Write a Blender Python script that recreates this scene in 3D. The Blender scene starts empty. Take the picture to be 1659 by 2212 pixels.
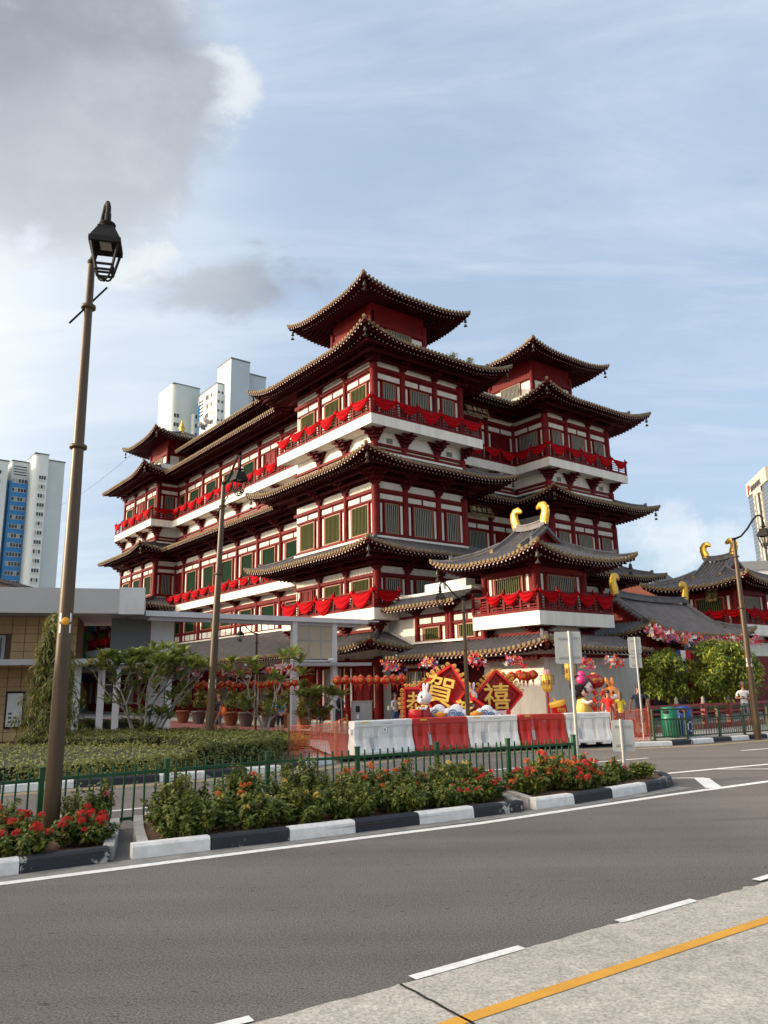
import bpy, math, random
import numpy as np
from mathutils import Vector, Matrix, noise

random.seed(7)
SC = bpy.context.scene
COL = SC.collection
R = math.radians

# ------------------------------------------------------------------ camera
AZ = 0.660447                      # bearing of the temple's front facade
def make_camera():
    pitch, roll = 0.224943, -0.0193378
    F = Vector((0, math.cos(pitch), math.sin(pitch))); r = Vector((1, 0, 0)); u = r.cross(F)
    rr = math.cos(roll) * r + math.sin(roll) * u
    uu = -math.sin(roll) * r + math.cos(roll) * u
    cd = bpy.data.cameras.new('camera'); co = bpy.data.objects.new('camera', cd); COL.objects.link(co)
    m = Matrix((rr, uu, -F)).transposed().to_4x4(); m.translation = Vector((0, 0, 1.95))
    co.matrix_world = m
    cd.sensor_fit = 'VERTICAL'; cd.sensor_height = 36.0; cd.lens = 1654.18 / 2212 * 36
    cd.clip_end = 5000; cd.clip_start = 0.05
    SC.camera = co
make_camera()

# ------------------------------------------------------------------ light
SUN_EL = R(14.0); SUN_DIR = Vector((-0.995, -0.10, 0)).normalized()
SUN_VEC = Vector((SUN_DIR.x * math.cos(SUN_EL), SUN_DIR.y * math.cos(SUN_EL), math.sin(SUN_EL)))
sd = bpy.data.lights.new('sun', 'SUN'); so = bpy.data.objects.new('sun', sd); COL.objects.link(so)
sd.energy = 3.0; sd.angle = R(0.6); sd.color = (1.0, 0.83, 0.62)
so.rotation_euler = (-SUN_VEC).to_track_quat('-Z', 'Y').to_euler()

SC.view_settings.view_transform = 'Standard'; SC.view_settings.look = 'None'
SC.view_settings.exposure = 0.72; SC.view_settings.gamma = 1.0
SC.render.film_transparent = False
SC.cycles.max_bounces = 6; SC.cycles.diffuse_bounces = 3; SC.cycles.glossy_bounces = 3
SC.cycles.transparent_max_bounces = 12; SC.cycles.transmission_bounces = 4
SC.cycles.use_denoising = True
SC.cycles.sample_clamp_indirect = 6.0

def make_world():
    w = bpy.data.worlds.new('World'); SC.world = w; w.use_nodes = True
    nt = w.node_tree; N = nt.nodes; L = nt.links; N.clear()
    out = N.new('ShaderNodeOutputWorld'); bg = N.new('ShaderNodeBackground')
    bg.inputs[1].default_value = 0.13
    L.new(bg.outputs[0], out.inputs[0])
    sky = N.new('ShaderNodeTexSky'); sky.sky_type = 'NISHITA'; sky.sun_disc = False
    sky.sun_elevation = SUN_EL
    sky.sun_rotation = math.atan2(SUN_DIR.x, SUN_DIR.y)
    sky.altitude = 20; sky.air_density = 1.1; sky.dust_density = 1.6; sky.ozone_density = 2.0
    tc = N.new('ShaderNodeTexCoord')
    def math_(op, a, b=None, clamp=False):
        n = N.new('ShaderNodeMath'); n.operation = op; n.use_clamp = clamp
        for i, v in enumerate((a, b)):
            if v is None: continue
            if isinstance(v, (int, float)): n.inputs[i].default_value = v
            else: L.new(v, n.inputs[i])
        return n.outputs[0]
    def mapr(v, a, b, c=0.0, d=1.0):
        n = N.new('ShaderNodeMapRange'); n.interpolation_type = 'SMOOTHSTEP'
        L.new(v, n.inputs[0]); n.inputs[1].default_value = a; n.inputs[2].default_value = b
        n.inputs[3].default_value = c; n.inputs[4].default_value = d
        return n.outputs[0]
    def mix(f, a, b):
        n = N.new('ShaderNodeMix'); n.data_type = 'RGBA'
        if isinstance(f, (int, float)): n.inputs[0].default_value = f
        else: L.new(f, n.inputs[0])
        for i, v in ((6, a), (7, b)):
            if isinstance(v, tuple): n.inputs[i].default_value = (*v, 1)
            else: L.new(v, n.inputs[i])
        return n.outputs[2]
    def noise_(scale, detail=6, rough=0.55, dist=0.0, vec=None):
        n = N.new('ShaderNodeTexNoise'); n.inputs['Scale'].default_value = scale
        n.inputs['Detail'].default_value = detail; n.inputs['Roughness'].default_value = rough
        n.inputs['Distortion'].default_value = dist
        L.new(vec or tc.outputs['Generated'], n.inputs['Vector']); return n.outputs[0]
    def blob(c, sharp):           # smooth cap of sky round direction c
        n = N.new('ShaderNodeVectorMath'); n.operation = 'DOT_PRODUCT'
        L.new(tc.outputs['Generated'], n.inputs[0]); n.inputs[1].default_value = Vector(c).normalized()
        return n.outputs['Value']
    # clouds are laid out on a flat layer: direction / height
    sep = N.new('ShaderNodeSeparateXYZ'); L.new(tc.outputs['Generated'], sep.inputs[0])
    zz = math_('ADD', sep.outputs[2], 0.18)
    comb = N.new('ShaderNodeCombineXYZ')
    L.new(math_('DIVIDE', sep.outputs[0], zz), comb.inputs[0]); L.new(math_('DIVIDE', sep.outputs[1], zz), comb.inputs[1])
    comb.inputs[2].default_value = 0.37
    nA = noise_(1.6, 9, 0.58, 0.3, comb.outputs[0]); nB = noise_(4.2, 8, 0.6, 0.2, comb.outputs[0])
    nC = noise_(2.2, 6, 0.5, 0.6)
    # thin veil over everything
    veil = mapr(nC, 0.25, 0.75, 0.55, 0.78)
    base = mix(veil, sky.outputs[0], (2.72, 3.34, 4.25))
    # faint high streaks
    mpw = N.new('ShaderNodeMapping'); mpw.inputs['Rotation'].default_value = (0, 0, 0.5); mpw.inputs['Scale'].default_value = (0.55, 2.2, 1.0); L.new(comb.outputs[0], mpw.inputs[0])
    nW = noise_(1.7, 9, 0.62, 0.5, mpw.outputs[0])
    base = mix(mapr(nW, 0.42, 0.78, 0.0, 0.55), base, (4.0, 4.35, 4.75))
    # hazy aureole: the sun stands low just outside the left edge of the view
    sunny = mapr(blob(SUN_VEC, 0), -0.12, 1.0, 0.0, 1.0)
    base = mix(math_('POWER', sunny, 3.7), base, (25.0, 21.5, 17.5))
    # big grey cloud high on the left
    m1 = mapr(math_('ADD', blob((-0.343, 0.698, 0.628), 0), math_('MULTIPLY', math_('SUBTRACT', nB, 0.5), 0.036)), 0.9785, 0.9905, 0.0, 1.0)
    shade = mapr(nB, 0.30, 0.75, 0.0, 1.0)
    ccol = mix(shade, (1.6, 1.74, 2.05), (2.5, 2.7, 3.0))
    col = mix(math_('MULTIPLY', m1, 0.95), base, ccol)
    rim = math_('MULTIPLY', math_('MULTIPLY', m1, math_('SUBTRACT', 1.0, m1)), 3.0)
    col = mix(math_('MULTIPLY', rim, mapr(nB, 0.44, 0.56, 0.0, 1.0)), col, (4.1, 4.4, 4.6))
    # smaller grey cloud under it
    nE = noise_(7.0, 8, 0.6, 0.4, comb.outputs[0])
    wob = math_('MULTIPLY', math_('SUBTRACT', nE, 0.5), 0.013)
    def ellipse(c, w, h, tilt):   # 1 at the middle of a flat bank of cloud, 0 at its rim
        c = Vector(c).normalized(); rt = Vector((c.y, -c.x, 0)).normalized(); up = rt.cross(c)
        r2 = rt * math.cos(tilt) + up * math.sin(tilt); u2 = up * math.cos(tilt) - rt * math.sin(tilt)
        def dot(v):
            n = N.new('ShaderNodeVectorMath'); n.operation = 'DOT_PRODUCT'; L.new(tc.outputs['Generated'], n.inputs[0]); n.inputs[1].default_value = v; return n.outputs['Value']
        return math_('SUBTRACT', 1.0, math_('SQRT', math_('ADD', math_('POWER', math_('ABSOLUTE', math_('DIVIDE', dot(r2), w)), 2.0), math_('POWER', math_('ABSOLUTE', math_('DIVIDE', dot(u2), h)), 2.0))))
    m2 = mapr(math_('ADD', ellipse((-0.182, 0.856, 0.484), 0.135, 0.050, R(14)), math_('MULTIPLY', math_('SUBTRACT', nE, 0.5), 2.2)), 0.0, 0.75, 0.0, 0.85)
    col = mix(m2, col, (1.75, 1.92, 2.25))
    # pale banks between them
    m4 = mapr(math_('ADD', blob((-0.36, 0.80, 0.46), 0), math_('MULTIPLY', math_('SUBTRACT', nA, 0.5), 0.05)), 0.965, 1.0, 0.0, 0.35)
    col = mix(m4, col, (4.3, 4.55, 4.7))
    # small bright cumulus low on the right
    nD = noise_(22.0, 7, 0.6, 0.15)
    m3 = mapr(math_('ADD', blob((0.345, 0.923, 0.172), 0), math_('MULTIPLY', math_('SUBTRACT', nD, 0.5), 0.0045)), 0.9985, 0.9999, 0.0, 0.4)
    m5 = mapr(math_('ADD', blob((0.405, 0.90, 0.155), 0), math_('MULTIPLY', math_('SUBTRACT', nD, 0.5), 0.0045)), 0.9988, 0.9999, 0.0, 0.35)
    col = mix(m3, col, (4.7, 4.85, 4.95)); col = mix(m5, col, (4.7, 4.85, 4.95))
    # no light comes from under the horizon
    L.new(col, bg.inputs[0])
make_world()

# ------------------------------------------------------------------ materials
MATS = {}
def mat(name, col, rough=0.6, metal=0.0, var=0.0, vscale=3.0, col2=None, bump=0.0, bscale=40.0, spec=None,
        trans=0.0, vdetail=5, streak=0.0, emit=None, coat=0.0, stretch=None):
    if name in MATS: return MATS[name]
    m = bpy.data.materials.new(name); m.use_nodes = True
    nt = m.node_tree; N = nt.nodes; L = nt.links
    b = N['Principled BSDF']
    b.inputs['Base Color'].default_value = (*col, 1); b.inputs['Roughness'].default_value = rough
    b.inputs['Metallic'].default_value = metal
    if spec is not None: b.inputs['Specular IOR Level'].default_value = spec
    if coat: b.inputs['Coat Weight'].default_value = coat
    geo = N.new('ShaderNodeNewGeometry')
    vec = geo.outputs['Position']
    if stretch:
        mp = N.new('ShaderNodeVectorMath'); mp.operation = 'MULTIPLY'; L.new(vec, mp.inputs[0])
        mp.inputs[1].default_value = stretch; vec = mp.outputs[0]
    if var > 0 or col2:
        n = N.new('ShaderNodeTexNoise'); n.inputs['Scale'].default_value = vscale
        n.inputs['Detail'].default_value = vdetail; n.inputs['Roughness'].default_value = 0.6
        L.new(vec, n.inputs['Vector'])
        mr = N.new('ShaderNodeMapRange'); mr.inputs[1].default_value = 0.32; mr.inputs[2].default_value = 0.68
        L.new(n.outputs[0], mr.inputs[0])
        mx = N.new('ShaderNodeMix'); mx.data_type = 'RGBA'
        c2 = col2 or tuple(c * (1 - var) for c in col)
        c1 = tuple(min(1, c * (1 + var * 0.5)) for c in col) if not col2 else col
        mx.inputs[6].default_value = (*c1, 1); mx.inputs[7].default_value = (*c2, 1)
        L.new(mr.outputs[0], mx.inputs[0]); L.new(mx.outputs[2], b.inputs['Base Color'])
    if bump > 0:
        n2 = N.new('ShaderNodeTexNoise'); n2.inputs['Scale'].default_value = bscale; n2.inputs['Detail'].default_value = 6
        L.new(vec, n2.inputs['Vector'])
        bp = N.new('ShaderNodeBump'); bp.inputs['Strength'].default_value = bump; bp.inputs['Distance'].default_value = 0.02
        L.new(n2.outputs[0], bp.inputs['Height']); L.new(bp.outputs[0], b.inputs['Normal'])
    if trans > 0:
        tr = N.new('ShaderNodeBsdfTranslucent'); ms = N.new('ShaderNodeMixShader'); ms.inputs[0].default_value = trans
        src = b.inputs['Base Color'].links
        if src: L.new(src[0].from_socket, tr.inputs[0])
        else: tr.inputs[0].default_value = (*col, 1)
        L.new(b.outputs[0], ms.inputs[1]); L.new(tr.outputs[0], ms.inputs[2])
        L.new(ms.outputs[0], N['Material Output'].inputs[0])
    MATS[name] = m
    return m

# ------------------------------------------------------------------ mesh building
class MB:
    def __init__(s): s.v = []; s.f = []; s.m = []; s.sm = []
    def add(s, vs, fs, mi=0, smooth=False):
        o = len(s.v); s.v.extend([tuple(p) for p in vs])
        for f in fs: s.f.append(tuple(i + o for i in f)); s.m.append(mi); s.sm.append(smooth)
        return s
    def box(s, x0, x1, y0, y1, z0, z1, mi=0, M=None):
        vs = [Vector((x, y, z)) for z in (z0, z1) for y in (y0, y1) for x in (x0, x1)]
        if M is not None: vs = [M @ p for p in vs]
        return s.add(vs, [(0, 2, 3, 1), (4, 5, 7, 6), (0, 1, 5, 4), (2, 6, 7, 3), (0, 4, 6, 2), (1, 3, 7, 5)], mi)
    def bar(s, a, b, w, h=None, mi=0, up=(0, 0, 1)):
        a = Vector(a); b = Vector(b); d = (b - a); L = d.length
        if L < 1e-6: return s
        d.normalize(); up = Vector(up)
        if abs(d.dot(up)) > 0.98: up = Vector((1, 0, 0))
        x = d.cross(up).normalized(); y = x.cross(d).normalized(); h = h or w
        M = Matrix((x, d, y)).transposed().to_4x4(); M.translation = a
        return s.box(-w / 2, w / 2, 0, L, -h / 2, h / 2, mi, M)
    def tube(s, path, rad, n=8, mi=0, caps=True, smooth=True):
        P = [Vector(p) for p in path]; k = len(P)
        if isinstance(rad, (int, float)): rad = [rad] * k
        vs = []; ref = Vector((0, 0, 1))
        t0 = (P[1] - P[0]).normalized()
        if abs(t0.z) > 0.9: ref = Vector((1, 0, 0))
        x = t0.cross(ref).normalized()
        for i in range(k):
            t = (P[min(i + 1, k - 1)] - P[max(i - 1, 0)]).normalized()
            x = (x - t * x.dot(t))
            if x.length < 1e-6: x = t.orthogonal()
            x.normalize(); y = t.cross(x)
            for j in range(n):
                a = 2 * math.pi * j / n
                vs.append(P[i] + (x * math.cos(a) + y * math.sin(a)) * rad[i])
        fs = [(i * n + j, i * n + (j + 1) % n, (i + 1) * n + (j + 1) % n, (i + 1) * n + j) for i in range(k - 1) for j in range(n)]
        s.add(vs, fs, mi, smooth)
        if caps:
            s.add(vs[:n], [tuple(range(n - 1, -1, -1))], mi); s.add(vs[-n:], [tuple(range(n))], mi)
        return s
    def lathe(s, prof, n=12, mi=0, M=None, smooth=True, axis_off=(0, 0)):
        vs = []
        for r, z in prof:
            for j in range(n):
                a = 2 * math.pi * j / n
                p = Vector((axis_off[0] + r * math.cos(a), axis_off[1] + r * math.sin(a), z))
                vs.append(M @ p if M is not None else p)
        k = len(prof)
        fs = [(i * n + j, i * n + (j + 1) % n, (i + 1) * n + (j + 1) % n, (i + 1) * n + j) for i in range(k - 1) for j in range(n)]
        s.add(vs, fs, mi, smooth)
        if prof[0][0] > 1e-4: s.add(vs[:n], [tuple(range(n - 1, -1, -1))], mi)
        if prof[-1][0] > 1e-4: s.add(vs[-n:], [tuple(range(n))], mi)
        return s
    def ball(s, c, r, n=12, mi=0, sc=(1, 1, 1), M=None, rings=None):
        c = Vector(c); rings = rings or max(5, n // 2 + 1); pr = []
        vs = []; 
        for i in range(rings + 1):
            a = math.pi * i / rings
            for j in range(n):
                b = 2 * math.pi * j / n
                p = Vector((r * sc[0] * math.sin(a) * math.cos(b), r * sc[1] * math.sin(a) * math.sin(b), -r * sc[2] * math.cos(a)))
                if M is not None: p = M @ p
                vs.append(p + c)
        fs = [(i * n + j, i * n + (j + 1) % n, (i + 1) * n + (j + 1) % n, (i + 1) * n + j) for i in range(rings) for j in range(n)]
        return s.add(vs, fs, mi, True)
    def prism(s, poly, depth, M=None, mi=0, smooth=False):   # poly in xy, extruded along z
        n = len(poly)
        vs = [Vector((x, y, 0)) for x, y in poly] + [Vector((x, y, depth)) for x, y in poly]
        if M is not None: vs = [M @ p for p in vs]
        fs = [tuple(range(n - 1, -1, -1)), tuple(range(n, 2 * n))] + [(i, (i + 1) % n, n + (i + 1) % n, n + i) for i in range(n)]
        return s.add(vs, fs, mi, smooth)
    def grid(s, P, mi=0, smooth=True, closed=False):    # P[i][j]
        a = len(P); b = len(P[0]); vs = [p for row in P for p in row]
        fs = [(i * b + j, i * b + (j + 1) % b, (i + 1) * b + (j + 1) % b, (i + 1) * b + j) for i in range(a - 1) for j in range(b if closed else b - 1)]
        return s.add(vs, fs, mi, smooth)
    def mesh(s, name, mats):
        me = bpy.data.meshes.new(name); me.from_pydata(s.v, [], s.f)
        for m in (mats if isinstance(mats, (list, tuple)) else [mats]): me.materials.append(m)
        if s.m:
            me.polygons.foreach_set('material_index', s.m); me.polygons.foreach_set('use_smooth', s.sm)
        me.update(); return me
    def build(s, name, mats, parent=None, loc=None, rot=None):
        return link(name, s.mesh(name, mats), parent, loc, rot)

def link(name, me, parent=None, loc=None, rot=None, scale=None):
    o = bpy.data.objects.new(name, me); COL.objects.link(o)
    if parent is not None: o.parent = parent
    if loc is not None: o.location = loc
    if rot is not None: o.rotation_euler = rot
    if scale is not None: o.scale = scale
    return o
def tag(o, label=None, cat=None, group=None, kind=None):
    if label: o['label'] = label
    if cat: o['category'] = cat
    if group: o['group'] = group
    if kind: o['kind'] = kind
    return o
def thing(name, label, cat, loc=(0, 0, 0), rz=0.0, group=None):
    o = bpy.data.objects.new(name, None); COL.objects.link(o); o.location = loc; o.rotation_euler = (0, 0, rz)
    o.empty_display_size = 0.2
    return tag(o, label, cat, group)
_UB = {}
def ubox(m):
    if m.name not in _UB:
        _UB[m.name] = MB().box(-.5, .5, -.5, .5, -.5, .5).mesh('block_' + m.name, m)
    return _UB[m.name]
def bx(name, m, parent, x0, x1, y0, y1, z0, z1):
    return link(name, ubox(m), parent, ((x0 + x1) / 2, (y0 + y1) / 2, (z0 + z1) / 2), None, (abs(x1 - x0), abs(y1 - y0), abs(z1 - z0)))
def copy_tree(o, parent=None):
    c = o.copy(); COL.objects.link(c)
    if parent is not None: c.parent = parent
    for ch in list(o.children): copy_tree(ch, c)
    return c
def text_mesh(body, size, depth, name='lettering', bold=0.0, align='CENTER'):
    cu = bpy.data.curves.new('txt', 'FONT'); cu.body = body; cu.size = size; cu.extrude = depth; cu.offset = bold
    cu.align_x = align; cu.align_y = 'CENTER'; cu.resolution_u = 3
    o = bpy.data.objects.new('txt', cu)
    me = bpy.data.meshes.new_from_object(o); me.name = name
    bpy.data.objects.remove(o); bpy.data.curves.remove(cu)
    return me
# ------------------------------------------------------------------ temple materials
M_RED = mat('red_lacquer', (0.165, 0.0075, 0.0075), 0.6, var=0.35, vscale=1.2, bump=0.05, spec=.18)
M_SOFF = mat('soffit_lacquer_shaded', (0.055, 0.004, 0.005), 0.7, var=0.3, vscale=0.8, spec=.1)  # red lacquer darkened to carry the shade under the eaves
M_WHT = mat('plaster', (0.82, 0.775, 0.685), 0.85, col2=(0.66, 0.615, 0.53), vscale=2.2, vdetail=8, bump=0.05, stretch=(1.4, 1.4, .16), spec=.15)
M_CAS = mat('window_casing', (0.30, 0.12, 0.045), 0.5, var=0.2)
M_PANE = mat('dark_green_glass', (0.006, 0.010, 0.007), 0.3, var=0.6, vscale=1.3, spec=0.15)
M_PANE2 = mat('green_screen', (0.008, 0.026, 0.013), 0.8, var=0.45, vscale=3.0, stretch=(6, 6, .3), spec=.05)
M_BARG = mat('grey_bars', (0.38, 0.36, 0.31), 0.7, spec=.1)
M_BARO = mat('olive_bars', (0.13, 0.135, 0.045), 0.7, spec=.1)
M_TILE = mat('roof_tile', (0.115, 0.106, 0.109), 0.6, var=0.35, vscale=2.5, bump=0.2, bscale=18)
M_TILED = mat('roof_bed', (0.035, 0.032, 0.034), 0.7, var=0.4, vscale=2.5)
M_DISC = mat('eave_tile_face', (0.22, 0.155, 0.072), 0.6, var=0.55, vscale=9.0, spec=.2)
M_DRIP = mat('drip_tile_face', (0.23, 0.18, 0.105), 0.6, var=0.4, vscale=9.0, spec=.2)
M_TIP = mat('rafter_tip', (0.42, 0.37, 0.33), 0.8)
M_GOLD = mat('gilt', (0.80, 0.46, 0.07), 0.33, metal=0.75, var=0.25, vscale=6, bump=0.25, bscale=25)
M_BRZ = mat('bronze', (0.07, 0.055, 0.045), 0.5, metal=0.4)
M_CLOTH = mat('red_cloth', (0.36, 0.003, 0.007), 0.85, var=0.15, vscale=6, spec=.08)
M_DARK = mat('dark_interior', (0.012, 0.008, 0.008), 0.8)
M_PLQ = mat('plaque_blue', (0.012, 0.012, 0.05), 0.5)
M_GREYP = mat('pale_grey_paint', (0.55, 0.56, 0.56), 0.6, var=0.1, vscale=1.0)
M_LOUV = mat('vent_slats', (0.36, 0.33, 0.24), 0.6)

TEMPLE_O = Vector((-0.43, 40.0, 0.0))
temple = thing('temple', 'large dark red multi-storey temple with tiered curved roofs and white balcony bands', 'temple', TEMPLE_O, AZ)

def segs_of(path):
    out = []; n = len(path)
    dirs = []
    for i in range(n - 1):
        a = Vector(path[i]); b = Vector(path[i + 1]); L = (b - a).length; dirs.append(((b - a) / L, L, a))
    for i, (d, L, a) in enumerate(dirs):
        def turn(p, q): return round(p.x * q.y - p.y * q.x)
        a0 = turn(dirs[i - 1][0], d) if i > 0 else 0
        a1 = turn(d, dirs[i + 1][0]) if i < len(dirs) - 1 else 0
        out.append(dict(p=a, d=d, n=Vector((d.y, -d.x)), L=L, a0=a0, a1=a1))
    return out
def SP(g, s, d, z): return Vector((g['p'].x + g['d'].x * s + g['n'].x * d, g['p'].y + g['d'].y * s + g['n'].y * d, z))
def srange(g, d): return -g['a0'] * d, g['L'] + g['a1'] * d
def sbeam(name, m, parent, g, d0, d1, z0, z1, s0=None, s1=None):
    """one straight member along a wall, its ends mitred to the next wall"""
    a_in, b_in = srange(g, d0); a_out, b_out = srange(g, d1)
    if s0 is not None: a_in = a_out = s0
    if s1 is not None: b_in = b_out = s1
    vs = [SP(g, a_in, d0, z0), SP(g, b_in, d0, z0), SP(g, b_out, d1, z0), SP(g, a_out, d1, z0)]
    vs += [Vector((p.x, p.y, z1)) for p in vs]
    b = MB(); b.add(vs, [(0, 1, 2, 3), (7, 6, 5, 4), (0, 4, 5, 1), (1, 5, 6, 2), (2, 6, 7, 3), (3, 7, 4, 0)])
    return b.build(name, m, parent)
def sbox(name, m, parent, g, s0, s1, d0, d1, z0, z1):
    a = SP(g, s0, d0, z0); b = SP(g, s1, d1, z1)
    return bx(name, m, parent, min(a.x, b.x), max(a.x, b.x), min(a.y, b.y), max(a.y, b.y), z0, z1)
def grot(g): return math.atan2(g['d'].y, g['d'].x)      # local x along the wall, local -y outward

# ---- roofs
DISC_ME = MB().lathe([(0.0, 0.028), (0.05, 0.022), (0.062, 0.030), (0.088, 0.026), (0.092, -0.03)], 10, M=Matrix.Rotation(R(90), 4, 'X')).mesh('eave_tile', M_DISC)
disc_count = {}
def roof_tier(root, path, e, ze, rise, lift, din=0.0, Ld=3.4, sp=0.27, wind=1.0, only=None, rows_obj=False, discs=None, soffit=True,
              rtop=None, rname='roof', ridge=True, noend=False, curve=0.35):
    """a band of tiled roof round a wall line: deck, soffit, rafters, tile rows, eave tiles, hip ridges"""
    G = segs_of(path); tips = []
    def zl(g, s, d):
        t = (e - d) / (e - din); l = 0.0
        if g['a0'] == 1: l = max(l, lift * max(0.0, 1 - (s + e) / Ld) ** 2)
        if g['a1'] == 1: l = max(l, lift * max(0.0, 1 - (g['L'] + e - s) / Ld) ** 2)
        return l * max(0.0, 1 - t) ** 1.1
    def zt(g, s, d):
        t = (e - d) / (e - din)
        return ze + rise * ((1 - curve) * t + curve * t * t) + zl(g, s, d)
    budget = disc_count.setdefault(root.name, [0])
    for gi, g in enumerate(G):
        if only is not None and gi not in only: continue
        # deck + fascia + soffit
        deck = MB(); ns = max(6, int((g['L'] + 2 * e) / 0.55)); nt = 5
        P = []
        for j in range(nt + 1):
            d = e + (din - e) * j / nt; a, b = srange(g, d)
            P.append([SP(g, a + (b - a) * i / ns, d, zt(g, a + (b - a) * i / ns, d)) for i in range(ns + 1)])
        deck.grid(P)
        a, b = srange(g, e); top = P[0]
        bot = [Vector((p.x, p.y, p.z - 0.09)) for p in top]
        deck.grid([bot, top], 1, False)
        rf = deck.build(rname, [M_TILED, M_RED], root)
        if soffit:
            sb = MB(); Q = []
            for j in range(4):
                d = e - 0.0 - (e - 0.0) * j / 3; aa, bb = srange(g, d)
                Q.append([SP(g, aa + (bb - aa) * i / ns, d, ze - 0.09 + 0.42 * (e - d) / max(e, .1) + zl(g, aa + (bb - aa) * i / ns, d)) for i in range(ns + 1)])
            sb.grid(Q)
            # rafters, two rows
            k = int((b - a) / sp)
            for i in range(k + 1):
                s = a + (b - a - k * sp) / 2 + i * sp
                for (f0, f1, w, h, dz, tip) in ((0.03, 1.15, 0.085, 0.085, -0.055, True), (0.55, 1.9, 0.075, 0.075, -0.15, True)):
                    d0 = e - f0; d1 = max(0.1, e - f1)
                    if s < 0 and g['a0'] == 1: d1 = max(d1, -s)
                    if s > g['L'] and g['a1'] == 1: d1 = max(d1, s - g['L'])
                    if s < e and g['a0'] == -1: d0 = min(d0, s)
                    if s > g['L'] - e and g['a1'] == -1: d0 = min(d0, g['L'] - s)
                    if d0 - d1 < 0.15: continue
                    def zs(d): return ze - 0.09 + 0.42 * (e - d) / max(e, .1) + zl(g, s, d) + dz
                    A = SP(g, s, d0, zs(d0)); B = SP(g, s, d1, zs(d1)); sb.bar(A, B, w, h, 1)
                    if tip:
                        o = g['n'].to_3d() * 0.006; t = g['d'].to_3d() * (w * .46); uu = Vector((0, 0, h * .46)); c = A + o
                        sb.add([c - t - uu, c + t - uu, c + t + uu, c - t + uu], [(0, 1, 2, 3)], 2)
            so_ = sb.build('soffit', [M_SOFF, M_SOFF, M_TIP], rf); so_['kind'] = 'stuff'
        # tile rows
        k = int((b - a) / sp); rows = MB(); drip = MB(); dj = MB()
        for i in range(k + 1):
            s = a + (b - a - k * sp) / 2 + i * sp
            d0, d1 = e, din
            if g['a0'] == 1: d1 = max(d1, -s)
            if g['a1'] == 1: d1 = max(d1, s - g['L'])
            if g['a0'] == -1 and s < e: d0 = min(d0, s)
            if g['a1'] == -1 and s > g['L'] - e: d0 = min(d0, g['L'] - s)
            if d0 - d1 < 0.12: continue
            tgt = MB() if rows_obj else rows
            npt = 5; t3 = g['d'].to_3d(); r = 0.072
            Pq = []
            for j in range(npt):
                d = d0 + 0.015 + (d1 - d0 - 0.015) * j / (npt - 1); z = zt(g, s, d)
                c = SP(g, s, d, z)
                Pq.append([c + t3 * (r * math.cos(q)) + Vector((0, 0, r * 1.15 * math.sin(q))) for q in (math.pi, 2.2, 1.57, 0.94, 0.0)])
            tgt.grid(Pq)
            if rows_obj: tgt.build('tile_row', M_TILE, rf)
            if d0 >= e - 1e-6:
                c = SP(g, s, e + 0.03, zt(g, s, e) + 0.035)
                if discs and budget[0] < 300:
                    budget[0] += 1
                    link('eave_tile', DISC_ME, rf, c, (0, 0, grot(g)))
                else:
                    dj.lathe([(0.05, 0.022), (0.062, 0.030), (0.088, 0.026), (0.092, -0.03)], 8, M=Matrix.Translation(c) @ Matrix.Rotation(grot(g), 4, 'Z') @ Matrix.Rotation(R(90), 4, 'X'))
                # drip tile between this row and the next: a curved lip hanging from the edge
                s2 = s + sp / 2
                if s2 < b - 0.05:
                    zz = zt(g, s2, e)
                    arc = [(-.095, .03), (-.06, -.035), (0, -.075), (.06, -.035), (.095, .03)]
                    up = [SP(g, s2 + x, e + 0.035, zz + y + .012) for x, y in arc]; dn = [SP(g, s2 + x, e + 0.03, zz + y - 0.03) for x, y in arc]
                    drip.grid([dn, up], 0, False)
                    bk = [SP(g, s2 + x, e - 0.12, zz + y + 0.03) for x, y in arc]
                    drip.grid([up, bk], 1, False)
        if rows.v: tag(rows.build('tile_rows', M_TILE, rf), kind='stuff')
        if drip.v: tag(drip.build('drip_tiles', [M_DRIP, M_TILE], rf), kind='stuff')
        if dj.v: tag(dj.build('eave_tiles', M_DISC, rf), kind='stuff')
        # hip ridge at the end corner of this segment
        for end in (0, 1):
            av = g['a0'] if end == 0 else g['a1']
            if av != 1: continue
            if end == 0 and gi > 0 and (only is None or gi - 1 in only): continue   # built by the previous segment
            other = G[gi - 1] if end == 0 else G[gi + 1]
            c0 = SP(g, 0 if end == 0 else g['L'], 0, 0); nn = (g['n'] + other['n']).to_3d()
            hp = [(c0 + nn * d).to_2d().to_3d() + Vector((0, 0, zt(g, -d if end == 0 else g['L'] + d, d))) for d in [e - 0.02 + (din - e) * q / 7 for q in range(8)]]
            h = MB(); h.tube([p + Vector((0, 0, .06)) for p in hp], 0.10, 8); h.tube([p + Vector((0, 0, .19)) for p in hp[2:]], 0.085, 8)
            tip = hp[0]; dirv = nn.normalized()
            h.box(-.09, .09, -.09, .09, 0, .2, 0, Matrix.Translation(hp[2] + Vector((0, 0, .16))) @ Matrix.Rotation(math.atan2(nn.y, nn.x), 4, 'Z'))
            for zo, rr in ((0.075, 0.105), (0.25, 0.0)):
                if rr: h.lathe([(0.0, 0.035), (0.06, 0.03), (rr, 0.03), (rr, -0.04)], 12, 1, Matrix.Translation(tip + Vector((0, 0, zo)) + dirv * 0.03) @ Matrix.Rotation(math.atan2(nn.y, nn.x) + R(90), 4, 'Z') @ Matrix.Rotation(R(90), 4, 'X'))
            # corner beam under the tip
            h.bar(tip - dirv * 0.08 + Vector((0, 0, -.16)), tip - dirv * 1.5 + Vector((0, 0, -.30)), 0.16, 0.18, 2)
            h.build('hip_ridge', [M_TILE, M_DISC, M_SOFF], rf)
            tips.append((Vector(tip), dirv))
    return tips

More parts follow.
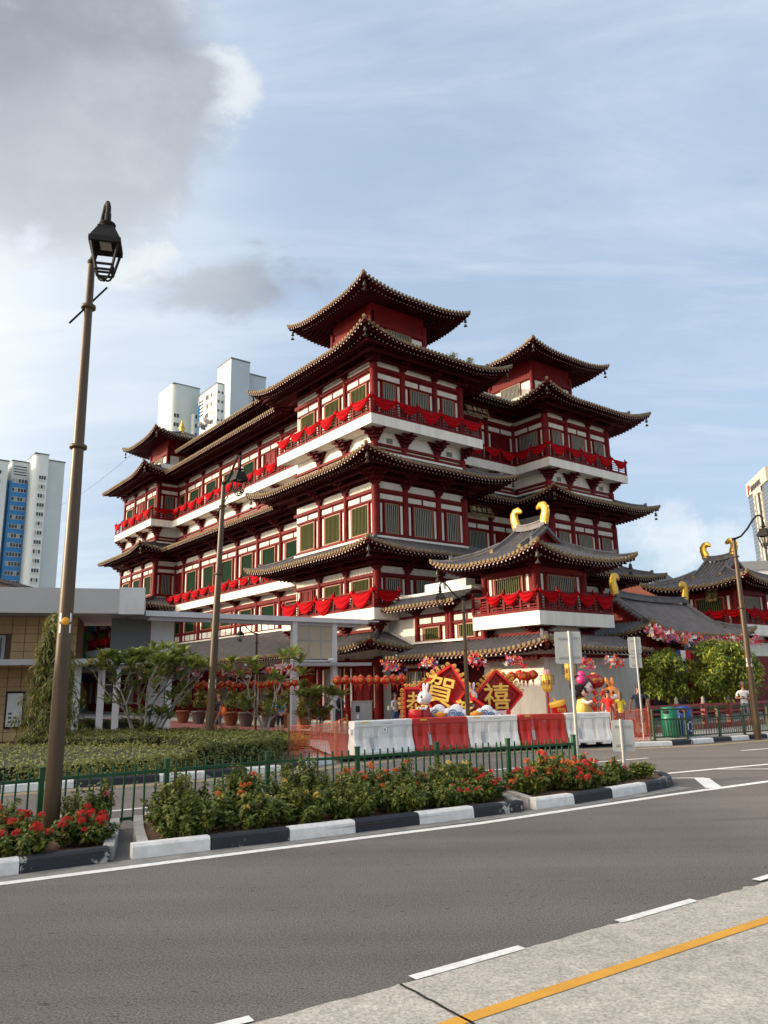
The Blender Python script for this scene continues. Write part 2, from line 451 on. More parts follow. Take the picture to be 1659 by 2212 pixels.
# ---- brackets
def bracket_mesh(name, H, reach, w0, w1, n=4, corner=False):
    b = MB(); st = H / (n + 0.4)
    b.box(-.17, .17, -.17, .17, 0, st * .5)
    for k in range(n):
        z0 = st * (0.45 + k); z1 = z0 + st * 0.62; f = k / (n - 1)
        hw = w0 + (w1 - w0) * f; out = 0.12 + (reach - 0.12) * f
        # arm along the wall, ends chamfered below
        M = Matrix.Rotation(R(90), 4, 'X')
        poly = [(-hw, z1), (-hw, z1 - st * .25), (-hw * .72, z0), (hw * .72, z0), (hw, z1 - st * .25), (hw, z1)]
        for dep in ((0.0,) if not corner else (0.0,)):
            b.prism([(x, y) for x, y in reversed(poly)], 0.13, Matrix.Translation((0, -0.02, 0)) @ M)
        if f > .3: b.prism([(x * .8, y) for x, y in reversed(poly)], 0.12, Matrix.Translation((0, -out * .62, 0)) @ M)
        # arm going out
        b.box(-.065, .065, -out, 0.0, z0, z1)
        if corner:
            for sgn in (-1, 1):
                b.box(-.06, .06, -out * 1.3, 0, z0, z1, 0, Matrix.Rotation(sgn * R(45), 4, 'Z'))
        for x in (-hw + .07, hw - .07, 0):
            b.box(x - .075, x + .075, -.15, .0, z1, z1 + st * .38)
        b.box(-.09, .09, -out - .02, -out + .14, z1, z1 + st * .38)
    return b.mesh(name, mat('bracket_lacquer_shaded', (.085, .0045, .005), .65, var=.3, vscale=1.5, spec=.12))  # same red lacquer, darker copy: the shadow among the brackets is in the colour
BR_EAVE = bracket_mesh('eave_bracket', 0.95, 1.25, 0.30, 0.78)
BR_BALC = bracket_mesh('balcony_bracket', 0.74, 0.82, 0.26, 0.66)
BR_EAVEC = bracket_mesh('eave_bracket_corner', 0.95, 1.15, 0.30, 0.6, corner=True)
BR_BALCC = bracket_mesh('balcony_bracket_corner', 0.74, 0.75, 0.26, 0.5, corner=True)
COLUMN_ME = MB().lathe([(1.08, 0.0), (1.08, 0.02), (1.0, 0.025), (1.0, 0.97), (0.93, 1.0)], 14).mesh('column', M_RED)

# ---- windows
_win = {}
def window(parent, g, sc, w, z0, z1, bars, d=0.02, pane=M_PANE):
    key = (round(w, 2), round(z1 - z0, 2), bars.name if bars else '', pane.name)
    h = z1 - z0
    if key not in _win:
        f = MB(); t = 0.055
        f.box(-w / 2, -w / 2 + t, -.09, 0, 0, h).box(w / 2 - t, w / 2, -.09, 0, 0, h)
        f.box(-w / 2 + t, w / 2 - t, -.09, 0, 0, t).box(-w / 2 + t, w / 2 - t, -.09, 0, h - t, h)
        p = MB().box(-w / 2 + t, w / 2 - t, -.025, -.015, t, h - t)
        bb = MB(); n = max(4, int((w - 2 * t) / 0.125))
        if bars:
            for i in range(n):
                x = -w / 2 + t + (w - 2 * t) * (i + .5) / n
                bb.box(x - .017, x + .017, -.068, -.035, t, h - t)
        _win[key] = (f.mesh('window', M_CAS), p.mesh('pane', pane), bb.mesh('bars', bars) if bars else None)
    fm, pm, bm = _win[key]; rz = grot(g)
    o = link('window', fm, parent, SP(g, sc, d, z0), (0, 0, rz))
    link('pane', pm, o)
    if bm: tag(link('bars', bm, o), kind='stuff')
    return o
_door = {}
def door(parent, g, sc, w, z0, z1, d=0.02):
    key = (round(w, 2), round(z1 - z0, 2)); h = z1 - z0
    if key not in _door:
        f = MB(); f.box(-w / 2, w / 2, -.03, 0, 0, h)
        for sgn in (-1, 1):
            x0, x1 = (-w / 2 + .03, -.02) if sgn < 0 else (.02, w / 2 - .03)
            for a, b in ((x0, x0 + .06), (x1 - .06, x1)): f.box(a, b, -.07, -.031, 0, h)
            for a, b in ((0.0, .1), (h * .42, h * .42 + .07), (h - .1, h)): f.box(x0 + .06, x1 - .06, -.068, -.031, a, b)
            for q in range(7): f.box(x0 + .07, x1 - .07, -.05, -.031, h * .5 + q * h * .062, h * .5 + q * h * .062 + .035)
        _door[key] = f.mesh('door', M_RED)
    return link('door', _door[key], parent, SP(g, sc, d, z0), (0, 0, grot(g)))

def bay(parent, g, s0, s1, S, style='win', bars=M_BARG, pane=M_PANE, frac=0.58, split=True, d=0.0):
    """one bay of timber wall between two columns"""
    a = s0 + .13; b = s1 - .13; w = b - a; sc = (a + b) / 2
    if w < 0.3: return
    zf, w0, w1, t0, t1, b0 = S['zf'], S['w0'], S['w1'], S.get('t0'), S.get('t1'), S['b0']
    sbox('timber_panel', M_RED, parent, g, a, b, d, d + .025, zf, b0)
    ww = (s1 - s0) * frac
    if style == 'win': window(parent, g, sc, ww, w0, w1, bars, d + .025, pane)
    elif style == 'door': door(parent, g, sc, ww * .85, zf + .02, w1, d + .025)
    # side strips
    e0 = sc - ww / 2; st = max(.06, min(.15, (e0 - a) * .36)); gap = ((e0 - a) - st) / 2
    for x in (a + gap * .7, b - gap * .7 - st):
        sbox('plaster_panel', M_WHT, parent, g, x, x + st, d + .025, d + .045, w0 + .03, w1 - .03)
    for x in (e0 - .07, sc + ww / 2):
        sbox('jamb', M_RED, parent, g, x, x + .07, d + .025, d + .10, zf + .001, (t0 or b0) - .1)
    if t0:
        sbox('transom_rail', M_RED, parent, g, a, b, d + .025, d + .09, t0 - .1, t0 - .02)
        if split:
            for x0, x1 in ((a + .07, sc - .05), (sc + .05, b - .07)):
                sbox('plaster_panel', M_WHT, parent, g, x0, x1, d + .025, d + .045, t0 + .02, t1 - .02)
            sbox('mullion', M_RED, parent, g, sc - .045, sc + .045, d + .025, d + .08, t0 - .02, t1 + .02)
        else:
            sbox('plaster_panel', M_WHT, parent, g, a + .07, b - .07, d + .025, d + .045, t0 + .02, t1 - .02)
    sbox('window_sill', M_RED, parent, g, a, b, d + .025, d + .12, w0 - .13, w0 - .02)
    if S.get('low'):
        n = 2
        for i in range(n):
            x0 = a + w * i / n + .06; x1 = a + w * (i + 1) / n - .06
            sbox('plaster_panel', M_WHT, parent, g, x0, x1, d + .025, d + .045, zf + .12, w0 - .22)

def column(parent, g, s, z0, z1, r=0.17, d=0.05, name='column'):
    p = SP(g, s, d, z0)
    return link(name, COLUMN_ME, parent, p, None, (r, r, z1 - z0))

def storey(parent, g, cols, S, styles=None, bars=M_BARG, pane=M_PANE, fr=0.58, splits=None, col_end=True, brackets=True, first=True, last=True, bh=None):
    for i, s in enumerate(cols):
        if i == 0 and not first: continue
        if i == len(cols) - 1 and not last: continue
        cx = g['a0'] == 1 and i == 0 or g['a1'] == 1 and i == len(cols) - 1
        r = 0.235 if cx else 0.16
        column(parent, g, s, S['zf'], S['c1'], r, 0.0 if cx else 0.05)
        if brackets:
            ro = grot(g)
            if cx:
                ro += R(-45) if i == 0 else R(45)
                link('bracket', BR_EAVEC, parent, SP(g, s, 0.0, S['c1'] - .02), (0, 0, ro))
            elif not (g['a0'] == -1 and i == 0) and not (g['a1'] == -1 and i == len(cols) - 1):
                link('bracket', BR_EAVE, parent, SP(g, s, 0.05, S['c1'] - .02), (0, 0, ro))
    for i in range(len(cols) - 1):
        st = styles[i] if styles else 'win'
        f = fr[i] if isinstance(fr, (list, tuple)) else fr
        sp_ = splits[i] if splits else True
        if st: bay(parent, g, cols[i], cols[i + 1], S, st, bars, pane, f, sp_)
    sbeam('lintel', M_RED, parent, g, 0.0, .14, S['b0'], S['b1'])

def purlins(parent, g, z):
    for d0, d1, a, b in ((.30, .42, z - .02, z + .12), (.85, .99, z + .20, z + .34), (1.45, 1.6, z + .34, z + .46)):
        sbeam('purlin', M_SOFF, parent, g, d0, d1, a, b)

# ---- balconies
POST_ME = MB().box(-.055, .055, -.055, .055, 0, 1.02).lathe([(.03, 1.02), (.06, 1.06), (.035, 1.11), (.05, 1.16), (0.0, 1.24)], 8).mesh('railing_post', M_RED)
def balcony(parent, path, b, z0, z1, zr, only=None, posts=1.66, name='balcony', endcaps=True, pcount=None):
    """white slab edge with a red slatted railing"""
    G = segs_of(path); info = []
    for gi, g in enumerate(G):
        if only is not None and gi not in only: continue
        bal = sbeam(name, M_WHT, parent, g, 0.02, b, z0, z1)
        sbeam('bottom_rail', M_RED, bal, g, b - .13, b - .01, z1 + .002, z1 + .11)
        sbeam('top_rail', M_RED, bal, g, b - .12, b - .03, zr - .1, zr - .02)
        a, e = srange(g, b - .07); n = max(1, (pcount or {}).get(gi) or round((e - a) / posts)); stp = (e - a) / n
        sl = MB(); hz = zr - z1
        for i in range(n + 1):
            s = a + stp * i
            if not (i == 0 and g['a0'] != 0 and gi > 0):
                p = SP(g, s, b - .07, z1 + .1); o = link('railing_post', POST_ME, bal, p, None, (1, 1, hz / 1.1))
            if i < n:
                m = s + stp / 2
                q = SP(g, m, b - .07, 0)
                sl.box(q.x - .035, q.x + .035, q.y - .035, q.y + .035, z1 + .11, zr - .1)
                for k in range(5):
                    zz = z1 + .17 + k * (hz - .3) / 5
                    sl.bar(SP(g, s + .05, b - .07, zz), SP(g, s + stp - .05, b - .07, zz), .03, .05)
        tag(sl.build('railing_slats', M_RED, bal), kind='stuff')
        info.append((g, a, e, n, stp))
    return info

# ---- swags of cloth
def swag_mesh(seed, w=1.0, drop=0.62):
    rnd = random.Random(seed); b = MB(); nx, ny = 18, 9; P = []
    lean = rnd.uniform(-.05, .05)
    for j in range(ny + 1):
        v = j / ny; row = []
        for i in range(nx + 1):
            u = i / nx; x = (u - .5) * w
            bell = (4 * u * (1 - u)); bell = bell ** (0.8)
            top = -0.10 * bell
            bot = -0.05 - drop * bell * (1 + lean * (u - .5) * 4)
            z = top + (bot - top) * v
            fold = 0.06 * math.sin(v * 14 + u * 2.0 + seed) * (0.25 + bell) + 0.012 * math.sin(v * 31 + u * 9)
            y = -0.045 - 0.09 * bell * math.sin(v * 2.4) - fold
            row.append(Vector((x + .02 * math.sin(v * 9) * (1 - bell), y, z)))
        P.append(row)
    b.grid(P)
    # gathered knots at both ends
    for x in (-w / 2, w / 2): b.ball((x, -.05, -.03), .07, 8, 0, (1, .8, 1.3))
    return b.mesh('swag', M_CLOTH)
SWAGS = [swag_mesh(i, 1.0, 0.50 + .03 * i) for i in range(4)]
def drapes(parent, runs, b, zr, label, drop=1.0, skip=()):
    """red cloth hung post to post along one balcony face"""
    g, a, e, n, stp = runs
    th = thing('red_drape', label, 'drape', (0, 0, 0), 0, 'red cloth swags on the balcony railings')
    th.parent = None
    M = parent.matrix_world if False else (Matrix.Translation(parent.location) @ Matrix.Rotation(parent.rotation_euler[2], 4, 'Z'))
    base = M @ SP(g, a + (e - a) / 2, b, zr); th.location = base; th.rotation_euler = (0, 0, parent.rotation_euler[2] + grot(g))
    for i in range(n):
        if i in skip: continue
        x = -(e - a) / 2 + stp * (i + .5)
        o = link('swag', SWAGS[(i * 7 + n) % 4], th, (x, -.0, .0), None, (stp * random.uniform(.97, 1.0), 1.0, drop * random.uniform(.9, 1.1) * stp / 1.3))
    return th

# ---- wind bells
BELL_ME = MB().tube([(0, 0, 0), (0, 0, -.16)], .012, 5).lathe([(0.0, -.15), (.05, -.16), (.075, -.24), (.085, -.34), (.11, -.40), (.0, -.40)], 10).tube([(0, 0, -.4), (0, 0, -.52)], .01, 5).lathe([(.02, -.52), (.05, -.56), (.12, -.66), (.13, -.67), (0, -.65)], 8).mesh('wind_bell', M_BRZ)
def bells(parent, tips, labels):
    M = Matrix.Translation(parent.location) @ Matrix.Rotation(parent.rotation_euler[2], 4, 'Z')
    for (t, d), lb in zip(tips, labels):
        if not lb: continue
        p = M @ (t - d * 0.30 + Vector((0, 0, -.22)))
        o = link('wind_bell', BELL_ME, None, p); tag(o, lb, 'bell', 'wind bells under the roof corners')

# ---------------------------------------------------------------- the main building
V = [(0, 39.4), (0, 31.3), (1.9, 31.3), (1.9, 8.12), (0, 8.12), (0, 0), (6.5, 0), (6.5, 2.9), (14.35, 2.9), (14.35, 0), (20.95, 0), (20.95, 8)]
GV = segs_of(V)
LONGV = [31.3, 29.5, 26.2, 22.95, 19.7, 16.5, 13.25, 9.95, 8.12]
COLS = {0: [0, 2.7, 5.4, 8.1], 1: [0, 1.9], 2: [31.3 - v for v in LONGV], 4: [0, 2.72, 5.42, 8.12], 5: [0, 2.02, 4.46, 6.5],
        7: [0, 2.55, 5.15, 7.85], 8: [0, 2.9], 9: [0, 2.05, 4.5, 6.6]}
VIS = (0, 1, 2, 4, 5, 7, 8, 9)
S4 = dict(zf=16.29, w0=16.65, w1=18.66, t0=18.82, t1=19.16, b0=19.28, b1=19.5, c1=19.62)
S3 = dict(zf=9.85, w0=10.02, w1=11.68, t0=11.88, t1=12.2, b0=12.27, b1=12.45, c1=12.6)
S3L = dict(zf=8.9, w0=9.3, w1=11.64, t0=11.84, t1=12.16, b0=12.25, b1=12.45, c1=12.55)
S2 = dict(zf=5.89, w0=6.25, w1=7.62, b0=7.69, b1=7.86, c1=7.98)
S2L = dict(zf=5.85, w0=6.63, w1=7.6, b0=7.72, b1=7.98, c1=7.98, low=True)
S1 = dict(zf=0.25, w0=0.9, w1=3.0, b0=3.2, b1=3.4, c1=3.5)
# core walls, one for each face; the ones along the front stop short of the corners
for i, g in enumerate(GV):
    s0, s1 = 0.0, g['L']
    if abs(g['n'].y) > .5:
        if g['a0'] == 1: s0 += .42
        if g['a1'] == 1: s1 -= .42
        if g['a0'] == -1: s0 -= .3
        if g['a1'] == -1: s1 += .3
    sbox('wall', M_WHT, temple, g, s0, s1, -.4, 0.0, 0.0, 21.6 if i != 3 else 21.5)
bx('roof_deck', M_TILED, temple, 2.4, 20.5, 3.4, 39.0, 21.3, 21.9)
for i in VIS:
    g = GV[i]
    near = i in (4,); br = M_BARO if i in (0, 4) else M_BARG
    pn = M_PANE2 if i in (0, 2) else M_PANE
    bars = None if i in (0, 2) else br
    fr = .58
    spl = None
    if i in (5, 9): fr = [.46, .57, .46]; spl = [False, True, False]
    if i == 2: fr = .55; spl = [False] + [True] * 6 + [False]
    if i == 1: fr = .42; spl = [False]; bars = M_BARG; pn = M_PANE
    st4 = {0: ['win', 'door', 'win'], 2: ['win', 'win', 'win', 'win', 'win', 'door', 'win', None], 7: ['door', 'win', 'door']}.get(i)
    st3 = {2: ['door', 'win', 'win', 'win', 'win', 'win', 'win', None], 7: ['win', 'win', 'door']}.get(i)
    kw = dict(bars=bars, pane=pn, fr=fr, splits=spl)
    first = g['a0'] != 1 or i == 0
    storey(temple, g, COLS[i], S4, st4, first=first, **kw)
    storey(temple, g, COLS[i], S3L if i == 2 else S3, st3, first=first, **kw)
    purlins(temple, g, 19.72); purlins(temple, g, 12.98)
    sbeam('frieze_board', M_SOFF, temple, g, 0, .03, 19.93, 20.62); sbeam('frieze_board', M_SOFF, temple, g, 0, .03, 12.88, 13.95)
    # mezzanine strip between the third-floor eave and the upper balcony
    sbeam('tie_beam', M_RED, temple, g, .0, .16, 14.86, 15.0); sbeam('tie_beam', M_RED, temple, g, .0, .12, 14.56, 14.74)
    for j, s in enumerate(COLS[i]):
        cx = (g['a0'] == 1 and j == 0) or (g['a1'] == 1 and j == len(COLS[i]) - 1)
        if g['a0'] == 1 and j == 0 and i != 0: continue
        column(temple, g, s, 14.46, 15.02, .2 if cx else .14, .05, 'stub_post')
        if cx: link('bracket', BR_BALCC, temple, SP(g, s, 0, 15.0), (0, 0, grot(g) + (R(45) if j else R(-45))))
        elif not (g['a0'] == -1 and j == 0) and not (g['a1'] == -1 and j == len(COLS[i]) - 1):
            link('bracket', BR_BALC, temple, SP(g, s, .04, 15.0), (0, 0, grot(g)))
    for j in range(len(COLS[i]) - 1):
        if i in (5, 9) and j in (0, 2):
            m = (COLS[i][j] + COLS[i][j + 1]) / 2
            v = sbox('vent', M_LOUV, temple, g, m - .22, m + .22, 0, .04, 15.12, 15.42)
            for q in range(4): o = sbox('vent_slat', M_DARK, temple, g, m - .19, m + .19, .04, .05, 15.16 + q * .065, 15.185 + q * .065)
# second storey
for i in (0, 4, 5, 9, 7, 8):
    g = GV[i]; first = g['a0'] != 1 or i == 0
    storey(temple, g, COLS[i], S2, {4: ['door', 'win', 'win']}.get(i), bars=M_BARO if i in (0, 4) else M_BARG, fr=[.5, .6, .6] if i == 4 else .52, first=first)
    purlins(temple, g, 8.3); sbeam('frieze_board', M_SOFF, temple, g, 0, .03, 8.24, 9.25)
    if i in (0, 4):
        for j, s in enumerate(COLS[i]):
            cx = (g['a1'] == 1 and j == len(COLS[i]) - 1)
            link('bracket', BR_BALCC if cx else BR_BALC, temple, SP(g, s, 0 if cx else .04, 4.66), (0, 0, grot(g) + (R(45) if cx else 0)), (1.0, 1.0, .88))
        sbeam('tie_beam', M_RED, temple, g, 0, .14, 4.78, 4.92)
g = GV[2]
storey(temple, g, COLS[2], S2L, ['win'] * 7 + [None], bars=None, pane=M_PANE2, fr=.55, brackets=False)
for j, s in enumerate(COLS[2][1:-1]): link('bracket', BR_BALC, temple, SP(g, s, .04, 7.94), (0, 0, grot(g)), (1, 1, .56))
# ground storey: red doors behind the arcade
for i in (0, 2, 4):
    g = GV[i]
    storey(temple, g, COLS[i], S1, ['door', 'win', 'door', 'win', 'door', 'win', 'door', None][:len(COLS[i]) - 1], bars=M_BARG, fr=.6, brackets=False)
gw = segs_of([(0, 51), (0, 39.4)])[0]
sbox('wall', M_WHT, temple, gw, 0, 11.6, -.4, 0, 0, 9.6)
storey(temple, gw, [0, 2.9, 5.8, 8.7, 11.6], S2, bars=M_BARO, fr=.55); storey(temple, gw, [0, 2.9, 5.8, 8.7, 11.6], S1, bars=M_BARG, brackets=False)
# balconies
b4 = balcony(temple, V, .92, 15.72, 16.29, 17.32, only=VIS)
b2 = balcony(temple, [(0, 8.12), (0, 0), (.7, 0)], .95, 5.3, 5.88, 6.86, pcount={0: 5, 1: 1})
b2c = balcony(temple, [(0, 50.3), (0, 32.0)], .95, 5.3, 5.88, 6.86)
b3 = balcony(temple, [(1.9, 30.9), (1.9, 9.2)], .92, 8.35, 8.88, 9.78)
bx('parapet', M_WHT, temple, .80, 1.95, -.93, -.3, 5.32, 6.62)
# roofs
TA = {4: [], 5: []}
t4 = roof_tier(temple, V, 2.33, 20.1, 1.9, .74, din=-1.3)
t3 = roof_tier(temple, V, 2.33, 13.42, 1.02, .5)
t2a = roof_tier(temple, [(1.9, 8.12), (0, 8.12), (0, 0), (6.5, 0), (6.5, 2.9), (14.35, 2.9), (14.35, 0), (20.95, 0), (20.95, 6)], 2.33, 8.74, .98, .38, discs=True)
t2c = roof_tier(temple, [(2, 51), (0, 51), (0, 31.3), (1.9, 31.3)], 2.33, 8.74, .98, .38)
t1a = roof_tier(temple, [(0, 8.12), (0, 0), (.72, 0)], 2.33, 3.78, .95, .42, discs=True)
t1l = roof_tier(temple, [(0, 51), (0, 8.12)], 2.33, 3.78, 1.95, .0, din=-1.88, discs=False)
for pth, z in (([(0, 8.12), (0, 0), (6.5, 0), (6.5, 2.9)], 9.72), ([(14.35, 2.9), (14.35, 0), (20.95, 0)], 9.72), (V, 14.43), ([(1.9, 31.3), (1.9, 8.12)], 5.74)):
    for gi, g in enumerate(segs_of(pth)): sbeam('roof_flashing', M_WHT, temple, g, .0, .2, z, z + .12)
# rooftop pavilions on the three towers
def cupola(cu, cv, hz=4.18, wl=2.06, z0=21.2, fr_sides=(True, True)):
    P = [(cu - wl, cv + wl), (cu - wl, cv - wl), (cu + wl, cv - wl), (cu + wl, cv + wl)]
    bx('wall', M_RED, temple, cu - wl, cu + wl, cv - wl, cv + wl, z0, 24.7)
    full = P + [P[0]]
    G = segs_of(full)
    for i in (0, 1):
        g = G[i]
        sbox('plaster_panel', M_WHT, temple, g, .2, 1.05, 0, .03, 22.2, 23.1); sbox('plaster_panel', M_WHT, temple, g, 3.1, 3.92, 0, .03, 22.2, 23.1)
        window(temple, g, 2.06, 1.9, 22.1, 23.2, M_BARG, .0)
        sbeam('lintel', M_RED, temple, g, 0, .1, 23.25, 23.5)
        for s in (0, 4.12): column(temple, g, s, z0, 24.1, .17, 0)
    loop = [((cu + wl), cv + wl)] + P + [P[0]]
    tips = roof_tier(temple, [P[3], P[0], P[1], P[2], P[3], P[0], P[1]], hz - wl, 24.42, 1.75, .52, din=-wl, only=(1, 2, 3, 4), Ld=3.2)
    return tips
cuA = cupola(3.4, 3.95); cuB = cupola(17.65, 3.95); cuC = cupola(3.6, 35.5)
# gilt finials
def finial(x, y, z, h):
    b = MB().lathe([(.30, 0), (.34, .12), (.2, .2), (.24, .35), (.13, .45), (.36, .55), (.12, .62), (.28, .78), (.09, .85), (.2, 1.0), (.06, 1.08), (.10, 1.2), (0, 1.5)], 10)
    return b.build('roof_finial', M_GOLD, temple, (x, y, z), None)
finial(3.6, 35.5, 26.1, 1.2); finial(17.65, 3.95, 26.1, 1.2); finial(3.4, 3.95, 26.3, 1.2)
# upper hall roof running back along the left side
roof_tier(temple, [(4.3, 33.0), (4.3, 16.0)], 2.3, 23.42, 2.6, 0, din=-5.0)
bx('wall', M_RED, temple, 4.3, 8, 16.1, 33, 21.4, 23.9)
# link wing between the corner tower and the front pavilion
glink = segs_of([(.74, 0.0), (.74, -10.33)])[0]
sbox('wall', M_WHT, temple, glink, .0, 10.32, -.35, 0.0, 0, 3.6); sbox('wall', M_WHT, temple, glink, .0, 6.5, -.35, 0, 3.6, 5.9)
gfront = segs_of([(.74, -10.33), (7.2, -10.33)])[0]
sbox('wall', M_WHT, temple, gfront, .36, 6.4, -.35, -.002, 0, 3.6)
SL = dict(zf=4.0, w0=4.12, w1=4.78, t0=4.95, t1=5.25, b0=5.32, b1=5.45, c1=5.5)
for i, (a, b) in enumerate(((2.33, 4.6), (4.85, 7.0))):
    column(temple, glink, a, 3.95, 5.5, .13); bay(temple, glink, a, b, SL, 'win', M_BARO, M_PANE, .5, True)
column(temple, glink, 4.65, 3.95, 5.5, .12); column(temple, glink, 7.0, 3.95, 5.5, .13)
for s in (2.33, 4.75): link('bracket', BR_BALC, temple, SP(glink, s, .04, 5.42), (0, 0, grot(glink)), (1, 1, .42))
sbeam('lintel', M_RED, temple, glink, 0, .1, 5.3, 5.42, 1.0)
sbeam('roof_flashing', M_WHT, temple, glink, 0, .22, 4.0, 4.1, 2.0, 6.0)
tl = roof_tier(temple, [(.74, -.85), (.74, -6.3)], 1.24, 5.74, .62, 0, din=-.1, discs=True)
sbox('roof_flashing', M_WHT, temple, glink, .85, 6.3, -.5, .05, 6.36, 6.5)
for i, s in enumerate((2.6, 4.2)): sbox('air_conditioner', M_GREYP, temple, glink, s, s + 1.4, -.9, -.3, 6.5, 6.95)
t1k = roof_tier(temple, [(.74, -1.9), (.74, -10.33), (6.0, -10.33)], 1.74, 3.3, .66, .36, discs=True)
# verge strip beside the low corner roof
vb = MB(); vb.bar((.66, -2.15, 4.02), (.66, -.1, 4.78), .16, .10); vb.build('roof_flashing', M_WHT, temple)
# ground-floor bits of the link: barred window, red posts, cable tray, notice
S1b = dict(zf=.3, w0=.5, w1=2.7, b0=2.85, b1=3.0, c1=3.1)
for a, b in ((1.2, 3.0), (3.0, 4.9)):
    column(temple, glink, a, 0, 3.1, .13); bay(temple, glink, a, b, S1b, 'win', M_BARG, M_PANE, .62, True)
column(temple, glink, 4.9, 0, 3.1, .13)
sbox('timber_panel', M_SOFF, temple, glink, .1, 1.08, 0, .03, 0.2, 3.25); sbox('timber_panel', M_SOFF, temple, glink, 5.0, 6.85, 0, .03, 0.2, 3.25); sbox('timber_panel', M_SOFF, temple, glink, 1.1, 4.95, 0, .024, 2.98, 3.25)
sbox('cable_tray', M_SOFF, temple, glink, 1.0, 10.9, .9, 1.05, 2.92, 3.08)
for gi, g in enumerate(segs_of([(.74, -2.0), (.74, -10.33), (6.0, -10.33)])): sbeam('eave_beam', M_RED, temple, g, .7, .82, 3.0, 3.14)

# plaques in the recess
def plaque(parent, x, y, z, w, h, chars, rz, tilt, vertical=False, board=M_PLQ):
    o = link('plaque', MB().box(-w / 2, w / 2, -.05, 0, -h / 2, h / 2).mesh('plaque', board), parent, (x, y, z), (tilt, 0, rz))
    fr = MB()
    n = 26
    for k in range(n):                       # carved scrollwork frame
        t = k / n * 2 * (w + h)
        if t < w: px, pz = -w / 2 + t, h / 2
        elif t < w + h: px, pz = w / 2, h / 2 - (t - w)
        elif t < 2 * w + h: px, pz = w / 2 - (t - w - h), -h / 2
        else: px, pz = -w / 2, -h / 2 + (t - 2 * w - h)
        px *= 1.08; pz *= 1.16
        fr.ball((px, -.06, pz), .105 + .03 * math.sin(k * 2.1), 8, 0, (1.25, .6, 1))
    fr.build('plaque_frame', mat('dull_gilt', (.34, .22, .09), .5, metal=.3, var=.4, vscale=8, bump=.4, bscale=30), o)
    for k, ch in enumerate(chars):
        sz = (w / len(chars) * .82) if not vertical else (h / len(chars) * .85)
        me = text_mesh(ch, sz, .012, bold=.012); me.materials.append(mat('gilt_letters', (.75, .58, .34), .45))
        px = (-w / 2 + w * (k + .5) / len(chars)) if not vertical else 0
        pz = 0 if not vertical else h / 2 - h * (k + .5) / len(chars)
        link('lettering', me, o, (px, -.07, pz), (R(90), 0, 0))
    return o
plaque(temple, 10.35, 2.35, 19.82, 1.75, .66, '住永法正', 0, R(-14))
plaque(temple, 10.3, 2.35, 12.95, 1.75, .6, '尊金方三', 0, R(-14))

# bells
LB4 = ['at the far left end of the top main eave', 'on the left tower front corner under the top main eave', 'at the left tip of the corner tower top eave', 'on the nearest corner of the top main eave', 'at the right tip of the corner tower top eave', 'on the right tower near corner under the top main eave', 'at the far right end of the top main eave']
def lab(tips, what):
    names = {1: ['on the near corner'], 2: ['at the near corner', 'at the right corner'], 3: ['at the left corner', 'at the near corner', 'at the right corner'],
             4: ['at the left tip', 'on the near corner', 'at the right tip', 'at the back tip']}
    out = []
    for k, (t, d) in enumerate(tips):
        out.append('small bronze wind bell hanging %s of %s' % (('left end', 'near corner', 'right end', 'back corner', 'far corner', 'last corner', 'end corner')[k], what))
    return out
def tower_of(t):
    if t.y > 25: return 'left tower'
    if t.x > 11: return 'right tower'
    return 'middle tower'
def side_of(t, group):
    xs = sorted(group, key=lambda q: (q[0].x - q[0].y))
    i = [q[0] for q in xs].index(t)
    return ['left', 'front', 'right', 'back'][min(i + (1 if len(xs) == 2 else 0), 3)]
def bell_set(tips, roofname):
    lbs = []
    for t, d in tips:
        grp = [q for q in tips if tower_of(q[0]) == tower_of(t)]
        lbs.append('bronze wind bell under the %s corner of the %s %s' % (side_of(t, grp), tower_of(t), roofname))
    bells(temple, tips, lbs)
bell_set(t4, 'topmost balcony eave'); bell_set(t3, 'middle eave'); bell_set(t2a[:4], 'lower eave')
for cu, nm in ((cuA, 'middle'), (cuB, 'right'), (cuC, 'left')):
    bells(temple, cu, ['bronze wind bell under the %s corner of the %s rooftop pavilion' % (k, nm) for k in ('left', 'front', 'right', 'back')])

# drapes
def dl(gi): return [r for r in b4 if r[0]['p'] == GV[gi]['p']][0]
drapes(temple, dl(4), .92, 17.3, 'red cloth swags along the sunlit left side of the middle tower upper balcony')
drapes(temple, dl(5), .92, 17.3, 'red cloth swags along the right side of the middle tower upper balcony')
drapes(temple, dl(2), .92, 17.3, 'long row of red cloth swags on the upper balcony between left and middle towers', .9)
drapes(temple, dl(0), .92, 17.3, 'red cloth swags on the upper balcony at the far left tower', .9)
drapes(temple, dl(1), .92, 17.3, 'single wide red swag on the short side of the left tower balcony', .55)
drapes(temple, dl(7), .92, 17.3, 'red cloth swags on the recessed upper balcony below the blue plaque')
drapes(temple, dl(8), .92, 17.3, 'red cloth swags on the left-facing side of the right tower balcony')
drapes(temple, dl(9), .92, 17.3, 'red cloth swags on the front of the right tower upper balcony')
drapes(temple, b2[0], .95, 6.84, 'large red swags on the low balcony above the glass shelter screen', 1.05)
drapes(temple, b2[1], .95, 6.84, 'short red swag at the right return of the low corner balcony', .9)
drapes(temple, b2c[0], .95, 6.84, 'red swags on the low balcony behind the shelter at far left')
drapes(temple, b3[0], .92, 9.76, 'row of red swags on the middle balcony behind the second lamp post', .9, skip=(12,))
